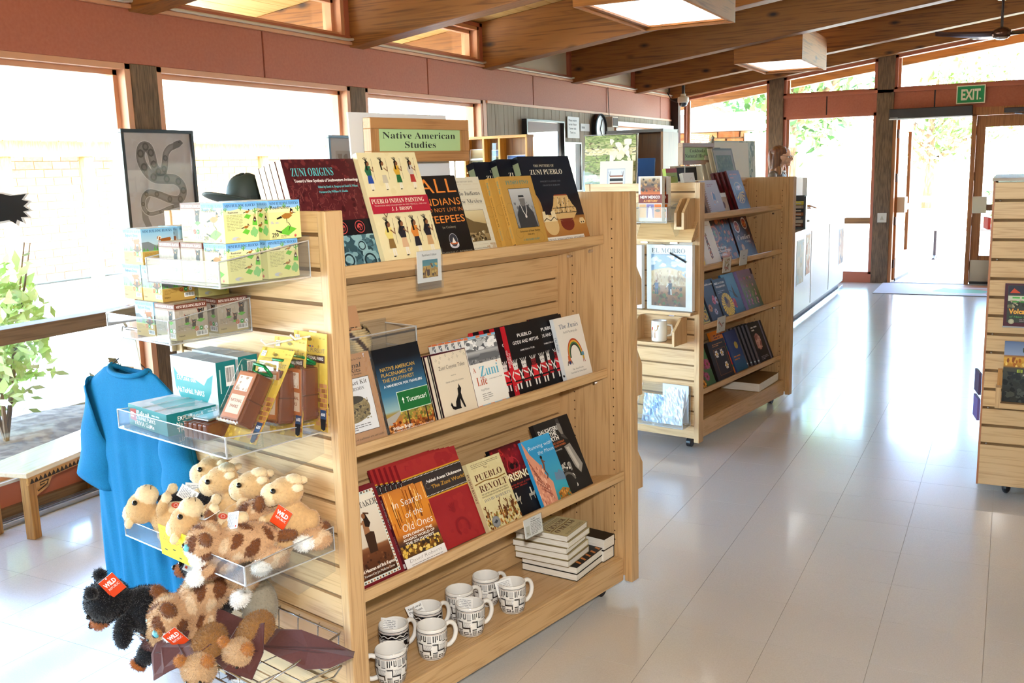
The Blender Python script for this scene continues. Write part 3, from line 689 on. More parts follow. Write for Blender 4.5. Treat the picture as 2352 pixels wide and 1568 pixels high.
# the small tray with the coiled basket on the front slats
st_ = thing('acrylic_tray', 'small clear acrylic tray holding a woven basket on the front slats', 'tray', U1(-1.2, .3, 1.008), Y1)
W2, D2, H2 = .335, .125, .062
build('base', MB().box(0, W2, -D2, 0, 0, .003), ACR, st_); build('front_wall', MB().box(0, W2, -D2, -D2 + .003, .003, H2), ACR, st_)
for x in (0, W2 - .003): build('side_wall', MB().box(x, x + .003, -D2, 0, .003, H2), ACR, st_)
build('hook_lip', MB().box(0, W2, -.003, 0, .003, H2 + .014), ACR, st_)
ed = MB()
for a, b in (((0, -D2, 0), (W2, -D2, 0)), ((W2, -D2, 0), (W2, -D2, H2)), ((W2, 0, 0), (W2, -D2, 0)), ((W2, 0, H2), (W2, -D2, H2)), ((0, -D2, H2), (W2, -D2, H2))): ed.tube([a, b], .0022, 6)
build('polished_edge', ed, ACRE, st_)

# ---------------------------------------------------------------- ceiling lights, fan, camera dome, exit sign
DIFF = mat('lamp_diffuser', 'ffffff', .5, emit='fffdf4', es=1.1)
for lab, xa, xb, ya, yb, zz in (('large square-cut pine ceiling light nearest the camera', -2.47, -1.8, 5.68, 7.0, 2.465), ('pine box ceiling light farther back under the beams', -2.44, -1.80, 9.45, 10.75, 2.425)):
    t = thing('ceiling_light', lab, 'lamp', ((xa + xb) / 2, (ya + yb) / 2, zz)); hx, hy = (xb - xa) / 2, (yb - ya) / 2; cx_ = (xa + xb) / 2
    top = lambda x: zb(cx_ + x) + .12 - zz
    for y in (-hy, hy - .02): build('side_board', MB().prism([(-hx, 0), (hx, 0), (hx, top(hx)), (-hx, top(-hx))], y, y + .02), LAMPW, t, bevel=.002)
    for x in (-hx, hx - .02): build('side_board', MB().prism([(-hy + .02, 0), (hy - .02, 0), (hy - .02, top(x)), (-hy + .02, top(x))], x, x + .02, 'x'), wood('lamp_pine_y', 'ac6820', '7e4812', 'y', fine=40., rough=.62, figure=4., knots='5e300e'), t, bevel=.002)
    rr = MB(); rr.box(-hx + .02, -hx + .06, -hy + .02, hy - .02, .018, .03); rr.box(hx - .06, hx - .02, -hy + .02, hy - .02, .018, .03); rr.box(-hx + .06, hx - .06, -hy + .02, -hy + .06, .018, .03); rr.box(-hx + .06, hx - .06, hy - .06, hy - .02, .018, .03)
    build('inner_rim', rr, LAMPW, t); build('diffuser', MB().box(-hx + .055, hx - .055, -hy + .055, hy - .055, .031, .036), DIFF, t)
fan = thing('ceiling_fan', 'bronze three-bladed ceiling fan under a beam at the upper right', 'fan', (-.15, 9.15, 2.47)); BRZ = mat('fan_bronze', '6a4a3a', .25, .7)
fn_ = MB(); fn_.lathe([(0, -.04), (.035, -.038), (.065, -.02), (.078, .006), (.07, .03), (.045, .05), (.02, .06), (0, .062)], 24); build('motor', fn_, BRZ, fan, smooth=True)
build('bottom_cap', MB().lathe([(.0, -.042), (.03, -.041), (.058, -.028), (.06, -.024), (.03, -.036), (0, -.037)], 24), mat('fan_chrome', 'd9d2ca', .15, .9), fan, smooth=True)  # pale metal shell under the motor, does not emit
build('downrod', MB().tube([(0, 0, .06), (0, 0, .3)], .011, 10), DARKB, fan)
build('canopy', MB().lathe([(0, .27), (.04, .272), (.062, .3), (.066, .35), (0, .37)], 20), mat('fan_chrome', 'd9d2ca', .15, .9), fan, smooth=True)
for k, a in enumerate((18, 188, 120)):
    b = MB(); ca, sa = math.cos(R(a)), math.sin(R(a))
    def bl_(u, v, ca=ca, sa=sa):
        l = .06 + .44 * u; w = (.032 + .05 * math.sin(PI * min(1, u * 1.15 + .1)) ) * (v - .5) * (1 if u < .97 else .5); zz = .012 + .03 * (v - .5) + .03 * u * u
        return (l * ca - w * sa, l * sa + w * ca, zz)
    b.grid(bl_, 14, 4); build('blade', b, mat('fan_blade', '4a2c20' if k < 2 else '4a2c20', .3, .2), fan, smooth=True).modifiers.new('s', 'SOLIDIFY').thickness = .008
dm = thing('dome_camera', 'white security dome camera hanging in the far left corner', 'camera', (-3.70, 11.9, 2.30))
build('stem', MB().tube([(0, 0, .05), (0, 0, .16)], .02, 12), BLACK, dm)
build('housing', MB().lathe([(0, .06), (.03, .058), (.034, .03), (.066, .02), (.07, 0), (.07, -.04), (.062, -.05), (0, -.05)], 24), mat('cream_plastic', 'd9cdbb', .4), dm, smooth=False)
build('dome', MB().lathe([(.056, -.05), (.05, -.075), (.03, -.095), (0, -.1)], 20), mat('dome_dark', '2c2c34', .1, coat=1.), dm, smooth=True)
build('cable', MB().tube([(-.27, .2, .1), (-.2, .15, .0), (-.1, .08, -.04), (-.05, .02, .0)], .006, 6), BLACK, dm)
ex = thing('exit_sign', 'green and white EXIT sign above the door', 'sign', (-.63, YF - .03, 2.085))
build('box', MB().box(0, .30, 0, .028, 0, .205), mat('sign_frame', 'e9e4c8', .4), ex, bevel=.003)
mb = MB(); A = Art(mb, lambda x, y, z: (x, -z, y)); A.rect(.012, .012, .288, .193, '2f9a5c'); A.text('EXIT', .15, .045, .115, 'f3efd8', w=.2, st='b', off=.01); A.poly([(.24, .04), (.262, .052), (.24, .064)], 'f3efd8')
build('face', mb, PRINT, ex)
sp = thing('light_switch', 'pale switch plate on the brown post beside the door', 'switch', (-1.435, YF - .032, .735)); build('plate', MB().box(0, .105, 0, .012, 0, .115), mat('switch_beige', 'cfc4b2', .4), sp, bevel=.003); build('arrow', MB().prism([(.03, .03), (.075, .03), (.0525, .085)], -.002, 0), mat('arrow_tan', 'b5a58c', .5), sp)
mt = thing('door_mat', 'grey entrance mat with a faded green map print inside the door', 'mat', (-1.34, 11.42, 0))
mb = MB(); mb.box(0, 1.5, 0, .98, 0, .008, 0, '8f8d92'); A = Art(mb, lambda x, y, z: (x, y, .008 + z)); A.rect(0, 0, 1.5, .98, 'b3b1b6')
A.rect(.62, .1, 1.45, .9, 'b58f7a'); A.poly([(.5, .35), (.62, .1), (1.3, .1), (1.45, .4), (1.2, .75), (.7, .8)], 'b98f78'); A.poly([(.6, .3), (.8, .2), (1.1, .22), (1.2, .4), (1.0, .55), (.85, .5), (.7, .6)], '6aa878'); A.rect(.75, .62, 1.2, .68, 'd9d2d0'); A.rect(.85, .14, 1.15, .18, 'd9d6d4')
build('pile', mb, MATTE, mt)
# ---------------------------------------------------------------- books
def book(name, label, loc, yaw, lean, w, h, t, cover, art=None, spine=None, group=None, back=None, pages=PAGES, m=None, cat='book'):
    """stands on its tail; local x across the front cover, y into the block, z up"""
    k = thing(name, label, cat, loc, Euler((-R(lean), 0, yaw)), group); c = .0012
    mb = MB(); mb.box(0, w, 0, c, 0, h, 0, cover); mb.box(0, w, t - c, t, 0, h, 0, back or cover); mb.box(0, c, c, t - c, 0, h, 0, back or cover)
    if art: art(Art(mb, lambda x, y, z: (x, -z, y)), w, h)
    if spine: spine(Art(mb, lambda x, y, z: (-z, t - y, h - x)), h, t)
    build('cover', mb, m or PRINT, k); build('pages', MB().box(c, w - .003, c, t - c, .002, h - .003), pages, k)
    return k
def flat_book(name, label, loc, yaw, w, h, t, cover, art=None, group=None, cat='book'):
    """lies on its back; local x and y are the two page sides, z up; spine at x = w"""
    k = thing(name, label, cat, loc, (0, 0, yaw), group); c = .0012
    mb = MB(); mb.box(0, w, 0, h, t - c, t, 0, cover); mb.box(0, w, 0, h, 0, c, 0, cover); mb.box(w - c, w, 0, h, c, t - c, 0, cover)
    if art: art(Art(mb, lambda x, y, z: (x, y, t + z)), w, h)
    build('cover', mb, PRINT, k); build('pages', MB().box(.002, w - c, .002, h - .002, c, t - c), PAGES, k)
    return k
def s1(al, dy=0.): return U1(al, .117 + dy, 1.258 - dy * .22)
def s2(al, dy=0.): return U1(al, .106 + dy, .803 - dy * .22)
def s3(al, dy=0.): return U1(al, .042 + dy, .449 - dy * .22)
def copies(b, place, al, dy, n, dx, step, labels, yaw=Y1):
    """more copies of the same book behind it, each a little to the left and deeper"""
    for k in range(1, n + 1):
        dup(b, place(al - dx * k, dy + step * k), tuple(b.rotation_euler), label=labels.format(['first', 'second', 'third', 'fourth', 'fifth', 'sixth'][k - 1]))

def figure(A, x, y, h, body, skirt, hair='1b1512', skin='8a5a3c', feather='2a2622', flip=1):
    """small standing dancer in profile"""
    q = A.tf(x, y, h, 0, flip)
    q.line([(.02, .0), (.03, .22)], .05, 'ece4d2'); q.line([(.1, .02), (.08, .22)], .05, 'ece4d2'); q.line([(.0, .0), (.07, .0)], .025, hair)
    q.poly([(-.07, .2), (.15, .2), (.12, .46), (-.03, .46)], skirt); q.poly([(-.05, .44), (.13, .44), (.15, .72), (-.02, .74), (-.1, .58)], body)
    q.line([(.1, .66), (.22, .56), (.24, .7)], .04, skin); q.disc(.07, .8, .065, skin, .075, 12); q.poly([(-.02, .6), (-.02, .84), (.06, .9), (.1, .86), (.03, .8), (.04, .6)], hair)
    for i, a in enumerate((-.06, -.01, .04, .09)): q.line([(.04, .87), (a, 1.0 - abs(i - 1.5) * .02)], .018, feather)
    q.line([(.22, .3), (.25, .95)], .008, '5a4a38')
def a_zo(A, W, H):
    A.grad(0, 0, W, H, [(0, '3c1519'), (.5, '5a1f24'), (1, '4a1a20')])
    A.blobs(0, H * .42, W, H, 150, .008, ['6d2a2d', '702f30', '431419', '5d2226'], 3)
    r = random.Random(5)
    for _ in range(70): x, y = r.uniform(.0, W), r.uniform(H * .42, H * .75); A.line([(x, y), (x + r.uniform(-.008, .008), y + r.uniform(.004, .02)), (x + r.uniform(-.01, .01), y + r.uniform(.008, .02))], .0012, '8a4a48')
    A.rect(0, H * .30, W, H * .44, '17151b')
    A.grad(0, 0, W, H * .30, [(0, '27414c'), (.5, '5d8590'), (1, '39545f')]); A.blobs(0, 0, W, H * .30, 220, .012, ['7fa6ae', '4a6d78', '25404a', '8fb4ba', '35525c'], 8, 1.4)
    for x, y, k in ((W * .78, H * .2, .012), (W * .55, H * .08, .017), (W * .85, H * .06, .02)): A.ring(x, y, k * .75, k, '1d3038'); A.ring(x, y, k * 1.05, k * 1.25, '86aab2')
    for x in (W * .57, W * .82): A.ring(x, H * .37, .0145, .0165, 'c8504f'); A.disc(x, H * .37, .0095, 'c8504f'); A.blobs(x - .008, H * .37 - .008, x + .008, H * .37 + .008, 14, .003, ['17151b'], 4)
    A.text('ZUNI ORIGINS', .018, H * .845, .021, '5ec4c8', w=.132, al='l', st='s', off=-.005)
    A.text('Toward a New Synthesis of Southwestern Archaeology', .021, H * .79, .0075, 'f4f0ec', w=.205, al='l', st='b')
    A.text('Edited by David A. Gregory and David R. Wilcox', .09, H * .735, .0058, '6cc6cc', w=.13, al='l', st='b'); A.text('Foreword by William H. Doelle', .09, H * .69, .0058, '6cc6cc', w=.092, al='l', st='b')
def a_pip(A, W, H):
    A.rect(0, 0, W, H, 'e9dcae'); A.blobs(0, 0, W, H, 60, .012, ['ebdfb4', 'e5d7a5', 'e7daab'], 2)
    for i, (b_, s_) in enumerate((('2f6a4a', '2c4ea0'), ('e9dcae', 'c9bfa8'), ('d8a93a', '2f6a3a'), ('c9c2b6', 'b03a34'))): figure(A, W * (.1 + .24 * i), H * .66, H * .3, b_, s_)
    for i, (b_, s_) in enumerate((('e5d27a', '8a6a3a'), ('26222a', 'd8b08a'), ('d8853a', '26222a'), ('26222a', 'c9a070'))): figure(A, W * (.16 + .22 * i), H * .06, H * .36, b_, s_)
    q = A.tf(W * .2, H * .41, .05)
    for s_ in (-1, 1): q.line([(.0, 0), (.2 * s_, .35), (.15 * s_, .8)], .05, '4a3426'); q.line([(.2 * s_, .35), (.45 * s_, .6)], .04, '4a3426'); q.line([(.17 * s_, .55), (.38 * s_, .85)], .04, '4a3426')
    A.rect(0, H * .445, W, H * .595, 'b3263a'); A.text('PUEBLO INDIAN PAINTING', W * .47, H * .535, .0125, 'f3e7d2', w=W * .9, st='s', off=-.005)
    A.text('TRADITION AND MODERNISM IN NEW MEXICO, 1900-1930', W * .5, H * .508, .004, 'e3c0b4', w=W * .9); A.text('J. J. BRODY', W * .5, H * .466, .0095, 'f3e7d2', w=W * .36, st='s', off=-.005)
def a_all(A, W, H):
    A.rect(0, 0, W, H, '1c1816'); o = 'e8893a'
    A.text('ALL', W * .53, H * .785, .042, o, w=W * .84, off=-.006); A.text('INDIANS', W * .54, H * .63, .021, o, w=W * .86, off=-.002); A.text('DO NOT LIVE IN', W * .55, H * .55, .0115, 'd97f38', w=W * .86, off=-.002)
    A.text('TEEPEES', W * .55, H * .415, .021, o, w=W * .84, off=.004); A.text('(or Casinos)', W * .56, H * .345, .007, '9a8f7c', w=W * .3, st='s', off=-.005)
    x, y = W * .58, H * .18; A.disc(x, y - .012, .018, 'c9c6cc', .008); A.rect(x - .018, y - .012, x + .018, y - .004, 'e8e6ea'); A.disc(x, y + .004, .0165, '3a3a42', .019); A.disc(x, y - .005, .016, 'b9643a', .004); A.poly([(x - .008, y - .005), (x + .008, y - .005), (x + .001, y + .012)], 'efe9e0'); A.ring(x, y + .004, .0158, .017, 'b9b9c2', sy=1.13, a0=-20, a1=200)
    A.text('CATHERINE C. ROBBINS', W * .55, H * .035, .0062, '8f8779', w=W * .8)
def a_pi(A, W, H):
    A.rect(0, 0, W, H, 'd9d3bf'); A.greek(W * .1, H * .03, W * .95, H * .95, 14, 'cfc5ae', 4, .12)
    A.text('POSTCARD HISTORY SERIES', W * .5, H * .93, .0045, '8b8371', w=W * .62); A.text('Pueblo Indians', W * .5, H * .76, .0125, '5a5a58', w=W * .84, st='s', off=-.005); A.text('of New Mexico', W * .5, H * .655, .0125, '5a5a58', w=W * .84, st='s', off=-.005)
    x0, x1, y0, y1 = W * .16, W * .88, H * .16, H * .56; A.rect(x0 - .001, y0 - .001, x1 + .001, y1 + .001, '6a5a40'); A.grad(x0, y0, x1, y1, [(0, '8a744e'), (.5, 'b79f70'), (1, 'd9cba2')])
    A.poly([(x0, y0 + .03), (x0, y0 + .06), (x0 + .03, y0 + .075), (x0 + .06, y0 + .06), (x1, y0 + .05), (x1, y0 + .02)], '6e5a3a'); A.blobs(x0, y0, x1, y0 + .03, 60, .006, ['54442c', 'd6c9a4', '8a744e', '3c3020'], 6)
    A.blobs(x0 + .005, y0 + .005, x0 + .04, y0 + .022, 22, .005, ['efe8d4', 'e0d6bc', '4a3c28'], 9, .5); A.blobs(W * .72, H * .02, W * .98, H * .12, 14, .008, ['bfa88a', 'c9b496'], 3); A.text('Paul and Kathleen Nickens', W * .5, H * .06, .004, '6a6455', w=W * .5)
def a_pp(A, W, H):
    A.rect(0, 0, W, H, 'bf9447'); [A.ring(W * x, H * y, .016, .0175, 'ab8440') for x, y in ((.12, .55), (.2, .2), (.85, .65), (.8, .12), (.5, .88))]
    A.text('PEDRO PINO', W * .52, H * .885, .0125, '3f8d84', w=W * .68, st='s', off=-.005)
    x0, x1, y0, y1 = W * .2, W * .84, H * .27, H * .82; A.rect(x0 - .0015, y0 - .0015, x1 + .0015, y1 + .0015, '3b362e'); A.grad(x0, y0, x1, y1, [(0, '77787a'), (.5, '9fa1a3'), (1, 'c4c6c8')])
    A.blobs(x0, y0, x1, y0 + .08, 40, .008, ['8a8c8e', '6f7072', 'a4a6a8'], 4); c = (x0 + x1) / 2
    A.poly([(c - .04, y0), (c + .045, y0), (c + .04, y0 + .045), (c + .02, y0 + .07), (c - .02, y0 + .07), (c - .04, y0 + .04)], '3e3f42'); A.disc(c, y0 + .083, .0125, '77736f', .017); A.poly([(c - .015, y0 + .08), (c - .013, y0 + .102), (c + .012, y0 + .102), (c + .015, y0 + .08), (c + .011, y0 + .094), (c - .011, y0 + .094)], '2a2a2c'); A.line([(c - .013, y0 + .094), (c + .013, y0 + .094)], .004, 'b9b6b2')
    A.line([(c - .013, y0 + .072), (c - .008, y0 + .05), (c, y0 + .036)], .003, 'd4d2ce'); A.line([(c + .013, y0 + .072), (c + .008, y0 + .05), (c, y0 + .036)], .003, 'd4d2ce'); A.disc(c, y0 + .034, .0045, 'e4e2de')
    A.text('Governor of Zuni Pueblo', W * .52, H * .205, .0062, '2a2420', w=W * .62, st='s', off=-.005); A.text('1830-1878', W * .52, H * .16, .0045, '2a2420', w=W * .2, st='s'); A.text('E. RICHARD HART', W * .5, H * .085, .0062, '3f8d84', w=W * .5, st='s')
def sp_pp(A, L, T):
    A.rect(0, 0, L, T, 'c89c4c'); A.text('Pedro Pino', .012, T * .22, T * .5, '4a9288', al='l', w=.04, st='s'); A.text('Governor of Zuni Pueblo, 1830-1878', .06, T * .3, T * .36, '2a2420', al='l', w=.09); A.text('E. Richard Hart', .158, T * .3, T * .36, '4a9288', al='l', w=.035); A.rect(L - .012, T * .15, L - .003, T * .85, '1c1a18')
def pot(A, x, y, s_, body='d9b67c', base='7a3326', zig=True):
    q = A.tf(x, y, s_); prof = [(.30, .0), (.62, .12), (.98, .42), (1.0, .62), (.78, .86), (.58, 1.25), (.56, 1.32)]
    q.poly([(-a, b) for a, b in prof[::-1]] + prof, body); q.poly([(-.3, 0), (.3, 0), (.62, .14), (-.62, .14)], base); q.poly([(-.56, 1.32), (.56, 1.32), (.5, 1.38), (-.5, 1.38)], '9a4a2c')
    if zig:
        r = random.Random(int(x * 1e4)); P = []
        for _ in range(60):
            u = r.uniform(-.85, .85); v = r.uniform(.4, 1.22); lim = .93 if v < .8 else .6
            if abs(u) < lim: d = r.uniform(.03, .1); P.append([(u, v), (u + d, v + r.uniform(-.05, .05)), (u + d * r.uniform(0, 1), v + d)])
        q.many(P, '241a16')
        for k in range(5): q.line([(-.5 + .2 * k, .45), (-.3 + .2 * k, 1.2)], .035, '2a1c16' if k % 2 else 'efe0bc')
        q.line([(-.97, .44), (.97, .44)], .03, '2a1c16'); q.line([(-.9, .7), (.9, .7)], .03, '2a1c16')
def a_pz(A, W, H):
    A.grad(0, 0, W, H, [(0, '1d1820'), (.3, '2a2028'), (.6, '14161f'), (1, '1a1d28')]); A.grad(0, 0, W, H * .3, [(0, '5e3d28'), (.15, 'a86f38'), (.8, 'c08a48'), (1, '8a5a30')])
    A.disc(W * .02, H * .42, .05, 'b88848', .06, 24); A.disc(W * .62, H * .22, .036, '7a2f22', .026); pot(A, W * .62, H * .24, .066)
    A.disc(W * .3, H * .21, .036, 'dcbc84', .034); A.poly([(W * .16, H * .25), (W * .18, H * .37), (W * .23, H * .37), (W * .23, H * .33), (W * .28, H * .33), (W * .28, H * .3), (W * .34, H * .3), (W * .34, H * .36), (W * .42, H * .38), (W * .43, H * .25)], 'ecdcb4'); A.line([(W * .17, H * .26), (W * .23, H * .29), (W * .3, H * .26), (W * .38, H * .3), (W * .43, H * .26)], .003, '2a1c16')
    pot(A, W * .92, H * .19, .017, 'e4cfa0', 'b88a50', False); A.disc(W * .9, H * .215, .003, '2a1c16'); A.disc(W * .945, H * .215, .003, '2a1c16')
    A.text('THE POTTERY OF', W * .45, H * .875, .0085, 'cfc8b4', w=W * .4, st='s', off=-.005); A.text('ZUNI PUEBLO', W * .47, H * .79, .0165, 'f0ead8', w=W * .63, st='s', off=-.005)
    A.text('DWIGHT P. LANMON AND', W * .5, H * .7, .005, '6e7078', w=W * .4, st='s'); A.text('FRANCIS H. HARLOW', W * .5, H * .655, .005, '6e7078', w=W * .34, st='s')
    A.rect(W * .03, .004, W * .88, .022, 'efece4'); A.text('PROPERTY OF EL MORRO NATIONAL MONUMENT', W * .455, .008, .0085, '4a4a4e', w=W * .82)
def sp_pz(A, L, T): A.rect(0, 0, L, T, '14161f'); A.rect(.02, T * .1, .06, T * .9, '8d9a7c'); A.text('ZUNI PUEBLO', .065, T * .25, T * .45, 'ddd8c8', al='l', w=.07, st='s'); A.text('LANMON HARLOW', .16, T * .3, T * .3, 'ddd8c8', al='l', w=.06, st='s')
ZO = book('large_paperback', 'dark red Zuni Origins paperback with a teal rock-art photo below', s1(-1.246, .022), Y1, 18, .232, .293, .02, '3c1519', a_zo, lambda A, L, T: A.grad(0, 0, L, T, [(0, 'e8cfa8'), (1, 'f1e2c6')]), 'copies of the dark red origins book')  # spine gradient carries the overexposure of the window side in its colour
for k, lab in enumerate(('first dark red origins paperback behind the front copy, only its spine edge showing', 'second origins paperback counted back from the front copy, spine washed pale by glare', 'third origins paperback counted back from the front copy, spine washed pale by glare', 'rearmost dark red origins paperback, smallest in the leaning row')):
    dup(ZO, s1(-1.247 - .0 * k, .022 + .0225 * (k + 1)), (-R(18), 0, Y1), lab)
PIP = book('large_paperback', 'cream Pueblo Indian Painting book with dancers and a red title band', s1(-1.018, 0), Y1, 18, .213, .303, .016, 'e9dcae', a_pip)
ALL = book('paperback', 'black paperback with large orange words about Indians and teepees', s1(-.84, .008), Y1, 18, .178, .236, .018, '1c1816', a_all)
PI_ = book('paperback', 'beige Pueblo Indians of New Mexico paperback with a sepia photograph', s1(-.70, .024), Y1, 18, .157, .232, .012, 'd9d3bf', a_pi)
PP = book('paperback', 'front copy of the tan Pedro Pino paperback with a seated man in grey', s1(-.482, .0), Y1, 18, .158, .224, .015, 'bf9447', a_pp, sp_pp, 'tan Pedro Pino paperbacks')
copies(PP, s1, -.482, 0, 3, .028, .0165, '{} tan Pedro Pino paperback behind the front copy, spine showing')
PZ = book('large_hardback', 'dark blue Pottery of Zuni Pueblo hardback with painted pots and a white strip', s1(-.338, .02), Y1, 18, .268, .292, .03, '14161f', a_pz, sp_pz, 'dark blue pottery hardbacks', m=GLOSS)
dup(PZ, s1(-.405, .052), tuple(PZ.rotation_euler), 'dark blue pottery hardback just behind the front copy, spine showing'); dup(PZ, s1(-.475, .085), tuple(PZ.rotation_euler), 'rear copy of the dark blue pottery hardback, mostly hidden')

# middle shelf
def a_bk(A, W, H):
    A.rect(0, 0, W, H, 'b98a62'); A.blobs(0, 0, W, H, 80, .006, ['b5865e', 'bd8f68'], 3); A.text('Made in USA', W * .72, H * .93, .0045, '3a2a20', w=W * .26, st='s')
    A.text('Traditional', W * .5, H * .845, .013, '2a1d16', w=W * .62, st='c', off=.005); A.text('Craft Kits', W * .55, H * .795, .011, '2a1d16', w=W * .48, st='c', off=.005); A.text('Learn. Create. Imagine.', W * .6, H * .765, .005, '3a2a20', w=W * .4, st='s')
    A.rect(W * .1, H * .14, W * .9, H * .735, '1e1c20'); A.rect(W * .107, H * .146, W * .893, H * .729, 'eef0f4'); A.text('Coiled Basket Kit', W * .5, H * .66, .0115, '3a3a3c', w=W * .7, st='s', off=-.005); A.text('CLASSIC VERSION', W * .5, H * .595, .009, '4a4a4c', w=W * .56, st='s', off=-.005)
    x, y = W * .5, H * .4; A.disc(x, y, W * .31, '8c7a52', H * .15, 32); A.blobs(x - W * .29, y - H * .13, x + W * .29, y + H * .1, 260, .0035, ['a89468', '7a6a46', '9a8a60', '5e5238'], 7, 1.3); A.disc(x, y + H * .1, W * .22, '2a241c', H * .045)
    A.many([[(x - W * .3 + i * .011, y - .012 + (i % 4) * .006), (x - W * .3 + i * .011 + .01, y - .01 + (i % 4) * .006), (x - W * .3 + i * .011 + .006, y - .02 + (i % 4) * .006)] for i in range(int(W * .6 / .011))], '2a221a')
    A.greek(W * .25, H * .165, W * .75, H * .235, 3, '55555a', 6, .3); A.text('Make your own gallery of traditional arts and crafts!', W * .5, H * .06, .0055, '2a1d16', w=W * .9, st='i')
def kit(label, loc, lean, hang=False):
    k = thing('craft_kit', label, 'craft kit', loc, Euler((-R(lean), 0, Y1)), 'basket craft kits'); w, h = .19, .236
    mb = MB(); mb.box(0, w, 0, .001, 0, h, 0, 'b98a62'); a_bk(Art(mb, lambda x, y, z: (x, -z, y)), w, h); build('card', mb, MATTE, k)
    ht = MB(); ht.box(.0, w, .006, .0075, h + .055, h + .125, 0, 'b98a62'); A = Art(ht, lambda x, y, z: (x, .006 - z, y)); A.rect(.115, h + .083, .152, h + .115, 'f0f0f0'); A.greek(.119, h + .087, .148, h + .112, 4, '5a5a60', 3, .4); A.disc(.134, h + .065, .004, '2a1d16'); A.greek(.142, h + .06, .178, h + .07, 2, '2a1d16', 3, .5); build('header_card', ht, MATTE, k)
    def bag(u, v):
        x = -.006 + (w + .014) * u; z = (h + .06) * v; bul = math.sin(PI * u) ** .6; wr = .003 * math.sin(u * 41 + v * 9) * math.sin(v * 23 + u * 13)
        return (x, -.003 - .006 * bul * (v < .9) + wr * (1 if u > .8 else .25), z - .002)
    build('clear_bag', MB().grid(bag, 30, 24), clear('crinkled_film', 'fbfbfb', .07, rough=.06, haze=.02), k, smooth=False)
    b2 = MB().grid(lambda u, v: (w + .002 + .022 * u * (1 - .5 * v), .006 + .014 * u + .006 * math.sin(v * 31 + u * 5), .24 * v), 6, 26)
    build('bag_fold', b2, clear('film_fold', 'e9e9e9', .12, rough=.08, haze=.07), k)
    return k
kit('brown basket craft kit in a clear bag at the left end of the middle shelf', s2(-1.243, .0), 15); kit('rear basket craft kit whose kraft header card rises behind the front one', s2(-1.247, .03), 11)
def a_na(A, W, H):
    A.grad(0, 0, W, H, [(0, '5e3a1c'), (.12, 'b5662a'), (.24, '9a8a4a'), (.27, '8fb0b4'), (.45, '3d7898'), (.68, '27445e'), (.85, '15181f'), (1, '121318')])
    A.poly([(0, H * .2), (W * .3, H * .25), (W * .36, H * .25), (W * .12, H * .12), (0, H * .1)], 'a9a49a'); A.blobs(0, 0, W, H * .14, 130, .007, ['c87a34', 'a8521e', '7a3c16', 'd8924a', '5a3016'], 3); A.blobs(W * .3, H * .1, W, H * .25, 90, .006, ['c8a84a', '8a8a3a', 'b08a3c', '6a6a2c'], 5)
    A.text('NATIVE AMERICAN', .014, H * .735, .0098, 'c8a04c', w=W * .74, al='l', off=.012); A.text('PLACENAMES OF', .014, H * .67, .0098, 'c8a04c', w=W * .68, al='l', off=.012); A.text('THE SOUTHWEST', .014, H * .605, .0098, 'c8a04c', w=W * .68, al='l', off=.012); A.text('A HANDBOOK FOR TRAVELERS', .014, H * .545, .0066, 'e6e8ea', w=W * .83, al='l', st='b')
    x0, x1, y0, y1 = W * .3, W * .99, H * .235, H * .47
    for x in (W * .45, W * .85): A.rect(x - .0025, H * .05, x + .0025, H * .24, '3a2c20')
    A.poly([(x0, y0), (x1, y0), (x1, y1), (x0, y1)], 'cfe0cc'); A.poly([(x0 + .0018, y0 + .0018), (x1 - .001, y0 + .0018), (x1 - .001, y1 - .0018), (x0 + .0018, y1 - .0018)], '1f6a34'); A.text('Tucumcari', W * .7, H * .33, .0135, 'eef4ec', w=W * .44, off=.01); A.line([(W * .41, H * .325), (W * .41, H * .385)], .003, 'eef4ec'); A.poly([(W * .385, H * .365), (W * .435, H * .365), (W * .41, H * .4)], 'eef4ec')
    A.text('William Bright', .012, H * .05, .0085, 'f4eee2', w=W * .42, al='l', st='b'); A.text('Edited and with an introduction by Alice Anderton and Sean O Neill', .012, H * .022, .0046, 'f4eee2', w=W * .88, al='l')
book('paperback', 'dark blue placenames handbook with a green Tucumcari road sign', s2(-1.04, .004), Y1, 15, .172, .234, .02, '14161c', a_na)
def a_zc(A, W, H):
    A.rect(0, 0, W, H, '4a1824'); A.rect(.002, .003, W - .003, H - .003, 'dfd2bc')
    for i, (x, y) in enumerate(((.12, .9), (.25, .93), (.2, .86), (.4, .95), (.48, .88), (.62, .95), (.72, .9), (.84, .96), (.92, .91), (.58, .9))):
        for a in range(4): A.disc(W * x + .003 * math.cos(a * 1.6), H * y + .003 * math.sin(a * 1.6), .0014, 'a39a88', n=6)
    A.text('Zuni Coyote Tales', W * .5, H * .74, .011, '3c3733', w=W * .74, st='c', off=-.006); A.text('compiled by', W * .5, H * .62, .0035, '4a4540', w=W * .15, st='i'); A.text('FRANK HAMILTON CUSHING', W * .5, H * .525, .004, '4a4540', w=W * .5)
    q = A.tf(W * .47, H * .1, .055); q.poly([(-.35, .0), (.15, .0), (.1, .1), (.18, .5), (.36, .0), (.48, .0), (.36, .45), (.32, .8), (.42, 1.02), (.36, 1.12), (.28, 1.3), (.24, 1.12), (.14, 1.05), (.1, .75), (-.18, .4), (-.24, .14), (-.42, .2), (-.5, .42), (-.6, .3), (-.5, .06)], '141214')
def sp_zc(A, L, T): A.rect(0, 0, L, T, '151316'); A.rect(.0, T * .42, L, T * .58, 'e0d4be')
ZC = book('paperback', 'front copy of the cream Zuni Coyote Tales paperback with a howling coyote', s2(-.835, .002), Y1, 15, .146, .186, .012, '4a1824', a_zc, sp_zc, 'cream coyote tales paperbacks')
copies(ZC, s2, -.835, .002, 4, .012, .0128, '{} coyote tales paperback behind the front copy, black spine showing')
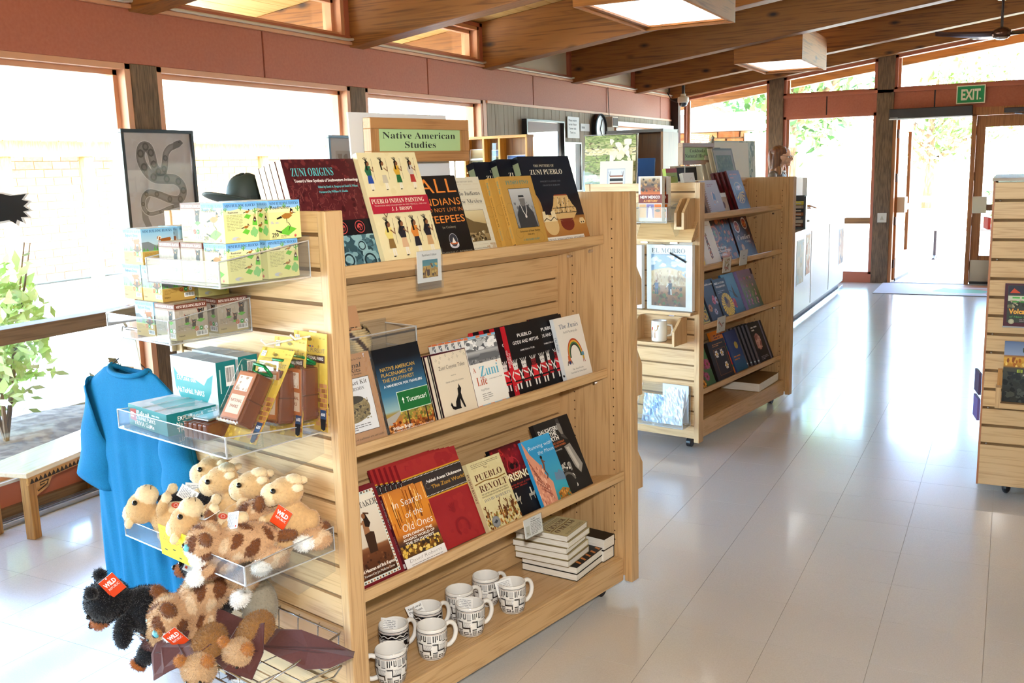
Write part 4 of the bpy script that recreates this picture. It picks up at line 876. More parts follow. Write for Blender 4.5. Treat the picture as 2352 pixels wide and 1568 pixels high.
def a_zl(A, W, H):
    A.rect(0, 0, W, H, 'ece8e0'); A.grad(0, H * .62, W, H * .97, [(0, '8d8f92'), (.25, '5a5c60'), (.45, 'b4b6b8'), (.6, '4a4c52'), (1, '7b7e82')]); A.blobs(0, H * .8, W, H * .96, 60, .011, ['dfe1e2', 'b9bcbe', '6a6c70', 'f0f0f0'], 3, 1.5); A.blobs(0, H * .62, W, H * .68, 50, .005, ['5a5c5e', 'a0a2a4', '7b7d7f'], 4)
    A.poly([(W * .28, H * .66), (W * .4, H * .75), (W * .9, H * .74), (W, H * .68), (W, H * .66)], '6a6c70')
    for y in (H * .975, .002):
        for i in range(8): A.rect(W * i / 8, y, W * (i + 1) / 8, y + .006, '7fb6d4' if i % 3 else 'd4784a')
    A.text('A', W * .1, H * .5, .016, 'b8583c', w=.012, st='s', off=-.005); A.text('Zuni', W * .55, H * .43, .031, '62b0cc', w=W * .6, st='s', off=-.005); A.text('Life', W * .26, H * .31, .026, 'b8583c', w=W * .32, st='s', off=-.005); A.disc(W * .84, H * .6, .003, 'd4784a', n=4); A.text('A Pueblo Indian in Two Worlds', W * .7, H * .365, .0035, '8a8a88', w=W * .42, st='s')
    A.text('Virgil Wyaco', W * .3, H * .23, .0065, '6a6a66', w=W * .25, st='i'); A.greek(W * .18, H * .09, W * .52, H * .2, 4, '8a8a86', 5, .3)
ZL = book('paperback', 'front copy of the white Zuni Life paperback with a cloudy mesa photo', s2(-.69, .0), Y1, 15, .14, .211, .014, 'ece8e0', a_zl, lambda A, L, T: (A.rect(0, 0, L, T, 'eeece6'), A.rect(0, 0, .004, T, 'd4784a'), A.text('A Zuni Life', .03, T * .3, T * .4, '4a7a8a', al='l', w=.04)), 'white Zuni Life paperbacks')
copies(ZL, s2, -.69, 0, 5, .012, .0145, '{} white Zuni Life paperback behind the front copy, pale spine showing')
def a_pg(A, W, H):
    A.rect(0, 0, W, H, '141215'); A.text('PUEBLO', W * .5, H * .81, .0105, 'eeeaea', w=W * .42, off=.012); A.text('GODS AND MYTHS', W * .5, H * .715, .0105, 'eeeaea', w=W * .76, off=.012); A.text('HAMILTON A. TYLER', W * .5, H * .61, .005, 'e4e0e0', w=W * .42, off=.008)
    for i, x in enumerate((.05, .3, .58, .84)):
        q = A.tf(W * x, H * .08, H * .42); c = ('d42a34', 'b4202a')[i % 2]
        q.poly([(-.17, .24), (.17, .24), (.13, .5), (.16, .72), (-.16, .72), (-.12, .5)], c); q.poly([(-.1, .7), (.1, .7), (.13, .92), (-.13, .92)], 'd9d5d2' if i != 2 else '7a1c24'); q.line([(-.14, .66), (-.24, .5), (-.16, .34)], .05, 'e6e2de'); q.line([(.14, .66), (.24, .5), (.2, .36)], .05, 'e6e2de')
        q.line([(-.08, .04), (-.08, .24)], .07, 'e6e2de'); q.line([(.08, .04), (.08, .24)], .07, 'e6e2de'); q.line([(-.1, .62), (.12, .5)], .05, 'e6e2de'); q.disc(-.05, .82, .02, '141215'); q.disc(.05, .82, .02, '141215'); q.rect(-.17, .3, .17, .35, '141215')
        for a in (-.12, -.04, .04, .12): q.line([(a * .6, .92), (a * 1.3, 1.04)], .025, 'e6e2de')
def sp_pg(A, L, T): A.rect(0, 0, L, T, 'c8242e'); A.text('PUEBLO', .085, T * .52, T * .3, 'f0e6e4', al='l', w=.035, off=.01); A.text('GODS AND MYTHS', .075, T * .12, T * .3, 'f0e6e4', al='l', w=.055, off=.01); A.text('TYLER', L - .035, T * .35, T * .25, 'f0e6e4', al='l', w=.018)
PG = book('paperback', 'front copy of the black Pueblo Gods and Myths paperback with red figures', s2(-.50, .0), Y1, 15, .168, .222, .02, '141215', a_pg, sp_pg, 'black gods and myths paperbacks')
copies(PG, s2, -.50, 0, 3, .026, .0208, '{} gods and myths paperback left behind the front copy, red spine showing')
dup(PG, s2(-.352, .022), tuple(PG.rotation_euler), 'gods and myths paperback right behind the front copy, its red spine beside the white book')
book('paperback', 'black paperback with faint orange lettering, tucked behind the white rainbow book', s2(-.31, .05), Y1, 15, .15, .225, .016, '1a1618', lambda A, W, H: (A.rect(0, 0, W, H, '1a1618'), A.text('DE', W * .16, H * .7, .014, 'b84a2a', w=W * .16, st='b'), A.text('LY', W * .16, H * .6, .014, 'b84a2a', w=W * .16, st='b')))
def a_tz(A, W, H):
    A.rect(0, 0, W, H, 'e6e1d9'); A.text('The Zunis', W * .5, H * .82, .016, '6a7684', w=W * .72, st='s', off=-.005); A.text('Self-Portrayals', W * .52, H * .74, .0085, '6a6a6a', w=W * .54, st='i')
    x, y = W * .53, H * .36
    for k, c in enumerate(('b8442c', 'e0a83a', '4a7a4a', '2a2a2a')): A.ring(x, y, .037 - k * .004, .041 - k * .004, c, a0=-5, a1=185, sy=1.45)
    A.poly([(x - .048, y - .02), (x - .03, y - .02), (x - .033, y + .006), (x - .044, y + .006)], 'c8683a'); A.disc(x - .039, y - .018, .006, '2a3a6a'); A.line([(x - .048, y - .012), (x - .054, y - .026)], .003, '2a2a2a'); A.line([(x - .03, y - .012), (x - .026, y - .026)], .003, '2a2a2a')
    A.rect(x + .032, y - .004, x + .045, y + .008, '5a8aa8'); A.rect(x + .034, y - .016, x + .043, y - .004, 'c8a03a'); A.line([(x + .036, y - .016), (x + .034, y - .026)], .003, 'a8482a'); A.line([(x + .041, y - .016), (x + .043, y - .026)], .003, 'a8482a')
    A.text('The Zuni People', W * .5, H * .15, .0055, '5a5a5a', w=W * .42, st='i'); A.text('Translated by Alvina Quam', W * .5, H * .1, .0055, '5a5a5a', w=W * .6, st='i')
book('paperback', 'white The Zunis paperback with a rainbow figure at the right end', s2(-.258, .0), Y1, 15, .145, .21, .016, 'e6e1d9', a_tz, lambda A, L, T: (A.rect(0, 0, L, T, 'd4dade'), A.text('The Zunis', .06, T * .3, T * .45, '5a6a7a', al='l', w=.05, st='s'), A.disc(L - .02, T / 2, .004, '1a1a1a')))

# lower sloping shelf
def a_tk(A, W, H):
    A.rect(0, 0, W, H, '6e1a22'); A.rect(.011, .012, W - .011, H - .012, 'd9ddd2')
    r = random.Random(3)
    for i in range(26):
        t = i / 26; y = .014 + (H - .028) * t; A.rect(W - .0165, y, W - .0125, y + .004, 'a8622c' if i % 3 else '2a2420'); A.rect(.0125, y, .0165, y + .004, 'a8622c' if i % 3 else '2a2420')
    for i in range(14): x = .016 + (W - .032) * i / 14; A.rect(x, .0135, x + .005, .0175, 'a8622c' if i % 2 else '2a2420'); A.rect(x, H - .0175, x + .005, H - .0135, 'a8622c' if i % 2 else '2a2420')
    x0, x1, y0, y1 = .02, W - .02, .021, H - .021; A.grad(x0, y0, x1, y1, [(0, '3c2014'), (.3, '6a3c22'), (.36, '8a5a38'), (.38, 'cfc0ac'), (1, 'e4dccc')]); A.blobs(x0, y0, x1, y0 + .06, 60, .006, ['5a321c', '7a4a2c', '3c2014'], 4)
    q = A.tf(W * .55, H * .42, .1); q.poly([(-.12, -.25), (.15, -.25), (.22, .25), (.08, .3), (-.1, .25)], '3a2418'); q.poly([(-.1, .25), (.1, .28), (.1, .6), (-.05, .62)], '9a6a48'); q.line([(-.04, .56), (-.3, .5), (-.42, .56)], .06, '9a6a48'); q.poly([(.0, .45), (.02, .78), (.12, .8), (.2, .5), (.12, .4)], '2a1a14'); q.disc(.04, .72, .06, '8a5a3a', .07); q.line([(.06, .8), (.24, .74)], .04, '4a2c1c')
    A.text('DREAMTAKER', W * .55, H * .79, .016, '5a5650', w=W * .72, st='s', off=-.005); A.text('Gerald Hausman and Bob Kapoun', W * .5, H * .155, .0085, 'efe6da', w=W * .76, st='b'); A.text('Foreword by Joe Medicine Crow', W * .54, H * .11, .0065, 'efe6da', w=W * .6)
TK = book('large_paperback', 'maroon bordered paperback with a sepia dancing figure at the left end', s3(-1.247, .0), Y1, 25, .172, .252, .014, '6e1a22', a_tk, None, 'maroon bordered paperbacks'); dup(TK, s3(-1.248, .016), tuple(TK.rotation_euler), 'second maroon bordered paperback behind the front copy at the left end')
def a_is(A, W, H):
    A.grad(0, 0, W, H, [(0, 'e4e0dc'), (.14, 'e8e6e4'), (.142, '4a2c18'), (.22, '8a5a24'), (.3, '3c2e2c'), (.36, '6a4022'), (.45, 'c8762a'), (.7, 'd8882c'), (1, 'c87a34')])
    r = random.Random(6)
    for i in range(46): x = r.uniform(0, W * .98); y = r.uniform(H * .42, H * .8); A.line([(x, y), (x + r.uniform(-.002, .002), min(H, y + r.uniform(.03, .08)))], r.uniform(.001, .004), r.choice(['a85a1c', 'e8a84a', '8a4416', 'f0bc6a', '6a3414']))
    A.blobs(0, H * .145, W, H * .3, 110, .007, ['d8b04a', 'a87a2c', '5a3a18', 'e4c46a', '3a2a20'], 8); A.rect(0, 0, W, H * .14, 'e6e2e0')
    A.text('In Search', W * .5, H * .78, .02, 'f6f2ea', w=W * .7, st='c', off=-.01); A.text('of the', W * .56, H * .62, .018, 'f6f2ea', w=W * .42, st='c', off=-.01); A.text('Old Ones', W * .56, H * .46, .021, 'f6f2ea', w=W * .74, st='c', off=-.01)
    A.text('EXPLORING THE', W * .5, H * .395, .0068, 'f2ece2', w=W * .72, st='b'); A.text('ANASAZI WORLD OF', W * .5, H * .345, .0068, 'f2ece2', w=W * .78, st='b'); A.text('THE SOUTHWEST', W * .5, H * .295, .0068, 'f2ece2', w=W * .7, st='b'); A.text('David Roberts', W * .5, H * .075, .0095, '5a4a44', w=W * .8, st='c', off=-.02); A.greek(W * .12, H * .01, W * .9, H * .055, 2, '8a8480', 3, .35)
def sp_is(A, L, T): A.rect(0, 0, L, T, '4e1622'); A.text('In Search of the Old Ones', .012, T * .3, T * .42, 'e8dcd8', al='l', w=.08, st='c', off=-.01); A.text('DAVID ROBERTS', .115, T * .35, T * .28, 'b88a8c', al='l', w=.05); A.rect(L - .02, T * .2, L - .008, T * .8, 'dcd4d4')
IS = book('paperback', 'front copy of the orange In Search of the Old Ones paperback', s3(-1.066, .0), Y1, 25, .152, .211, .016, 'c8762a', a_is, sp_is, 'orange old ones paperbacks', back='4e1622'); dup(IS, s3(-1.084, .0165), tuple(IS.rotation_euler), 'rear copy of the orange Old Ones paperback, maroon spine showing')
def a_zw(A, W, H):
    A.grad(0, 0, W, H, [(0, 'a22a2c'), (.5, '98242a'), (1, 'a8302e')]); A.blobs(0, 0, W, H, 60, .02, ['9c262b', 'a32b2d', '992429'], 3)
    y0, y1 = H * .56, H * .84; A.rect(0, y0, W, y1, 'd29a2c'); A.rect(0, y0 + .004, W, y1 - .004, '1a1718')
    for y in (y0 + .006, y1 - .0085): A.many([[(x, y), (x + .0028, y), (x + .0028, y + .0028), (x, y + .0028)] for x in np.arange(.002, W - .003, .0056)], 'ece6dc')
    A.rect(0, y0 + .0105, W, y1 - .0105, '3a3231'); A.text('Ashiwi A:wan Ulohnanne', W * .66, H * .715, .0085, 'f4f0ea', w=W * .62, st='b', off=.004); A.text('The Zuni World', W * .7, H * .645, .0105, 'b8893a', w=W * .58, st='b', off=.004)
    for k in range(3): A.ring(W * (.12 + .12 * k), H * .69, .008, .0105, '57504c', a0=30, a1=330)
    def hand(x, y, s_, rot, c): q = A.tf(x, y, s_, rot); q.disc(0, 0, .35, c, .4); [q.line([(.5 * (i - 1.5) * .36, .2), (.9 * (i - 1.5) * .36, .85 + .1 * (i in (1, 2)))], .16, c) for i in range(4)]; q.line([(-.3, -.05), (-.7, .3)], .15, c)
    hand(W * .62, H * .36, .022, 8, '8a2026'); hand(W * .24, H * .1, .02, -20, '8c2026'); A.ring(W * .68, H * .16, .02, .028, '8a1f26', a0=-40, a1=230)
def sp_zw(A, L, T): A.rect(0, 0, L, T, '8e2228'); A.rect(L * .17, 0, L * .42, T, '1a1718'); A.text('The Zuni World', L * .19, T * .3, T * .4, 'e8e0d8', al='l', w=L * .2, st='b')
ZW = book('large_paperback', 'front copy of the big red Zuni World book with a dark title band', s3(-.965, .022), Y1, 25, .236, .272, .011, '9a262a', a_zw, sp_zw, 'big red Zuni World books')
copies(ZW, s3, -.965, .022, 5, .0095, .0115, '{} big red Zuni World book behind the front copy, spine edge showing')
def a_pr(A, W, H):
    A.rect(0, 0, W, H, 'd8cc9c'); A.blobs(0, 0, W, H, 40, .012, ['dbd0a2', 'd4c796'], 3); A.greek(W * .1, H * .9, W * .9, H * .97, 3, '8a7f64', 4, .35); A.text('The', W * .48, H * .86, .007, '5a3022', w=.013, st='c'); A.text('PUEBLO', W * .5, H * .72, .0195, '5a2a20', w=W * .8, st='s', off=-.005); A.line([(W * .04, H * .68), (W * .35, H * .7), (W * .7, H * .675), (W * .96, H * .69)], .0035, '8f6a34')
    A.text('REVOLT', W * .53, H * .555, .0205, '5a2a20', w=W * .82, st='s', off=-.005); A.text('THE SECRET REBELLION THAT DROVE', W * .52, H * .51, .0045, '5a4a3a', w=W * .8, st='s'); A.text('THE SPANIARDS OUT OF THE SOUTHWEST', W * .52, H * .475, .0045, '5a4a3a', w=W * .82, st='s'); A.text('DAVID ROBERTS', W * .53, H * .41, .0085, '7f8086', w=W * .78, st='s', off=-.005)
    A.blobs(0, 0, W, H * .26, 170, .008, ['b88a3a', '7a4a1c', 'd8b868', '4a2c14', 'c8c090', 'a8642c', '8a7a3c'], 4, .6)
    r = random.Random(9)
    for i in range(16): x = r.uniform(.01, W - .01); y = H * r.uniform(.12, .26); A.line([(x, y), (x + r.uniform(-.004, .004), y + .022)], .004, r.choice(['6a3a1c', '8a5a2c'])); A.disc(x, y + .024, .0028, '5a3018', n=8); A.line([(x, y + .016), (x + r.uniform(-.012, .012), y + r.uniform(.02, .036))], .0022, '6a3a1c')
    A.disc(W * .24, H * .11, .017, '8b8d90', n=26); A.ring(W * .24, H * .11, .014, .0152, '77797c'); A.poly([(W * .17, H * .11), (W * .22, H * .125), (W * .25, H * .145), (W * .28, H * .12), (W * .32, H * .13), (W * .27, H * .1), (W * .23, H * .085)], '3c3e42')
PR = book('paperback', 'cream Pueblo Revolt paperback with a crowd and a grey medal seal', s3(-.732, .0), Y1, 25, .15, .211, .018, 'd8cc9c', a_pr, lambda A, L, T: (A.rect(0, 0, L, T, 'cdbf92'), A.text('PUEBLO REVOLT', .03, T * .3, T * .45, '5a2a20', al='l', w=.09, st='s')))
def a_up(A, W, H):
    A.grad(0, 0, W, H, [(0, '0f0f14'), (.45, '15131a'), (.6, '4a1016'), (.85, '8a1a22'), (1, '3a0c12')]); q = A.tf(W * .55, H * .62, .05); q.disc(0, .3, .55, '6a1218', .5); q.disc(0, .75, .22, 'a82630', .25); q.poly([(-.4, 0), (.4, 0), (.3, .5), (-.3, .5)], '8a1c24'); q.disc(-.15, .3, .2, '1c0a0e'); q.disc(.2, .3, .2, '1c0a0e'); q.ring(0, .3, .5, .58, 'b02a34')
    A.blobs(0, H * .6, W, H * .97, 50, .008, ['7a161e', '5a1016', '9a2028'], 6); A.text('PUEBLO', W * .2, H * .86, .014, 'c8342c', w=W * .34, st='b', rot=10); A.text('UPRISING', W * .5, H * .49, .0235, 'e8c04a', w=W * .92, st='b', off=.012); A.text('UPRISING', W * .5, H * .492, .0235, 'f2ecd8', w=W * .9, st='b', off=-.01); A.text('The Pueblo Revolt of 1680', W * .5, H * .42, .006, 'c23a2c', w=W * .8, st='i'); A.text('in New Mexico', W * .5, H * .385, .006, 'c23a2c', w=W * .5, st='i')
    for x in (.32, .78): q = A.tf(W * x, H * .18, .03); q.poly([(-.5, .2), (.4, .2), (.6, .6), (.4, .6), (.2, .45), (-.45, .5)], 'a8a294'); q.line([(-.4, -.2), (-.35, .25)], .1, 'a8a294'); q.line([(.3, -.2), (.25, .25)], .1, 'a8a294'); q.poly([(-.1, .45), (.15, .45), (.1, .9), (-.05, .9)], 'cfc8b8'); q.disc(.02, 1.0, .12, 'cfc8b8', n=8)
book('paperback', 'black and red paperback with a yellow UPRISING title', s3(-.603, .019), Y1, 25, .15, .222, .016, '0f0f14', a_up)
def a_rm(A, W, H):
    A.grad(0, 0, W, H, [(0, '2f8a8c'), (.2, '3aa4bc'), (.45, '3f9fc4'), (.8, '2f94cc'), (1, '3fa6dc')]); A.poly([(0, 0), (0, H), (W * .06, H * .92), (W * .14, H * .78), (W * .32, H * .62), (W * .4, H * .45), (W * .56, H * .3), (W * .5, 0)], 'd8957a'); A.blobs(0, 0, W * .42, H * .6, 60, .012, ['c8806a', 'e4a88c', 'b86e58', 'ecb89c'], 4, .5)
    for i in range(7): A.line([(W * .02 * i, H * (.75 - .08 * i)), (W * (.1 + .05 * i), H * (.55 - .07 * i)), (W * (.12 + .05 * i), H * (.3 - .04 * i))], .0022, '8a4a3c')
    q = A.tf(W * .42, H * .5, .04); q.line([(0, 0), (.15, .5), (.1, .9)], .2, '7a4a34'); q.disc(.12, 1.05, .14, '1a1412'); q.line([(.12, .8), (.4, .6)], .1, '7a4a34'); q.line([(0, 0), (.2, -.4), (.0, -.7)], .12, '6a3c2a'); A.poly([(W * .6, 0), (W * .6, H * .12), (W * .8, H * .17), (W, H * .12), (W, 0)], 'b87a34'); A.blobs(W * .6, 0, W, H * .14, 30, .006, ['8a5a24', 'd89a4a', '3f7a5a'], 5)
    A.poly([(W * .66, H * .3), (W * .7, H * .42), (W * .8, H * .4), (W * .86, H * .44), (W, H * .38), (W, H * .26)], '6a8aa8'); A.text('Running with', W * .55, H * .84, .0125, 'eef4f6', w=W * .82, st='c', off=-.01); A.text('the Moon', W * .68, H * .74, .0125, 'eef4f6', w=W * .56, st='c', off=-.01)
book('paperback', 'bright blue Running with the Moon paperback with pink cliffs', s3(-.474, .0), Y1, 25, .144, .216, .014, '2f94cc', a_rm)
def a_de(A, W, H):
    A.grad(0, 0, W, H, [(0, '2c2a29'), (.5, '1b1919'), (1, '2a2827')]); A.text('DAUGHTERS', W * .34, H * .845, .0135, 'efece6', w=W * .56, st='b', off=.012); A.text('OF THE', W * .35, H * .78, .0135, 'efece6', w=W * .36, st='b', off=.012); A.text('EARTH', W * .36, H * .715, .0135, 'efece6', w=W * .38, st='b', off=.012); A.text('THE LIVES AND LEGENDS', W * .36, H * .665, .0065, 'c2683c', w=W * .6, st='b'); A.text('OF AMERICAN INDIAN WOMEN', W * .36, H * .625, .0065, 'c2683c', w=W * .62, st='b'); A.text('CAROLYN NIETHAMMER', W * .33, H * .575, .0045, 'dcd8d2', w=W * .4)
    A.poly([(W * .62, H * .98), (W * .6, H * .85), (W * .64, H * .78), (W * .62, H * .74), (W * .7, H * .7), (W * .8, H * .66), (W * .98, H * .75), (W, H * .98)], '4a4644'); A.poly([(W * .62, H * .93), (W * .6, H * .84), (W * .64, H * .77), (W * .7, H * .76), (W * .72, H * .9)], '8a857f'); A.poly([(W * .7, H * .99), (W * .72, H * .75), (W * .9, H * .5), (W, H * .5), (W, H * .99)], '171515')
    A.poly([(W * .6, H * .6), (W * .78, H * .62), (W * .92, H * .3), (W * .8, H * .2), (W * .7, H * .3)], '9a958e'); A.poly([(W * .64, H * .58), (W * .72, H * .58), (W * .82, H * .3), (W * .76, H * .26)], 'c4bfb8'); A.blobs(W * .05, H * .05, W * .6, H * .42, 70, .013, ['e8e4de', '8f8a84', '3a3736', 'bdb8b0', '1d1b1b'], 5); A.disc(W * .42, H * .12, .03, '2a2827', .035); A.ring(W * .42, H * .14, .026, .034, '6a6560', a0=10, a1=170)
book('large_paperback', 'black and white Daughters of the Earth paperback at the right end', s3(-.368, .021), Y1, 25, .186, .25, .02, '1c1a1a', a_de)
# the flat stacks at the right end of the bottom deck
def a_pr2(A, W, H):
    q = A.tf(W, H, 1, 180); a_pr(q, W, H)
z = .1385
for i in range(2): flat_book('paperback', ('lowest' if i == 0 else 'second lowest') + ' black covered paperback of the white-edged stack on the bottom deck', U1(-.30, .05, z), Y1 + R(8), .205, .215, .024, '1c1814', lambda A, W, H: (A.rect(0, 0, W, H, '1a1614'), A.many([[(x, H * .02), (x + .012, H * .02), (x + .02, H * .12), (x + .008, H * .12)] for x in np.arange(.03, W - .02, .035)], 'c87a3a')), 'paperbacks stacked flat on the deck'); z += .0248
for i, nm in enumerate(('third', 'fourth', 'fifth', 'sixth', 'topmost')): flat_book('paperback', 'Pueblo Revolt paperback lying {} in the stack on the bottom deck'.format(nm), U1(-.318 + .004 * (i % 2), .072 + .003 * (i % 3), z), Y1 + R(9 + (i % 3)), .155, .205, .0212, 'b3a67c' if i % 2 else '8a7a58', a_pr2 if i == 4 else None, 'paperbacks stacked flat on the deck'); z += .0219
for i in range(2): flat_book('paperback', ('lower' if i == 0 else 'upper') + ' black paperback lying beside the tall stack at the right post', U1(-.118 + .004 * i, .068, .1385 + .0415 * i), Y1 + R(2), .068, .2, .041 if i == 0 else .04, '1a1616', lambda A, W, H: A.rect(W * .1, H * .6, W * .6, H * .66, 'c8963a'), 'black paperbacks beside the stack')
# small cards clipped to the shelf lips
c_ = thing('label_card', 'Puebloan Culture card in a clear clip-on holder below the cream dancers book', 'label', U1(-.93, .094, 1.20), Y1)
mb = MB(); mb.box(0, .09, -.003, 0, 0, .084, 0, 'f1efec'); A = Art(mb, lambda x, y, z: (x, -.003 - z, y)); A.text('Puebloan Culture', .045, .07, .0062, '3a3a3e', w=.056, st='s', off=-.005); A.grad(.018, .012, .076, .06, [(0, '8a6a3a'), (.5, 'c8a04a'), (.55, '5fa0a8'), (1, '4a8a98')]); A.rect(.02, .014, .05, .044, 'c49a48'); A.rect(.05, .012, .076, .036, 'b08a40'); A.blobs(.018, .012, .076, .05, 26, .006, ['d8b45a', '8a5a2c', '4a3420', 'b98a3c'], 3); A.line([(.024, .012), (.032, .04)], .003, '5a2c1c'); A.rect(.034, .018, .044, .034, '4a2c1c'); build('card', mb, PRINT, c_)
hm = MB(); hm.box(-.003, .093, -.0065, -.0045, -.018, .086); hm.box(-.003, .093, -.0065, .004, -.02, -.018); hm.box(-.003, .093, .002, .004, -.02, .05); build('clear_holder', hm, ACR, c_)
c_ = thing('label_card', 'white printed card tilted on the lip of the lower shelf by Pueblo Revolt', 'label', U1(-.602, .018, .392), Euler((R(-8), R(0), Y1)))
mb = MB(); mb.box(0, .085, -.002, 0, 0, .058, 0, 'f4f3f0'); A = Art(mb, lambda x, y, z: (x, -.002 - z, y)); A.text('Top Seller', .045, .05, .004, '4a4a4a', w=.022, st='b'); A.text('The Pueblo Revolt', .054, .043, .004, '3a3a3a', w=.045, st='b'); A.greek(.03, .005, .08, .041, 8, '77777a', 4, .35); A.rect(.006, .006, .024, .036, 'd4d0c4'); A.blobs(.006, .006, .024, .016, 10, .003, ['8a7a5c', 'b0a488'], 2); build('card', mb, PRINT, c_); build('clear_holder', MB().box(-.002, .087, -.0045, -.003, -.002, .06), ACR, c_)
# mugs on the bottom deck
def mug_bands(A, n=0): pass
def mug(label, loc, rz, kind, tagc=None):
    g = thing('mug', label, 'mug', loc, (0, 0, Y1 + rz), 'black and white patterned mugs'); r0 = .043
    prof = [(0, .004), (.03, .004), (.033, 0), (.036, .003), (.0405, .02), (.043, .045), (.0435, .07), (.043, .09), (.0425, .0945), (.0405, .0955), (.0395, .092), (.0395, .06), (.037, .015), (.03, .008), (0, .008)]
    build('body', MB().lathe(prof, 40, col='efece6'), CERA, g, smooth=True)
    hp = [(r0 - .002, 0, .078), (r0 + .014, 0, .084), (r0 + .03, 0, .074), (r0 + .036, 0, .052), (r0 + .03, 0, .03), (r0 + .014, 0, .017), (r0 - .004, 0, .018)]
    h = MB(); n = 10; pts = []
    P = [Vector(p) for p in hp]
    for i in range(len(P) - 1):
        p0, p1, p2, p3 = P[max(i - 1, 0)], P[i], P[i + 1], P[min(i + 2, len(P) - 1)]
        for t in (0, .25, .5, .75): pts.append(tuple(.5 * (2 * p1 + (p2 - p0) * t + (2 * p0 - 5 * p1 + 4 * p2 - p3) * t * t + (3 * p1 - p0 - 3 * p2 + p3) * t ** 3)))
    pts.append(hp[-1]); h.tube(pts, .0068, 10, col='efece6'); build('handle', h, CERA, g, smooth=True)
    pm = MB(); RR = lambda z: r_at(prof, z) + .0003; K = '17151a'
    def place(x, y, z): a = x / r0; r = RR(y) + z; return (r * math.cos(a), r * math.sin(a), y)
    A = Art(pm, place)
    def q(x0, x1, y0, y1, c=K, n=None):
        n = n or max(1, int((x1 - x0) / .004)); 
        for i in range(n): A.z = .0002; A.rect(x0 + (x1 - x0) * i / n, y0, x0 + (x1 - x0) * (i + 1) / n, y1, c)
    C = 2 * PI * r0; q(0, C, .0845, .0862); q(0, C, .0815, .0825, '8a5a3a'); q(0, C, .0065, .0078)
    if kind == 0:
        U = C / 6
        for i in range(6):
            x = i * U
            q(x, x + U, .0515, .0525, 'b9b7b2'); q(x + .002, x + .005, .06, .079); q(x + .008, x + .0105, .06, .079); q(x + .0135, x + .016, .066, .079); q(x + .020, x + .0225, .062, .079); q(x + .0255, x + .0275, .062, .079); q(x + .020, x + .0275, .062, .0645); q(x + .031, x + .043, .0575, .0595)
            for t in range(6): q(x + .031 + .002 * t, x + .0318 + .002 * t, .0605, .079, '6c6b70')
            q(x + .001, x + .018, .050, .0545); q(x + .0145, x + .018, .033, .0545); q(x + .0145, x + .04, .031, .0355); q(x + .037, x + .0405, .02, .0355)
            for t in range(7): A.z = .0002; A.line([(x + .021 + .003 * t, .038), (x + .0245 + .003 * t, .049)], .0007, '6c6b70')
            q(x + .02, x + .043, .0365, .0373, '4a494e'); q(x + .02, x + .043, .0492, .05, '4a494e')
            for t in range(5): q(x + .0015 + .0028 * t, x + .003 + .0028 * t, .01, .024)
            q(x + .001, x + .0155, .0255, .0285); q(x + .0185, x + .034, .0115, .014); q(x + .0185, x + .034, .018, .0205); q(x + .0195, x + .0215, .014, .018); q(x + .031, x + .033, .014, .018)
            for t in range(3): q(x + .037 + .0025 * t, x + .0385 + .0025 * t, .0095, .0165)
    else:
        q(0, C, .064, .079)
        zz = []
        for i in range(25): zz.append((C * i / 24, .0745 if i % 2 else .0685))
        for i in range(24): A.z = .0005; A.line(zz[i:i + 2], .0026, 'efece6')
        q(0, C, .06, .0625)
        for i in range(8): x = i * C / 8; q(x, x + C / 16, .04, .056); q(x + C / 16, x + C / 8, .036, .042); q(x, x + C / 8, .028, .031); q(x + .003, x + .012, .012, .026)
    build('pattern', pm, CERA, g)
    if tagc:
        t = MB(); t.T = Matrix.Translation(tagc[0]) @ Euler(tagc[1]).to_matrix().to_4x4(); t.box(-.026, .026, 0, .0006, 0, .05, 0, 'f2f1ee'); A = Art(t, lambda x, y, z: (x - .026, -z, y))
        if tagc[2]: A.text(tagc[2], .026, .036, .007, '2a2a2a', w=.044, st='s'); A.text('Puebloan', .026, .025, .007, '2a2a2a', w=.042, st='s'); A.text('Mugs', .026, .014, .007, '2a2a2a', w=.028, st='s')
        else: A.greek(.006, .006, .046, .046, 8, '8a8a90', 3, .3)
        build('price_tag', t, PRINT, g)
    return g
def r_at(prof, z):
    o = prof[3:10]
    for (ra, za), (rb_, zb_) in zip(o, o[1:]):
        if za <= z <= zb_: return ra + (rb_ - ra) * (z - za) / max(zb_ - za, 1e-6)
    return o[-1][0] if z > .09 else o[0][0]
CERA = vcol('glazed_ceramic', .12, coat=.6)
fm_ = lambda a, b: U1(a, b, .1372)
mug('black and white mug at the front left, its handle turned out of sight', fm_(-1.105, .085), R(150), 0, ((-.012, .02, .05), (R(-14), 0, R(30)), ''))
mug('second patterned mug from the left in the front row, handle to the right', fm_(-.94, .092), R(-15), 0)
mug('third patterned mug from the left in the front row, white tag inside', fm_(-.773, .097), R(-12), 0, ((-.008, .02, .052), (R(-12), 0, R(-55)), ''))
mug('rightmost patterned mug in the front row, white tag leaning on its rim', fm_(-.585, .092), R(-12), 0, ((-.022, .0, .055), (R(-10), R(-12), R(-25)), ''))
mug('zigzag banded mug at the left of the back row with a tag inside', fm_(-1.0, .185), R(-5), 1, ((-.004, .02, .05), (R(-14), 0, R(-60)), ''))
mug('zigzag banded mug, second of the back row, holding a lettered tag', fm_(-.862, .186), R(-8), 1, ((-.022, .01, .055), (R(-10), R(-24), R(-40)), 'Ancestral'))
mug('patterned mug third in the back row behind the tagged front mug', fm_(-.722, .188), R(-12), 0)
mug('rightmost patterned mug of the back row', fm_(-.597, .19), R(-10), 0)
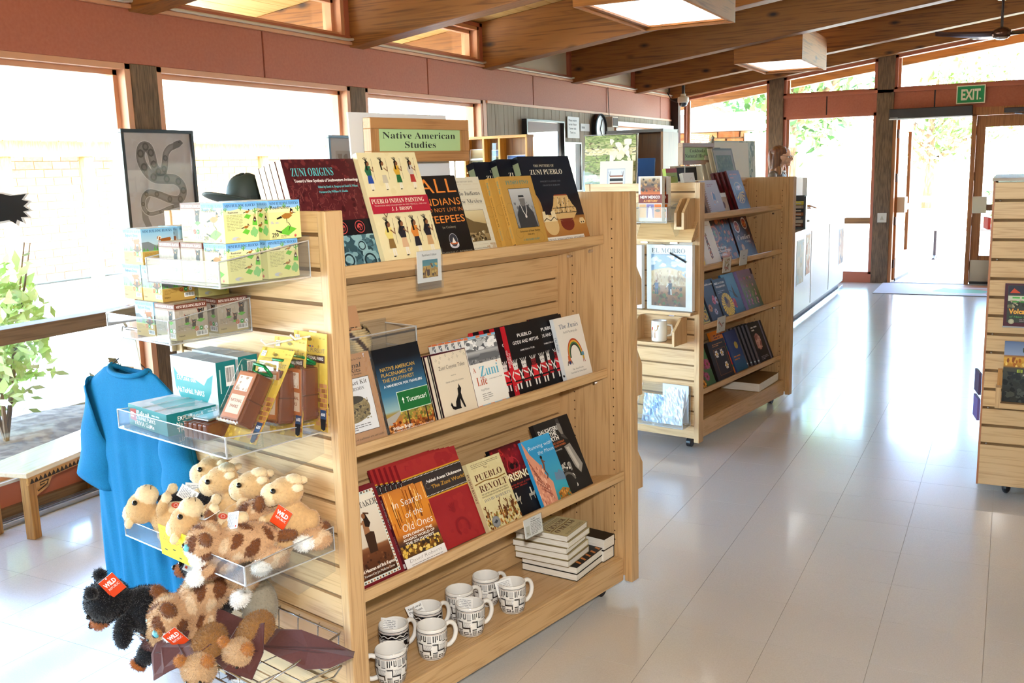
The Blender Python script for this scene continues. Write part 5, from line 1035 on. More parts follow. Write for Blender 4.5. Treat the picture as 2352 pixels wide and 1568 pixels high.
# woven basket in the little tray
wbk = thing('woven_basket', 'small coiled tan basket with dark stepped diagonal bands in the clear tray', 'basket', U1(-1.062, .232, 1.0125), Y1)
mb = MB(); nn = 72
for k in range(13):
    z0 = .0035 + .0062 * k; rr = .048 + .012 * math.sin(PI * min(1, (k + 1) / 12.5)) - (.008 if k > 11 else 0)
    v = []; cl = []; f = []
    for i in range(nn):
        t = 2 * PI * i / nn; on = ((i / nn * 5 + k / 13 * 1.1) % 1) < .22
        jit = random.Random(i * 31 + k).uniform(-.03, .03); c = lin('3a2622') if on else tuple(x * (1 + jit * 3) for x in lin('c3ad80'))
        for j in range(6): a = 2 * PI * j / 6; v.append(((rr + .0036 * math.cos(a)) * math.cos(t), (rr + .0036 * math.cos(a)) * math.sin(t), z0 + .0036 * math.sin(a))); cl.append(c)
    for i in range(nn):
        for j in range(6): f.append((i * 6 + j, ((i + 1) % nn) * 6 + j, ((i + 1) % nn) * 6 + (j + 1) % 6, i * 6 + (j + 1) % 6))
    mb.add(v, f, 0, cl)
stuff(build('coils', mb, MATTE, wbk)); build('base', MB().lathe([(0, 0.001), (.046, .001), (.046, .006), (0, .006)], 30, col='b59f74'), MATTE, wbk)
tg = thing('label_card', 'small white maker label lying beside the woven basket', 'label', U1(-1.165, .195, 1.013), Euler((0, 0, Y1)))
mb = MB(); mb.box(0, .062, 0, .02, 0, .0012, 0, 'e8eaee'); A = Art(mb, lambda x, y, z: (x, y, .0012 + z)); A.text('Hand woven', .031, .006, .007, '6a6a72', w=.05, st='s'); build('card', mb, PRINT, tg)
# ---------------------------------------------------------------- block boxes in the upper trays
SZ = .087
def bird(q, c='a8702c', d='1c1814'):
    q.poly([(-.5, .1), (-.1, .3), (.35, .28), (.55, .1), (.2, -.12), (-.2, -.12)], c); q.poly([(-.5, .1), (-.9, -.05), (-.85, -.14), (-.35, -.05)], d); q.disc(.5, .36, .16, c); q.poly([(.36, .42), (.42, .7), (.66, .5)], d); q.poly([(.62, .38), (.95, .3), (.63, .28)], '4a4a50'); q.line([(0, -.1), (.05, -.45)], .05, d); q.disc(.54, .4, .04, 'f4f4f4')
def cactus(q, c='6aa850'): q.line([(0, 0), (0, 1)], .26, c); q.line([(-.4, .75), (-.4, .4), (0, .35)], .17, c); q.line([(.4, .85), (.4, .5), (0, .45)], .17, c)
def icons(A, x, y, r):
    A.ring(x, y, r * .7, r, 'c8402c'); A.line([(x - r * .5, y + r * .5), (x + r * .5, y - r * .5)], r * .25, 'c8402c'); A.disc(x + r * 2.6, y, r, '2f9a48'); A.poly([(x + r * 2.2, y - r * .2), (x + r * 2.6, y + r * .5), (x + r * 3.1, y - r * .1)], 'e8f0e4'); A.disc(x + r * 5.2, y, r, 'e8e8ea'); A.poly([(x + r * 4.8, y - r * .4), (x + r * 5.6, y - r * .4), (x + r * 5.2, y + r * .5)], '9a9aa0')
def art_rr(A, W, H, kind):
    A.rect(0, 0, W, H, 'e6e29a'); A.grad(0, H * .8, W, H, [(0, '9cc8ec'), (1, '6aaee8')]); A.poly([(0, H * .7), (0, H * .82), (W * .2, H * .8), (W * .45, H * .84), (W * .75, H * .79), (W, H * .83), (W, H * .7)], 'ece6b0'); A.text('MINI BUILDING BLOCKS', W / 2, H * .89, .0062, '26467a', w=W * .9, st='s')
    for x, y, s_ in ((.06, .78, .009), (.5, .8, .011), (.93, .7, .013)): cactus(A.tf(W * x, H * y, s_))
    if kind == 0:
        A.text('Roadrunner', W * .38, H * .78, .0082, '2c2c34', w=W * .62, off=.012); bird(A.tf(W * .55, H * .56, .03)); q = A.tf(W * .58, H * .2, .001); A.poly([(W * .28, H * .16), (W * .58, H * .08), (W * .86, H * .24), (W * .6, H * .34)], '6cc23c'); A.line([(W * .6, H * .2), (W * .66, H * .34), (W * .6, H * .42)], .0016, '2a2a22'); A.line([(W * .2, H * .23), (W * .38, H * .17)], .003, '2a2a22'); A.text('290', W * .17, H * .07, .0085, '3a3a30', w=W * .2, st='b'); A.text('PIECES', W * .14, H * .03, .003, '3a3a30', w=W * .13); A.greek(W * .34, H * .03, W * .62, H * .1, 2, '8a865a', 3, .4)
        A.disc(W * .8, H * .07, .0032, 'd04a3a'); A.text('7+', W * .8, H * .058, .003, 'f8f0ec', w=.0034); A.blobs(W * .05, H * .4, W * .3, H * .5, 3, .006, ['c8c8b8'], 4, 1.6)
    else:
        A.text('Roadrunner', W * .28, H * .735, .004, '3a3a40', w=W * .3, st='b'); A.greek(W * .08, H * .3, W * .54, H * .71, 11, '9a9a68', 7, .3)
        bird(A.tf(W * .68, H * .74, .011)); bird(A.tf(W * .62, H * .36, .013)); A.poly([(W * .58, H * .62), (W * .72, H * .57), (W * .8, H * .66), (W * .66, H * .7)], '6cc23c'); A.poly([(W * .82, H * .42), (W * .97, H * .4), (W * .97, H * .52), (W * .84, H * .54)], '6cc23c'); A.poly([(W * .5, H * .24), (W * .66, H * .18), (W * .74, H * .28), (W * .6, H * .33)], '6cc23c')
        for x, y in ((.86, .3), (.92, .24), (.8, .22), (.88, .18)): A.disc(W * x, H * y, .005, '8ac878', .0065)
        q = A.tf(W * .9, H * .56, .012); q.disc(0, 0, .3, '3a2a20', .5); [q.line([(.1 * k, .2), (.3 * k, 1)], .06, '8a4a24') for k in (-1, 0, 1)]; q.disc(0, -.1, .15, 'e8e0d0'); A.disc(W * .3, H * .1, .01, 'c4c8d0', .004); A.disc(W * .37, H * .09, .006, 'd8cc90', .003)
def art_bs(A, W, H, kind):
    A.grad(0, 0, W, H, [(0, 'b8934a'), (.36, 'c4a052'), (.37, 'a9c48a'), (.5, '86a86c'), (.55, 'b9d0dc'), (1, '7ab8e0')]); A.text('MINI BUILDING BLOCKS', W / 2, H * .89, .0062, '26467a', w=W * .9, st='s')
    A.poly([(0, H * .38), (0, H * .62), (W * .2, H * .64), (W * .5, H * .48), (W * .55, H * .38)], '7d8488'); [A.poly([(W * x, H * .38), (W * (x + .04), H * (.38 + h)), (W * (x + .08), H * .38)], '5aa04c') for x, h in ((.02, .1), (.12, .08), (.34, .14), (.42, .1), (.86, .3))]
    if kind == 0: A.text('Bighorn Sheep', W * .5, H * .78, .0075, '2c3a4a', w=W * .66)
    A.poly([(W * .52, H * .42), (W * .74, H * .33), (W * .98, H * .44), (W * .76, H * .53)], '4a2c20'); q = A.tf(W * .74, H * .6, .022); q.poly([(-.6, .0), (-.65, .4), (.6, .5), (.7, .1), (.6, -.1), (-.4, -.1)], '9a5a28'); [q.line([(x, -.05), (x, -.7)], .14, '9a5a28') for x in (-.45, -.25, .4, .58)]; q.disc(-.8, .45, .26, '9a5a28'); q.ring(-.72, .5, .1, .22, 'e8e0d0', a0=-60, a1=220); q.disc(-.95, .32, .1, 'e8e0d0'); q.disc(.68, .1, .12, 'e8e0d0')
    A.greek(W * .06, H * .2, W * .45, H * .33, 4, '8f6f34', 5, .35); icons(A, W * .58, H * .3, .0048); A.barcode(W * .66, H * .08, W * .98, H * .2); A.text('Impact', W * .14, H * .1, .004, '5a431e', w=W * .18, st='b')
def art_br(A, W, H, kind):
    A.grad(0, 0, W, H, [(0, 'b9aa78'), (.25, 'a99a86'), (.8, 'b3a99c'), (.84, '8a6a58')]); A.rect(0, H * .85, W, H, '6e3a2c'); A.text('MINI BUILDING BLOCKS', W / 2, H * .89, .0064, 'f2e8e0', w=W * .9, st='s'); A.blobs(0, H * .25, W, H * .82, 40, .009, ['a59b8c', 'b9b0a4', '998c7c', 'a8a090'], 6, .35)
    def bear(q): q.disc(0, 0, .3, '2a2424', .42); q.disc(0, .5, .24, '2a2424'); q.disc(-.18, .7, .09, '2a2424'); q.disc(.18, .7, .09, '2a2424'); q.disc(.05, .45, .1, 'b08a60'); q.line([(.25, .2), (.4, .8)], .12, '2a2424'); q.poly([(-.5, -.4), (0, -.62), (.5, -.36), (0, -.2)], '58a838'); q.line([(-.2, .3), (-.36, .95)], .07, '8a3c2a')
    bear(A.tf(W * .78, H * .6, .024)); bear(A.tf(W * .35, H * .52, .018)) if kind else None
    if kind: bear(A.tf(W * .55, H * .38, .017))
    A.greek(W * .06, H * .28, W * .5, H * .42, 4, '7c7060', 5, .35); icons(A, W * .62, H * .27, .005); A.barcode(W * .6, H * .06, W * .96, H * .2); A.text('Impact', W * .16, H * .1, .004, '5a4a3a', w=W * .18, st='b')
def window_face(A, W, H, f): f(A, W, H, 0)
def block_box(label, a, b, z, art, k1=1, k2=0, top='d9dcc8', yaw=0., grp='mini building block boxes in the clear trays'):
    t = thing('toy_box', label, 'toy box', U1(a, b, z), Y1 + R(yaw), grp); mb = MB(); w = SZ; base = {art_rr: 'e6e29a', art_bs: 'c4a052', art_br: 'b0a593'}[art]
    mb.box(0, w, 0, w, 0, w, 0, base); art(Art(mb, lambda x, y, z_: (x, -z_, y)), w, w, k1); art(Art(mb, lambda x, y, z_: (-z_, w - x, y)), w, w, k2)
    A = Art(mb, lambda x, y, z_: (x, y, w + z_)); A.rect(0, 0, w, w, top)
    build('carton', mb, GLOSS, t, bevel=0); ln = MB(); ln.box(.006, w - .006, .028, .03, w + .0004, w + .001, 0, 'c2c0b4'); build('tuck_flap', ln, GLOSS, t); return t
zt = 1.2625; z2 = zt + SZ + .001
TB = 'eaf0f2'
b1 = [(-1.515, .082, zt, art_rr, 1, 0, 'yellow roadrunner block box at the front of the upper tray, lower layer', TB), (-1.517, .172, zt, art_br, 1, 0, 'brown bear block box second from the front corner in the upper tray', 'd8c4a8'), (-1.518, .262, zt, art_br, 1, 0, 'brown bear block box at the left end of the upper tray, lower layer', 'd8c4a8'),
      (-1.41, .082, zt, art_rr, 1, 0, 'yellow roadrunner block box behind the corner one, against the oak post', TB), (-1.415, .172, zt, art_rr, 1, 0, 'yellow roadrunner block box hidden in the middle of the upper tray', TB),
      (-1.512, .086, z2, art_rr, 1, 0, 'roadrunner block box on the upper layer with a printed story on its side', TB), (-1.508, .176, z2, art_br, 1, 0, 'brown bear block box on top at the left of the roadrunner boxes', 'd8c4a8'),
      (-1.40, .08, z2, art_rr, 0, 1, 'topmost roadrunner block box nearest the post, bird and 290 pieces on its face', TB), (-1.405, .172, z2, art_rr, 1, 0, 'upper layer roadrunner box behind the others, only its lid showing', TB)]
zm = 1.1125
b1 += [(-1.508, .325, zm, art_br, 1, 0, 'brown bear block box in the middle tray with recycling marks on its side', 'b8a284'), (-1.508, .42, zm, art_bs, 1, 0, 'blue bighorn sheep block box at the front of the middle tray', TB),
       (-1.39, .33, zm, art_br, 1, 0, 'brown bear block box at the back of the middle tray by the slats', 'b8a284'), (-1.41, .43, zm, art_bs, 1, 0, 'bighorn sheep block box hidden at the back of the middle tray', TB),
       (-1.50, .385, zm + SZ + .001, art_bs, 1, 0, 'bighorn block box on the second layer of the middle tray with a barcode', TB), (-1.50, .478, zm + SZ + .001, art_bs, 1, 0, 'pale bighorn block box at the far left of the second layer', TB),
       (-1.40, .39, zm + SZ + .001, art_rr, 1, 0, 'roadrunner block box on the second layer below the upper tray', TB),
       (-1.505, .45, zm + 2 * SZ + .002, art_bs, 1, 0, 'topmost bighorn block box with a brown sheep on a blue sky', TB), (-1.40, .46, zm + 2 * SZ + .002, art_bs, 0, 0, 'bighorn block box on the third layer behind the topmost sheep box', TB)]
for a, b, z_, art, k1, k2, lab, tp in b1: block_box(lab, a, b, z_, art, k1, k2, tp, rnd.uniform(-1.2, 1.2))
# trivia games
TEAL = '2f8a8c'
def art_triv(A, W, H, big=True):
    A.rect(0, 0, W, H, 'c4c8c6'); A.blobs(0, 0, W, H, 50, .02, ['cdd0ce', 'bcc0be', 'c8cccb'], 4, 2.); A.poly([(W * .06, H * .82), (W * .16, H * .7), (W * .5, H * .68), (W * .72, H * .6), (W * .8, H * .72), (W * .93, H * .8), (W * .86, H * .5), (W * .75, H * .3), (W * .7, H * .12), (W * .6, H * .2), (W * .4, H * .14), (W * .2, H * .3), (W * .08, H * .5)], TEAL)
    A.greek(W * .3, H * .87, W * .7, H * .94, 1, 'a9aeac'); A.text('EXPLoRe ouR', W * .34, H * .62, H * .085, 'f0ece2', w=W * .42, off=.008); A.text('NaTioNaL PaRKS', W * .42, H * .42, H * .085, 'f0ece2', w=W * .58, off=.008); A.text('TRiViA GaMe', W * .6, H * .2, H * .105, 'f0ece2', w=W * .6, off=.012)
def side_triv(A, W, H):
    A.rect(0, 0, W, H, '1f7577'); A.greek(W * .62, H * .68, W * .94, H * .84, 1, 'b9d4d2'); A.text('EXPLoRe ouR', W * .36, H * .62, H * .2, 'f0e4da', w=W * .4, off=.01); A.text('NaTioNaL PaRKS', W * .42, H * .38, H * .18, 'f0e4da', w=W * .56, off=.01); A.text('TRiViA GaMe', W * .4, H * .1, H * .21, 'f0e4da', w=W * .52, off=.01)
def trivia(label, loc, dims, kind, yaw=0.):
    t = thing('trivia_game', label, 'board game', loc, (0, 0, Y1 + R(yaw)), 'boxed trivia games'); dx, dy, dz = dims; mb = MB(); mb.box(0, dx, 0, dy, 0, dz, 0, '1f7577')
    if kind == 'flat':
        A = Art(mb, lambda x, y, z_: (x, y, dz + z_)); A.rect(0, 0, dx, dy, 'c8cfd2'); A.blobs(0, 0, dx, dy, 60, .02, ['b9c6c8', 'd4dadb', 'a9c4c4'], 4); A.poly([(.03, .05), (.09, .03), (.13, .1), (.1, .18), (.04, .16)], '7fb4b6')
        side_triv(Art(mb, lambda x, y, z_: (x, -z_, y)), dx, dz); A = Art(mb, lambda x, y, z_: (-z_, dy - x, y)); side_triv(A, dy, dz); A.poly([(dy * .04, dz * .3), (dy * .2, dz * .25), (dy * .21, dz * .85), (dy * .05, dz * .8)], 'a8342c'); A.greek(dy * .06, dz * .38, dy * .19, dz * .72, 2, 'f0d8d0')
    else:
        art_triv(Art(mb, lambda x, y, z_: (-z_, dy - x, y)), dy, dz); A = Art(mb, lambda x, y, z_: (x, -z_, y)); A.rect(0, 0, dx, dz, '1f7577'); A.barcode(dx * .45, dz * .6, dx * .92, dz * .92); A.text('EXPLoRe ouR', dx * .55, dz * .06, dx * .2, 'f0e4da', w=dz * .3, rot=90, al='l'); A.text('NaTioNaL PaRKS', dx * .9, dz * .06, dx * .2, 'f0e4da', w=dz * .4, rot=90, al='l'); A.rect(dx * .14, dz * .5, dx * .2, dz * .88, 'b9d4d2')
        A = Art(mb, lambda x, y, z_: (x, y, dz + z_)); A.rect(0, 0, dx, dy, 'a8adb0')
    build('carton', mb, GLOSS, t)
    for k, (x, y) in enumerate(((.01, .3), (.02, .6))): build('film_wrinkle', MB().tube([(-.0015 + .001 * k, dy * y, dz + .001), (dx * .5, dy * y + .004, dz + .003), (dx, dy * y - .006, dz + .001)], .0009, 5), ACRE, t)
trivia('teal and silver trivia game lying flat at the left of the wide tray', U1(-1.558, .318, .8905), (.172, .196, .053), 'flat', -3)
trivia('front upright teal and silver trivia game with a printed country outline', U1(-1.428, .298, .8905), (.056, .205, .158), 'up'); trivia('rear upright trivia game behind the front one, its barcode side showing', U1(-1.368, .292, .8905), (.056, .205, .163), 'up')
# blister packs
BROWN = mat('brown_log_plastic', '6b3a22', .3, coat=.3)
def pack(label, loc, lean, roll=0.):
    t = thing('game_pack', label, 'game', loc, Euler((R(roll), R(lean), Y1)), 'yellow blister packs'); w, h = .122, .232
    mb = MB(); mb.box(0, .0012, 0, w, 0, h, 0, 'c9a83c'); P = lambda x, y, z_: (-z_, w - x, y); A = Art(mb, P); A.grad(0, 0, w, h, [(0, 'a8843a'), (.2, 'bf9c3c'), (1, 'd8bc58')]); A.blobs(0, 0, w, h, 70, .008, ['cfae48', 'b9963a', 'd4b450'], 4, .8)
    for r_ in range(9):
        for c in range(3):
            x = w * .66 + c * w * .12 + (w * .06 if r_ % 2 else 0); y = .012 + r_ * .0115
            if x > w * .6 + r_ * .002: A.rect(x, y, min(w, x + w * .11), y + .0095, ['a9744a', 'b98258', '8f5c38'][(r_ + c) % 3])
    A.text('TRIVIAL PURSUIT', w * .52, h * .8, .0105, 'e8d8a4', w=w * .86, st='b'); A.text('TRIVIAL PURSUIT', w * .52, h * .8, .0105, '6a5424', w=w * .85); A.rect(w * .16, h * .7, w * .94, h * .775, '4a3028'); A.text('2015 NATIONAL PARKS', w * .55, h * .727, .0075, 'efe6dc', w=w * .7, st='b'); [A.disc(w * .46 + i * .004, h * .86, .002, c) for i, c in enumerate(('c8402c', '2f7a48', '2c5aa0', 'e0a030', '7a3c8a'))]
    A.rect(w * .8, .03, w * .97, .052, '2f4668'); A.text('600', w * .885, .037, .0075, 'f0f2f4', w=w * .12, st='b'); A.poly([(w * .8, .03), (w * .97, .03), (w * .95, .006), (w * .885, 0.002), (w * .82, .006)], '1c1c20'); A.disc(w * .5, h * .93, .008, '7a6428', .004); A.rect(w * .06, h * .9, w * .2, h * .96, 'f0f0ee'); A.greek(w * .07, h * .905, w * .19, h * .955, 4, '7a7a7a', 3, .4); A.text('16+', w * .82, h * .94, .004, '4a3c1c', w=w * .06); A.text('2-6', w * .92, h * .94, .004, '4a3c1c', w=w * .05); build('card', mb, PRINT, t)
    lg = MB()
    for i in range(6): y = .028 + i * .0125; lg.box(-.046, -.004, y, y + .0118, .03, .158 - .002 * abs(i - 2.5))
    lg.box(-.044, -.004, .027, .104, .034, .15); o = build('log_case', lg, BROWN, t, bevel=.003)
    build('case_band', MB().box(-.0475, -.004, .0255, .1055, .088, .0905), mat('dark_brown_plastic', '54301e', .3), t); build('carabiner', MB().tube([(-.01, .03, .162), (-.03, .045, .176), (-.032, .08, .178), (-.012, .1, .165), (-.02, .07, .16), (-.01, .03, .162)], .004, 8), mat('green_metal', '0f8a4a', .2, .6), t, smooth=True)
    lb = MB(); lb.box(-.049, -.0475, .032, .098, .036, .152, 0, '8a5a3a'); A = Art(lb, lambda x, y, z_: (-.049 - z_, .13 - x, y)); A.rect(.034, .04, .096, .15, 'b06a3c'); A.rect(.04, .105, .088, .142, 'd8c8b4'); A.rect(.04, .05, .09, .095, 'd2b89c'); A.text('NATIONAL', .065, .078, .007, '8a4a28', w=.042, st='b'); A.text('PARKS', .065, .064, .007, '8a4a28', w=.03, st='b'); A.blobs(.042, .106, .086, .14, 14, .006, ['c8a888', 'e0d4c4', 'a88a70'], 3); build('front_label', lb, PRINT, t)
    bl = MB().box(-.054, -.001, .022, .11, .024, .182); build('clear_blister', bl, clear('blister_film', 'fdfdfd', .06, rough=.05), t, bevel=.008)
pack('rear yellow trivia blister pack hanging closest to the oak post', U1(-1.332, .006, .897), 4); pack('middle yellow trivia blister pack with a brown log case', U1(-1.386, .034, .893), 11, -3); pack('front yellow trivia blister pack leaning out with its label facing the window', U1(-1.495, .06, .897), 33)
t = thing('game_pack', 'brown log trivia case lying in its film beside the flat trivia game', 'game', U1(-1.53, .19, .8905), (0, 0, Y1 + R(8)), 'yellow blister packs'); lg = MB()
for i in range(5): lg.box(0, .11, .004 + i * .0165, .02 + i * .0165, .002, .04)
build('log_case', lg, BROWN, t, bevel=.004); build('steel_clip', MB().box(.02, .11, .02, .075, .0412, .047), STEEL, t, bevel=.003); build('clear_blister', MB().box(-.008, .118, -.004, .092, 0, .056), clear('blister_film', 'fdfdfd', .06, rough=.05), t, bevel=.01)
for lab, b_, z_, l_ in (('white peg hook through the rear blister pack', .068, 1.118, .055), ('white peg hook sticking out of the middle blister pack', .098, 1.112, .115)):
    t = thing('peg_hook', lab, 'hook', U1(EA, b_, z_), Y1, 'white peg hooks'); build('rod', MB().tube([(0, 0, 0), (-l_, 0, .0), (-l_ - .012, 0, .012)], .0028, 8), WHITE, t); build('back_plate', MB().box(-.004, 0, -.012, .012, -.02, .012), WHITE, t)
# handwritten sign on the plush tray
t = thing('paper_sign', 'yellow handwritten WILD CALLS sign on the front of the plush tray', 'sign', U1(-1.5725, .243, .588), Euler((R(1), R(-3), Y1))); mb = MB(); mb.box(-.001, 0, 0, .128, 0, .078, 0, 'f0de1c'); A = Art(mb, lambda x, y, z_: (-.001 - z_, .128 - x, y)); A.text('WILD CALLS', .064, .04, .014, 'd8582c', w=.1); A.text('Hear the animals', .03, .068, .004, '3a3420', w=.04); A.greek(.055, .021, .075, .029, 1, '3a3420'); A.greek(.018, .014, .045, .021, 1, '3a3420'); A.greek(.08, .006, .1, .013, 1, '3a3420'); build('paper', mb, MATTE, t)

# ---------------------------------------------------------------- plush animals
FUR = vcol('plush_pile', .9, spec=.15, sheen=.3, noise=.16, nscale=160.); EYE = mat('bead_eye', '0a0808', .06, coat=1.)
def solid(parts, vox=.0045, smooth=2):
    """one closed skin round a set of ellipsoids (centre, radii, rotation, colour)"""
    mb = MB()
    for p in parts: mb.ell(p[0], p[1], 14, 9, rot=p[2])
    me = mesh(mb, [], 'tmp'); o = link('tmp', me); r = o.modifiers.new('r', 'REMESH'); r.mode = 'VOXEL'; r.voxel_size = vox; s_ = o.modifiers.new('s', 'SMOOTH'); s_.iterations = smooth; s_.factor = .5
    dg = bpy.context.evaluated_depsgraph_get(); dg.update(); out = bpy.data.meshes.new_from_object(o.evaluated_get(dg)); bpy.data.objects.remove(o); bpy.data.meshes.remove(me)
    return out
def colour(me, parts, pattern=None):
    n = len(me.vertices); co = np.empty(n * 3, 'f'); me.vertices.foreach_get('co', co); co = co.reshape(-1, 3); best = np.full(n, 1e9); col = np.ones((n, 4), 'f')
    for c, r, rot, cl in parts:
        r = np.array(r if isinstance(r, (tuple, list)) else (r, r, r)); d = co - np.array(c)
        if rot: d = d @ np.array(Euler(rot).to_matrix())
        q = np.sqrt(((d / r) ** 2).sum(1)) - (.12 if cl in ('f4f1ec',) else 0); k = q < best; best[k] = q[k]; col[k, :3] = lin(cl)
    if pattern: pattern(co, col)
    a = me.color_attributes.get('Col') or me.color_attributes.new('Col', 'FLOAT_COLOR', 'POINT'); a.data.foreach_set('color', col.ravel().astype('f')); return co, col
def fur_mesh(me, col, n, length, seed=1, skip=None):
    rg = np.random.default_rng(seed); me.calc_loop_triangles(); T = np.empty(len(me.loop_triangles) * 3, 'i'); me.loop_triangles.foreach_get('vertices', T); T = T.reshape(-1, 3)
    V = np.empty(len(me.vertices) * 3, 'f'); me.vertices.foreach_get('co', V); V = V.reshape(-1, 3); k = rg.integers(0, len(T), n); t = T[k]; w = rg.dirichlet((1, 1, 1), n)
    p = (V[t] * w[:, :, None]).sum(1); nr = np.cross(V[t[:, 1]] - V[t[:, 0]], V[t[:, 2]] - V[t[:, 0]]); nr /= np.linalg.norm(nr, axis=1)[:, None] + 1e-9; c = col[t[:, 0], :3]
    jit = rg.normal(0, 1, (n, 3)); side = np.cross(nr, jit); side /= np.linalg.norm(side, axis=1)[:, None] + 1e-9; d = nr + .45 * jit * .8 + np.array((0, 0, -.35)); d /= np.linalg.norm(d, axis=1)[:, None]; L = length * rg.uniform(.5, 1.3, n)[:, None]
    pts = np.stack([p - side * .0007, p + side * .0007, p + d * L], 1).reshape(-1, 3); cc = np.repeat(c * rg.uniform(.75, 1.25, n)[:, None], 3, 0)
    m = bpy.data.meshes.new('fur'); m.from_pydata(pts.tolist(), [], np.arange(3 * n).reshape(-1, 3).tolist()); a = m.color_attributes.new('Col', 'FLOAT_COLOR', 'POINT'); a.data.foreach_set('color', np.concatenate([cc, np.ones((3 * n, 1))], 1).astype('f').ravel()); m.materials.append(FUR); return m
_PL = {}
def plush(kind, label, loc, rot, group):
    parts, pat, nf, fl_n, eyes, extras = KINDS[kind]
    if kind not in _PL:
        me = solid(parts); co, col = colour(me, parts, pat); me.materials.append(FUR); me.polygons.foreach_set('use_smooth', [True] * len(me.polygons)); _PL[kind] = (me, fur_mesh(me, col, nf, fl_n) if nf else None)
    t = thing('plush_' + kind, label, 'plush toy', loc, rot, group); link('body', _PL[kind][0], t)
    if _PL[kind][1]: stuff(link('fur', _PL[kind][1], t))
    for e in eyes: build('eye', MB().ell(e[0], e[1], 14, 10), EYE, t, smooth=True)
    for f in extras: f(t)
    return t
def hang_tag(t, loc, rot, kind='red', w=.04, h=.05):
    mb = MB(); mb.T = Matrix.Translation(loc) @ Euler([R(x) for x in rot]).to_matrix().to_4x4()
    if kind == 'red': mb.box(-w / 2, w / 2, 0, .001, -h, 0, 0, 'e2481c'); A = Art(mb, lambda x, y, z_: (x - w / 2, -z_, y - h)); A.text('WILD', w * .5, h * .56, h * .22, 'f8f4f0', w=w * .78, st='b', off=.02); A.text('REPUBLIC', w * .54, h * .36, h * .12, 'f8f4f0', w=w * .72, off=.0); A.disc(w * .5, h * .94, .0016, 'f0f0f0'); mb.box(-w / 2, w / 2, .001, .0025, -h, 0, 0, 'f0efec')
    else: mb.box(-w / 2, w / 2, 0, .001, -h, 0, 0, 'ecebea'); A = Art(mb, lambda x, y, z_: (x - w / 2, -z_, y - h)); A.greek(w * .1, h * .3, w * .9, h * .92, 8, '8a8a90', 3, .35); A.barcode(w * .5, h * .06, w * .92, h * .24); A.rect(w * .08, h * .1, w * .2, h * .2, 'd8482c')
    build('hang_tag', mb, PRINT, t)
def smile(pts): return lambda t: build('stitched_mouth', MB().tube(pts, .0009, 5), EYE, t)
C1, C2 = 'cda674', 'e6cfa6'
camel = [((0, 0, .062), (.046, .043, .06), None, C1), ((.022, 0, .055), (.03, .034, .05), None, C2), ((.022, 0, .148), (.042, .037, .037), None, C1), ((.058, 0, .138), (.027, .029, .029), None, C2), ((.005, 0, .178), (.022, .02, .014), None, C2), ((-.012, .03, .168), (.014, .007, .011), None, C2), ((-.012, -.03, .168), (.014, .007, .011), None, C2),
         ((.045, .03, .092), (.03, .013, .014), (0, .25, .1), C1), ((.045, -.03, .092), (.03, .013, .014), (0, .25, -.1), C1), ((.072, .032, .084), (.014, .014, .013), None, C2), ((.072, -.032, .084), (.014, .014, .013), None, C2), ((.025, .046, .034), (.034, .018, .032), (0, .5, 0), C1), ((.025, -.046, .034), (.034, .018, .032), (0, .5, 0), C1), ((.058, .046, .018), (.018, .017, .018), None, C2), ((.058, -.046, .018), (.018, .017, .018), None, C2), ((-.04, 0, .075), (.02, .03, .028), None, C1)]
def sticker(t): mb = MB(); mb.T = Matrix.Translation((.049, -.018, .062)) @ Euler((0, R(4), R(-32))).to_matrix().to_4x4(); A = Art(mb, lambda x, y, z_: (z_, -x, y)); A.disc(0, 0, .0085, 'd4523c', .011); A.ring(0, 0, .004, .0052, 'f0d8d0'); build('press_here_sticker', mb, MATTE, t)
BK = '121014'
bear_ = [((0, 0, .07), (.052, .05, .068), None, BK), ((.03, 0, .165), (.05, .048, .046), None, BK), ((.074, 0, .15), (.026, .024, .021), None, 'a8602c'), ((.01, .042, .205), (.014, .016, .016), None, BK), ((.01, -.042, .205), (.014, .016, .016), None, BK), ((.05, .045, .1), (.04, .018, .02), (0, .6, .2), BK), ((.05, -.045, .1), (.04, .018, .02), (0, .6, -.2), BK), ((.05, .05, .03), (.045, .022, .024), (0, 0, .15), BK), ((.05, -.05, .03), (.045, .022, .024), (0, 0, -.15), BK), ((.094, .056, .032), (.008, .018, .02), None, 'a8602c'), ((.094, -.056, .032), (.008, .018, .02), None, 'a8602c')]
TAN, BRS, WHT = 'c39a72', '7a4a28', 'f4f1ec'
cat = [((0, 0, .05), (.085, .048, .046), None, TAN), ((.085, 0, .068), (.045, .05, .043), None, TAN), ((.118, .0, .055), (.02, .03, .022), None, WHT), ((.105, .034, .05), (.018, .02, .024), None, WHT), ((.105, -.034, .05), (.018, .02, .024), None, WHT), ((.068, .038, .108), (.014, .011, .02), None, BRS), ((.068, -.038, .108), (.014, .011, .02), None, BRS), ((.06, .05, .022), (.05, .018, .018), (0, 0, .3), TAN), ((.06, -.05, .022), (.05, .018, .018), (0, 0, -.3), TAN), ((.112, .068, .02), (.02, .02, .019), None, WHT), ((.112, -.068, .02), (.02, .02, .019), None, WHT), ((-.07, .045, .028), (.04, .024, .026), None, TAN), ((-.07, -.045, .028), (.04, .024, .026), None, TAN), ((-.042, .066, .02), (.024, .018, .018), None, WHT), ((-.042, -.066, .02), (.024, .018, .018), None, WHT), ((-.1, 0, .05), (.03, .014, .014), None, BRS)]
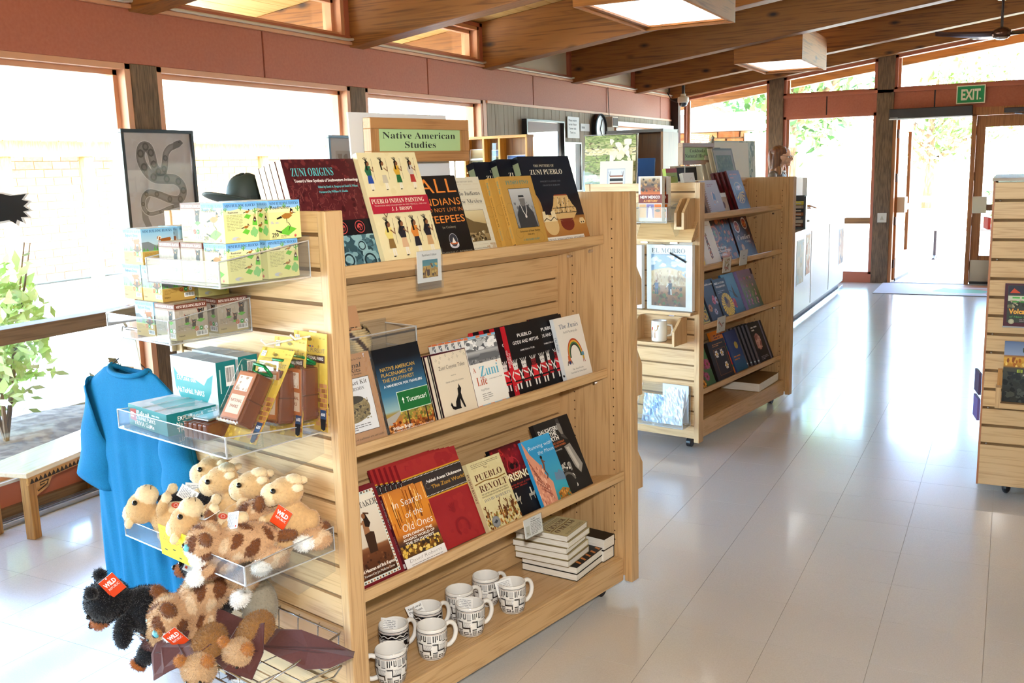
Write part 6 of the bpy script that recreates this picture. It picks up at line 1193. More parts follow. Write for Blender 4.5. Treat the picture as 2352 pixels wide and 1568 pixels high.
def spots(co, col):
    n = np.sin(co[:, 0] * 88 + 1.7 * np.sin(co[:, 1] * 60)) * np.sin(co[:, 1] * 96 + co[:, 2] * 40 + 1.2) * np.cos(co[:, 2] * 70 + co[:, 0] * 30); tan = np.abs(col[:, :3] - np.array(lin(TAN))).sum(1) < .02
    col[tan & (n > .26), :3] = lin('6e3f20'); col[tan & (n < -.34), :3] = lin('d9bd9a')
BF, WG = '9c6e3c', '5c3632'
bat_ = [((0, 0, .035), (.06, .044, .035), None, BF), ((.065, 0, .045), (.038, .042, .036), None, 'c9a57c'), ((.095, 0, .034), (.018, .028, .02), None, WG), ((.06, .036, .078), (.012, .014, .017), None, 'b5763a'), ((.06, -.036, .078), (.012, .014, .017), None, 'b5763a'), ((.112, 0, .03), (.01, .012, .009), None, '4a2a28')]
def wing(pts, z0=.03, th=.007, fold=.012):
    def f(t):
        n = len(pts); cx = sum(p[0] for p in pts) / n; cy = sum(p[1] for p in pts) / n; zz = lambda i: z0 + fold * math.sin(i * 2.1); P = pts; mb = MB()
        v = [(x, y, zz(i) - th * .15) for i, (x, y) in enumerate(P)] + [(x, y, zz(i) + th * .15) for i, (x, y) in enumerate(P)] + [(cx + .85 * (x - cx), cy + .85 * (y - cy), zz(i) * .6 + z0 * .4 + th * .6) for i, (x, y) in enumerate(P)] + [(cx, cy, z0 + th * .9), (cx, cy, z0 - th * .4)]
        fs = [(i, (i + 1) % n, n + (i + 1) % n, n + i) for i in range(n)] + [(n + i, n + (i + 1) % n, 2 * n + (i + 1) % n, 2 * n + i) for i in range(n)] + [(2 * n + i, 2 * n + (i + 1) % n, 3 * n) for i in range(n)] + [((i + 1) % n, i, 3 * n + 1) for i in range(n)]
        mb.add(v, fs, 0, WG); build('wing', mb, FUR, t, bevel=.002); mb2 = MB()
        for k in (1, 2): mb2.tube([(P[0][0], P[0][1], z0 + th), (cx + (P[n // 2 + k - 1][0] - cx) * .6, cy + (P[n // 2 + k - 1][1] - cy) * .6, z0 + th * .9), (P[n // 2 + k - 1][0], P[n // 2 + k - 1][1], zz(n // 2 + k - 1))], .0018, 5, 0, '4a2a26')
        build('wing_bone', mb2, FUR, t)
    return f
RWING = [(.03, -.03), (.045, -.1), (.05, -.17), (.035, -.235), (.0, -.285), (-.022, -.27), (-.03, -.2), (-.034, -.12), (-.03, -.04)]
LWING = [(x, -y) for x, y in RWING]; LF = [(.04, .03), (.07, .07), (.08, .13), (.02, .15), (-.05, .14), (-.06, .05)]; RF = [(x, -y) for x, y in LF]
KINDS = {'camel': (camel, None, 7000, .0018, [((.047, .032, .158), .0068), ((.047, -.032, .158), .0068)], [smile([(.078, -.012, .148), (.085, 0, .142), (.078, .012, .148)]), smile([(.08, -.012, .128), (.085, 0, .131), (.08, .012, .128)]), sticker]),
         'bear': (bear_, None, 12000, .006, [((.068, .03, .178), .0055), ((.068, -.03, .178), .0055), ((.1, 0, .158), (.006, .009, .007))], [smile([(.098, 0, .15), (.098, 0, .14), (.094, .01, .134)])]),
         'bobcat': (cat, spots, 15000, .0062, [((.124, .026, .078), .0075), ((.124, -.026, .078), .0075), ((.139, 0, .062), (.005, .008, .006))], [lambda t: [build('blue_iris', MB().ell((.1215, s_ * .026, .078), .0088, 14, 10), mat('blue_iris', '6fc8d8', .2), t, smooth=True) for s_ in (-1, 1)]]),
         'bat': (bat_, None, 11000, .0065, [((.1, .017, .052), .0042), ((.1, -.017, .052), .0042)], [wing(RWING), wing(LWING)]), 'bat_folded': (bat_, None, 11000, .0065, [((.1, .017, .052), .0042), ((.1, -.017, .052), .0042)], [wing(RF, .035, .01, .02), wing(LF, .035, .01, .02)])}
zc = .592; fc = Y1 + R(128); cg = 'sitting camel plush toys'
p = plush('camel', 'sitting camel plush nearest the post, orange brand tag at its shoulder', U1(-1.365, .118, zc), Euler((0, R(-4), fc + R(4))), cg); hang_tag(p, (.012, .062, .125), (0, 28, 165))
p = plush('camel', 'second sitting camel plush from the post, red sticker on its belly', U1(-1.375, .215, zc), Euler((R(2), R(2), fc)), cg); hang_tag(p, (.0, .058, .12), (0, -12, 120), 'w', .03, .07)
p = plush('camel', 'third sitting camel plush from the post, under the trivia tray edge', U1(-1.38, .315, zc + .004), Euler((R(-4), R(6), fc)), cg)
p = plush('camel', 'leftmost sitting camel plush with a white tag under its chin', U1(-1.355, .41, zc + .002), Euler((R(3), R(4), fc + R(6))), cg); hang_tag(p, (.065, .035, .125), (0, 12, 185), 'w', .045, .055)
p = plush('camel', 'camel plush lying on its back at the left end of the tray', U1(-1.455, .385, zc + .035), Euler((R(12), R(-78), fc + R(176))), 'camel plush toys lying on their backs'); hang_tag(p, (-.04, .05, .10), (0, 40, 150))
p = plush('camel', 'camel plush lying face up in front of the black bear in the tray', U1(-1.44, .20, zc + .045), Euler((R(14), R(-80), fc + R(180))), 'camel plush toys lying on their backs'); hang_tag(p, (.05, -.05, .05), (-60, 0, 30), 'w')
p = plush('bear', 'black bear plush lying among the camels, its back turned', U1(-1.40, .345, zc + .045), Euler((R(20), R(66), fc + R(20))), 'black bear plush toys'); p.scale = (.8,) * 3; hang_tag(p, (.06, .06, .22), (0, 160, 150)); hang_tag(p, (-.045, .06, .16), (0, 10, 170), 'w', .045, .06)
p = plush('bobcat', 'spotted bobcat plush sprawled at the front of the plush tray, white muzzle', U1(-1.465, .165, zc + .006), Euler((R(-24), R(6), fc + R(4))), 'spotted bobcat plush toys'); hang_tag(p, (.06, -.03, .118), (-60, 0, 40), 'w', .04, .055)
p = plush('bobcat', 'second bobcat plush behind the sprawled one, its haunches by the post', U1(-1.38, .13, zc + .01), Euler((R(10), R(-6), fc + R(10))), 'spotted bobcat plush toys'); hang_tag(p, (.07, -.01, .112), (-70, 0, 10), 'w')
zw = .305
p = plush('bear', 'big black bear plush looking out of the left end of the wire basket', U1(-1.48, .49, zw + .02), Euler((R(-6), R(50), fc + R(8))), 'black bear plush toys'); p.scale = (1.18,) * 3; hang_tag(p, (-.028, .03, .2), (0, 15, 190), 'red', .036, .045)
p = plush('bear', 'half hidden black bear plush behind the spotted bobcat in the basket', U1(-1.385, .44, zw + .02), Euler((0, R(6), fc)), 'black bear plush toys'); hang_tag(p, (-.01, .06, .215), (0, 35, 180), 'w', .055, .07)
p = plush('bobcat', 'large spotted bobcat plush climbing over the bears in the wire basket', U1(-1.43, .36, zw + .105), Euler((R(-12), R(38), fc + R(28))), 'spotted bobcat plush toys'); p.scale = (1.2,) * 3
p = plush('bat', 'brown bat plush in the basket with one wing stretched to the right', U1(-1.43, .20, zw + .05), Euler((R(-4), R(34), R(-88))), 'brown bat plush toys'); hang_tag(p, (.12, .02, .03), (-10, -14, 92), 'w', .05, .055)
p = plush('bat_folded', 'furry tan bat plush with folded wings in the middle of the basket', U1(-1.505, .375, zw + .035), Euler((R(-8), R(14), fc + R(20))), 'brown bat plush toys'); hang_tag(p, (.04, .07, .085), (0, -25, 165))
p = plush('bat_folded', 'bat plush hanging over the front rim of the wire basket', U1(-1.515, .27, zw + .03), Euler((R(6), R(36), R(-70))), 'brown bat plush toys'); hang_tag(p, (.115, -.02, .03), (0, 0, 95), 'w', .03, .035)
# grey elk plush at the back, only its side showing
KINDS['deer'] = ([((0, 0, .07), (.05, .045, .07), None, '9a917f'), ((.03, 0, .16), (.04, .034, .036), None, '9a917f'), ((.065, 0, .15), (.022, .02, .02), None, 'c2b49a'), ((.02, 0, .11), (.026, .03, .03), None, 'a8602c'), ((.04, .05, .03), (.04, .02, .022), None, '8a816f'), ((.04, -.05, .03), (.04, .02, .022), None, '8a816f'), ((0, .04, .19), (.01, .02, .014), None, '8a816f'), ((0, -.04, .19), (.01, .02, .014), None, '8a816f')], None, 6000, .004, [((.058, .028, .172), .005), ((.058, -.028, .172), .005)], [])
p = plush('deer', 'grey elk plush at the back of the basket against the slats', U1(-1.36, .28, zw + .03), Euler((0, R(10), fc - R(20))), None); hang_tag(p, (-.02, -.06, .2), (0, 30, 40), 'w', .035, .08)
# ---------------------------------------------------------------- on top of the near unit
def framed_sign(label, loc, yaw, w, h, lines, wd_, fh):
    t = thing('framed_sign', label, 'sign', loc, yaw); f = .031 if 'Native' in label else .024; d = .032
    for a, b, c, e in ((0, w, h - f, h), (0, w, 0, f)): build('frame_rail', MB().box(a, b, 0, d, c, e), wd_[0], t, bevel=.002)
    for a, b in ((0, f), (w - f, w)): build('frame_stile', MB().box(a, b, .0004, d - .0004, f, h - f), wd_[1], t, bevel=.001)
    mb = MB(); mb.box(f - .002, w - f + .002, .01, .014, f - .002, h - f + .002, 0, 'b3d39a'); A = Art(mb, lambda x, y, z_: (x, .01 - z_, y)); y = h - f
    for s_, k, ww in lines: y -= fh * 1.42; A.text(s_, w / 2, y, fh, '23241f', w=ww, st='s', off=-.005)
    build('green_card', mb, MATTE, t)
    for x in (w * .15, w * .88): build('support_rod', MB().tube([(x, d * .6, -.125), (x, d * .6, .01)], .0032, 8), WHITE, t)
    return t
SW = (wood('sign_oak', 'b98653', '9a6a3c', 'x', fine=120.), wood('sign_oak_z', 'b98653', '9a6a3c', 'z', fine=120.))
framed_sign('oak framed green sign reading Native American Studies', U1(-.868, .315, 1.522), Y1, .405, .124, [('Native American', 1, .3), ('Studies', 1, .128)], SW, .0185)
t = thing('foam_board', 'tall white foam board standing behind the Native American sign', 'board', U1(-.875, .385, 1.397), Euler((R(-3), 0, Y1))); build('sheet', MB().box(0, .40, 0, .006, 0, .268), mat('foam_white', 'e8eaee', .7), t); build('backing_strut', MB().box(.12, .26, .006, .01, 0, .15), mat('foam_grey', 'c9cbd0', .8), t)
def hat(label, loc, brim, crown, bc, cc, camo=None):
    t = thing('hat', label, 'hat', loc, Y1); mb = MB()
    mb.grid(lambda u, v: ((brim * (.45 + .55 * v)) * math.cos(2 * PI * u), (brim * .8 * (.45 + .55 * v)) * math.sin(2 * PI * u), .012 + .03 * v * v * abs(math.cos(2 * PI * u)) ** 1.5), 40, 6, col=bc); o = build('brim', mb, MATTE, t, smooth=True); o.modifiers.new('s', 'SOLIDIFY').thickness = .003
    cr_ = MB(); cr_.grid(lambda u, v: (brim * .47 * math.sin(PI / 2 * (1 - v * .98)) ** .6 * math.cos(2 * PI * u), brim * .4 * math.sin(PI / 2 * (1 - v * .98)) ** .6 * math.sin(2 * PI * u), .012 + crown * math.sin(PI / 2 * v) * (1 - .12 * v * math.cos(2 * PI * u) ** 2)), 40, 12, colfn=lambda u, v: (camo[int((math.sin(u * 40) * math.cos(v * 17 + u * 9) + 1) * len(camo) / 2.01)] if camo else cc)); build('crown', cr_, MATTE, t, smooth=True)
    build('hat_band', MB().lathe([(brim * .475, .012), (brim * .478, .03), (brim * .47, .03)], 36, col=bc), MATTE, t).scale = (1, .86, 1); return t
hat('dark green wide-brimmed hat behind the block boxes', U1(-1.12, .56, 1.412), .125, .08, '26302c', '2c3833'); hat('camouflage cap resting behind the dark green hat', U1(-1.03, .50, 1.45), .09, .075, '6a6a44', '6a6a44', ['6a6a44', '8a8452', '4c4f34', 'a09a66'])
# tee shirt on its hanger behind the unit
ts = thing('t_shirt', 'plain turquoise blue tee shirt on a wire hanger beside the near display unit', 't-shirt', U1(-1.335, .895, .968), Y1 + R(94)); SH = speckle('blue_jersey', '12719f', '0f6892', 400, rough=.85, spec=.2)
sp_ = [(-.095, .02), (-.13, .005), (-.22, -.07), (-.305, -.36), (-.205, -.395), (-.185, -.31), (-.185, -.52), (-.19, -.70)]; out = sp_ + [(-.1, -.715), (0, -.705), (.1, -.685)] + [(-x, y) for x, y in sp_[::-1]]
def half(side):
    mb = MB(); nx, ny = 34, 30; v = []; neck = -.02
    for j in range(ny + 1):
        y = -.72 * j / ny
        hw = .088 + (.167 * min(1, -y / .095) if y > -.095 else .167) if y > -.1 else (.255 - .03 * min(1, (-y - .1) / .22)) if y > -.32 else .225
        for i in range(nx + 1):
            u = i / nx * 2 - 1; x = u * hw; yy = y
            if j == 0 or y > -.08: yy = min(y, .02 - .6 * max(0, abs(x) - .088) if abs(x) > .088 else -.012 + neck * (1 - (x / .088) ** 2) ** .5 * (1 if side < 0 else 1))
            yy -= .02 * (1 - u) * j / ny
            dep = .028 * math.sqrt(max(0, 1 - u * u)) * min(1, .35 - y * 2) + .009 * math.sin(u * 11 + y * 3) * (-y) + .006 * math.sin(u * 23 - y * 9) * (-y)
            v.append((x, side * dep, yy))
    f = [(j * (nx + 1) + i, j * (nx + 1) + i + 1, (j + 1) * (nx + 1) + i + 1, (j + 1) * (nx + 1) + i) for j in range(ny) for i in range(nx)]
    return mb.add(v, f)
m2 = MB()
for sd in (1, -1): h_ = half(sd); m2.add(h_.v, h_.f)
o = build('torso', m2, SH, ts, smooth=True); o.modifiers.new('s', 'SOLIDIFY').thickness = .002
for sg in (-1, 1):
    sl_ = MB(); k = 14
    def sleeve(u, v, sg=sg):
        a = 2 * PI * u; top = Vector((.215, -.06)); bot = Vector((.13, -.26)); e1 = Vector((.315, -.375)); e2 = Vector((.13, -.405)); A_ = top.lerp(e1, v); B_ = bot.lerp(e2, v); c = (A_ + B_) / 2; r = (A_ - B_) / 2; q = c + r * math.cos(a)
        return (sg * q.x, (.03 + .012 * v) * math.sin(a) + .004 * math.sin(v * 12 + a * 3), q.y + .006 * math.sin(a * 2) * v)
    o = build('sleeve', sl_.grid(sleeve, 26, 12), SH, ts, smooth=True); o.modifiers.new('s', 'SOLIDIFY').thickness = .002
    hm_ = MB().tube([sleeve(u, .93) for u in np.linspace(0, 1, 24)], .0016, 5); build('sleeve_hem', hm_, mat('blue_stitch', '12678f', .9), ts)
nk = MB().tube([(.09 * math.cos(a), .03 * math.sin(a), -.012 - .02 * (1 - math.cos(a) ** 2) ** .5) for a in np.linspace(0, 2 * PI, 40)[:-1]], .008, 8, closed=True); build('collar_rib', nk, SH, ts, smooth=True)
hg = thing('wire_hanger', 'dark wire hanger holding the blue tee shirt', 'hanger', U1(-1.335, .895, .968), Y1 + R(94)); build('wire', MB().tube([(-.18, 0, -.06), (0, 0, .035), (.18, 0, -.06), (-.18, 0, -.063)], .0018, 6).tube([(0, 0, .035), (0, 0, .07), (.018, 0, .085), (.012, 0, .108), (-.006, 0, .106)], .0018, 6), DARKB, hg); build('pale_neck_card', MB().prism([(-.07, -.005), (.03, -.01), (.05, .04), (-.02, .1), (-.05, .1)], .004, .0055), mat('neck_card', 'b9b3a2', .7), hg)
ga = thing('garment_arm', 'chrome garment arm carrying the wire hanger behind the near display unit', 'hook', U1(-1.3, .68, 1.062), Y1); build('arm', MB().tube([(0, 0, 0), (0, .27, .0), (0, .285, .012)], .006, 10), CHROME, ga); build('back_plate', MB().box(-.02, .02, -.003, .006, -.04, .03), CHROME, ga)
# ---------------------------------------------------------------- along the window wall
bn = thing('low_bench', 'low carved pine bench with dark triangle carving under the window', 'bench', (-3.80, 2.79, 0), R(102)); BP = wood('bench_pine', 'c08a46', '9a6628', 'x', fine=60., rough=.35, coat=.3); BL, BWd, BH = .70, .27, .30
build('seat', MB().box(-BL / 2, BL / 2, -BWd / 2, BWd / 2, BH - .022, BH), wood('bench_top', 'ecdcc0', 'e2cca8', 'x', fine=60., rough=.18, coat=.8), bn, bevel=.004)  # window glare painted into the seat: paler than the rest of the bench
for y in (-BWd / 2 + .004, BWd / 2 - .016): build('apron', MB().box(-BL / 2 + .01, BL / 2 - .01, y, y + .012, BH - .055, BH - .022), BP, bn)
tri = mesh(MB().prism([(-.012, .0), (.012, .0), (0, .02)], -.0022, .0), mat('dark_stain', '2e1a10', .6), 'carved_triangle')
for k in range(26): o = link('carved_triangle', tri, bn); o.location = (-BL / 2 + .03 + k * .0255, -BWd / 2 + .004, BH - .051)
for x in (-BL / 2 + .04, BL / 2 - .04):
    for y in (-BWd / 2 + .035, BWd / 2 - .035): build('leg', MB().box(x - .022, x + .022, y - .022, y + .022, 0, BH - .022), wood('bench_leg', 'b07c3c', '8a5a24', 'z', fine=60.), bn, bevel=.004)
    s_ = 1 if x < 0 else -1; build('corner_bracket', MB().prism([(x + s_ * .022, BH - .055), (x + s_ * .13, BH - .055), (x + s_ * .1, BH - .1), (x + s_ * .022, BH - .12)], -BWd / 2 + .02, -BWd / 2 + .036), BP, bn, bevel=.003)
    build('carved_scroll', MB().tube([(x + s_ * .035, -BWd / 2 + .019, BH - .1), (x + s_ * .09, -BWd / 2 + .019, BH - .085), (x + s_ * .1, -BWd / 2 + .019, BH - .068), (x + s_ * .05, -BWd / 2 + .019, BH - .068), (x + s_ * .05, -BWd / 2 + .019, BH - .08), (x + s_ * .075, -BWd / 2 + .019, BH - .078)], .0025, 5), mat('dark_stain', '2e1a10', .6), bn)
ht = thing('floor_heater', 'slim grey metal baseboard grille on the floor along the window wall', 'heater', (-3.93, 3.2, 0)); build('body', MB().box(0, .075, -6.5, 4.0, 0, .022), STEEL, ht, bevel=.003)
for k in range(3): build('fin', MB().box(.012 + k * .02, .022 + k * .02, -6.48, 3.98, .022, .026), mat('fin_grey', '8f959c', .4, .8), ht)
t = thing('bird_decal', 'black bird silhouette with a white edge stuck on the left window', 'decal', (-4.11, 2.8, 1.40), R(90))
wg = [(-.5, .0), (-.3, .16), (-.12, .13), (-.02, .1), (.005, .055), (.08, .05), (.12, .04), (.2, .045), (.175, .02), (.21, .01), (.18, -.01), (.21, -.03), (.175, -.035), (.2, -.06), (.16, -.06), (.17, -.085), (.14, -.07), (.13, -.09), (.1, -.07), (.04, -.075), (-.05, -.05), (-.12, -.1), (-.3, -.2), (-.42, -.12)]
cx_, cy_ = -.1, .0; build('white_edge', MB().prism([(cx_ + (x - cx_) * 1.05 + .004 * (1 if x > cx_ else -1), cy_ + (y - cy_) * 1.12) for x, y in wg], .0, .0008), mat('decal_white', 'f4f4f4', .5), t); build('silhouette', MB().prism(wg, -.0008, 0), mat('decal_black', '141014', .5), t)
def picture(label, y0, y1, z0, z1, art, frame='15151a', x=-3.985, fw=.018, gl=True, d=.022):
    t = thing('framed_picture', label, 'picture', (x, y0, z0), R(90)); w, h = y1 - y0, z1 - z0; fm = mat('frame_' + frame, frame, .3, coat=.4)
    for a, b, c, e in ((0, w, h - fw, h), (0, w, 0, fw)): build('frame_rail', MB().box(a, b, -d, 0, c, e), fm, t, bevel=.0015)
    for a, b in ((0, fw), (w - fw, w)): build('frame_stile', MB().box(a, b, -d + .0004, -.0004, fw, h - fw), fm, t, bevel=.001)
    mb = MB(); mb.box(fw - .002, w - fw + .002, -.008, -.004, fw - .002, h - fw + .002, 0, 'e6dedb'); art(Art(mb, lambda x_, y_, z_: (x_, -.008 - z_, y_)), w, h); build('print', mb, MATTE, t)
    if gl: build('glazing', MB().box(fw, w - fw, -.0125, -.011, fw, h - fw), clear('picture_glass', 'fafafa', .05), t)
    return t
def a_snake(A, W, H):
    A.rect(.018, .018, W - .018, H - .018, 'd6ccca'); A.blobs(.02, .02, W - .02, H - .02, 60, .03, ['d9d0cd', 'd2c8c6', 'dad2d2'], 3)
    P = [(.74, .87), (.66, .85), (.6, .8), (.575, .72), (.54, .66), (.46, .665), (.42, .72), (.4, .8), (.36, .855), (.28, .85), (.25, .77), (.3, .68), (.4, .615), (.55, .6), (.7, .59), (.79, .54), (.8, .47), (.73, .42), (.6, .43), (.45, .47), (.32, .49), (.24, .45), (.23, .37), (.3, .32), (.45, .33), (.6, .36), (.74, .37), (.82, .32), (.8, .24), (.68, .21), (.6, .25), (.62, .3)]
    Q = [];
    for i in range(len(P) - 1):
        for k in range(5): t = k / 5; p0 = P[max(i - 1, 0)]; p1 = P[i]; p2 = P[i + 1]; p3 = P[min(i + 2, len(P) - 1)]; Q.append(tuple(W * 0 + .5 * ((2 * p1[j]) + (-p0[j] + p2[j]) * t + (2 * p0[j] - 5 * p1[j] + 4 * p2[j] - p3[j]) * t * t + (-p0[j] + 3 * p1[j] - 3 * p2[j] + p3[j]) * t ** 3) for j in (0, 1)))
    Q = [(x * W, y * H) for x, y in Q]; n = len(Q); wd2 = [.02 + .036 * math.sin(PI * min(1, i / n * 1.25 + .08)) ** .8 for i in range(n)]
    tail = [(.3, .48), (.24, .4), (.24, .28), (.3, .18), (.4, .12), (.52, .11), (.66, .17)]; A.line([(x * W, y * H) for x, y in tail], [.045, .044, .04, .036, .03, .024, .014], '9a918c')
    A.line(Q, [w_ + .006 for w_ in wd2], 'eee8e6'); A.line(Q, wd2, '8a8380'); A.line(Q, [w_ * .5 for w_ in wd2], '9d9690')
    for i in range(12, n - 6, 6): A.disc(Q[i][0], Q[i][1], wd2[i] * .4, '5c5654', n=8); A.disc(Q[i][0], Q[i][1], wd2[i] * .22, '857d7a', n=8)
    A.poly([(W * .7, H * .84), (W * .72, H * .9), (W * .82, H * .92), (W * .86, H * .895), (W * .8, H * .86)], '7b7471'); A.disc(W * .8, H * .9, .004, '2a2626'); A.ring(W * .55, H * .22, .03, .05, 'a39b97', a0=180, a1=360)
picture('black framed rattlesnake drawing hung on the post between the windows', 3.452, 3.935, 1.12, 1.75, a_snake, x=-3.98)
picture('black framed picture half hidden behind the Native American sign', 5.11, 5.52, 1.15, 1.748, lambda A, W, H: (A.rect(.018, .018, W - .018, H - .018, 'd9d6d4'), A.rect(.08, .1, W - .08, H - .1, 'c8c0b8'), A.blobs(.1, .12, W - .1, H - .12, 30, .04, ['b9aea4', 'a89a8c', 'cfc8c2'], 4)), x=-3.98)
def a_land(A, W, H): A.rect(.02, .02, W - .02, H - .02, 'e3dfdc'); A.grad(.06, .06, W - .06, H - .12, [(0, '7fa070'), (.35, '8aa884'), (.5, '7f9cc0'), (.7, 'a9c0dc'), (1, 'd0dcea')]); A.poly([(.06, H * .4), (W * .3, H * .62), (W * .5, H * .55), (W * .75, H * .68), (W - .06, H * .45)], '8ea6c8')
picture('large dark framed landscape picture on the grey board wall', 7.98, 8.82, 1.22, 1.945, a_land, x=-3.99, d=.05); picture('smaller black framed picture to the right of the landscape', 8.86, 9.3, 1.25, 1.75, lambda A, W, H: A.rect(.02, .02, W - .02, H - .02, 'dfe6ea'), x=-3.99)
t = thing('paper_notice', 'white printed paper notice taped to the grey board wall', 'notice', (-3.985, 8.98, 1.79), R(90)); mb = MB(); mb.box(0, .30, -.002, 0, 0, .21, 0, 'eceae8'); A = Art(mb, lambda x, y, z_: (x, -.002 - z_, y)); [A.text(s_, .13, .165 - i * .04, .02, '2a2a30', w=w_, st='b') for i, (s_, w_) in enumerate((('Please return', .2), ('to the Visitor', .2), ('Center desk', .18), ('Thank you', .14)))]; build('sheet', mb, MATTE, t)
t = thing('paper_notice', 'small printed strip beside the wall clock', 'notice', (-3.985, 9.31, 1.865), R(90)); mb = MB(); mb.box(0, .24, -.002, 0, 0, .075, 0, 'dcd9d8'); A = Art(mb, lambda x, y, z_: (x, -.002 - z_, y)); A.greek(.03, .015, .21, .06, 1, '8a868a'); build('sheet', mb, MATTE, t)
ck = thing('wall_clock', 'round wall clock with a black rim on the grey board wall', 'clock', (-3.985, 9.77, 1.89), (0, R(90), 0)); build('rim', MB().lathe([(.0, 0), (.165, 0), (.165, .05), (.15, .055), (.145, .03), (0, .03)], 40), BLACK, ck, smooth=False); build('dial', MB().lathe([(0, .031), (.145, .031)], 40), mat('dial_white', 'e9edf2', .4), ck)
for a, l_ in ((40, .09), (150, .12)): build('hand', MB().tube([(0, 0, .034), (l_ * math.cos(R(a)), l_ * math.sin(R(a)), .034)], .005, 6), BLACK, ck)
t = thing('wall_speaker', 'small pale speaker box with its cord above the wall clock', 'speaker', (-3.99, 10.0, 1.92), R(90)); build('cabinet', MB().box(0, .17, -.09, 0, 0, .11), mat('cream_plastic', 'd9cdbb', .4), t, bevel=.006); build('grille', MB().box(.015, .155, -.093, -.09, .012, .098), mat('grille_grey', '6f6a66', .8), t); build('cord', MB().tube([(.08, -.02, .11), (.082, -.012, .25), (.075, -.01, .43)], .004, 6), DARKB, t)
# postcard rack
rk = thing('card_rack', 'oak rack of postcards and photo prints left behind the near unit', 'rack', (-3.76, 6.6, 0), R(-3)); RW, RH = .545, 1.745; RKX = wood('rack_oak', 'd0963f', 'a8702a', 'z', fine=80.); RKB = wood('rack_back', '9a6a38', '7a5028', 'z', fine=60.); cols = [0, .172, .312, RW]
build('back_board', MB().box(0, RW, .02, .03, .05, RH - .01), RKB, rk)
for x in cols: build('upright', MB().box(x - .009, x + .009, -.075, .02, 0, RH), RKX, rk, bevel=.002)
build('top_board', MB().box(-.009, RW + .009, -.08, .03, RH - .018, RH + .002), wood('rack_oak_x', 'd0963f', 'a8702a', 'x', fine=80.), rk)
for (a, b) in zip(cols, cols[1:]):
    for z_ in ((1.485, 1.24, 1.0, .76, .5, .2) if a != cols[1] else (.9, .4)): build('shelf', MB().box(a + .009, b - .009, -.07, .02, z_ - .014, z_), wood('rack_oak_x', 'd0963f', 'a8702a', 'x', fine=80.), rk)
def card(label, x, z_, w, h, pal, lean=8, y=-.045, pocket=False, grp='photo cards in the oak rack'):
    t = thing('photo_card', label, 'postcard', (-3.76 + x, 6.6 + y, z_), Euler((R(-lean), 0, R(-3))), grp); mb = MB(); mb.box(0, w, 0, .004, 0, h, 0, 'f0f0f0'); A = Art(mb, lambda x_, y_, q: (x_, -q, y_)); A.grad(.006, .006, w - .006, h - .006, pal); A.blobs(.006, .006, w - .006, h * .45, 40, .01, [pal[0][1], pal[1][1], '3a3a22'], int(x * 100) + 3); build('print', mb, GLOSS, t)
    if pocket: build('clear_sleeve', MB().box(-.012, w + .012, -.003, -.002, -.012, h + .05), ACR, t)
    else: build('white_strip', MB().box(.004, w - .004, -.004, -.001, h * .5, h * .58), WHITE, t)
G1 = [(0, '5a5a24'), (.35, '7a7a30'), (.5, 'b08a5a'), (.6, '7f9cc8'), (1, '5a7ab8')]; G2 = [(0, '3a4a34'), (.5, '7a6a44'), (.8, 'a88a5a'), (1, 'c8b48a')]; G3 = [(0, '2a2a22'), (.5, '5a4a34'), (1, '8a8a8a')]
card('canyon photo card on the upper left shelf of the oak rack', .016, 1.487, .14, .17, G2); card('red mesa photo card on the upper right shelf of the oak rack', .34, 1.487, .185, .115, G1); card('photo print in a clear sleeve hung in the middle of the oak rack', .205, 1.54, .075, .105, G1, 2, -.03, True); card('second sleeved photo print hung below the first in the rack', .2, 1.36, .08, .1, G3, 2, -.03, True); card('card titled with dark lettering on the lower left rack shelf', .02, 1.242, .135, .16, G3)
# table with the weaving display behind the near unit
tb = thing('display_table', 'oak display table between the two display units, hidden below its top', 'table', (-2.52, 5.9, 0), R(6)); build('table_top', MB().box(-.32, .36, -.36, .6, 1.16, 1.19), OAKX, tb, bevel=.003)
for x in (-.28, .32):
    for y in (-.3, .54): build('leg', MB().box(x - .03, x + .03, y - .03, y + .03, 0, 1.16), OAKZ, tb)
wv = thing('weaving_display', 'striped woven rug swatches in a clear stand above the right post', 'textile', (-2.495, 5.86, 1.191), Euler((R(-5), 0, R(-2)))); mb = MB(); w, h = .365, .5; mb.box(0, w, 0, .004, 0, h, 0, 'd9cfae'); A = Art(mb, lambda x, y, q: (x, -q, y)); r = random.Random(8)
for k in range(60):
    y = h * k / 60; b_ = (k // 5) % 4; A.blobs(.004, y, w - .004, min(h, y + .012), 36, .012, [['8a9858', 'a8b070', '76844a'], ['e0d4a8', 'eee4c0', 'd4c492'], ['9aa264', '7d8a4e', 'b9b880'], ['3a3634', '2a2a30', '54484a']][b_ if h * .15 < y < h * .5 else b_ % 3], k, 1.8, 5)
A.blobs(w * .5, h * .4, w - .004, h * .95, 50, .03, ['efe6c4', 'f4ecd4', 'e6dcb4'], 5); build('weaving', mb, MATTE, wv); build('clear_stand', MB().box(-.006, w + .006, -.008, -.005, 0, h + .006), ACR, wv); build('polished_edge', MB().tube([(w + .006, -.006, 0), (w + .006, -.006, h + .006), (-.006, -.006, h + .006)], .003, 6), ACRE, wv)
t = thing('matted_weaving', 'tiny black and cream striped weaving in a cream mat', 'textile', (-2.362, 5.80, 1.191), Euler((R(-5), 0, R(-2)))); mb = MB(); w, h = .225, .338; mb.box(0, w, 0, .01, 0, h, 0, 'eadfc8'); A = Art(mb, lambda x, y, q: (x, -q, y)); A.rect(w * .22, .02, w * .78, h * .86, 'b9b9c2'); A.rect(w * .26, .02, w * .76, h * .84, 'd6d6de')
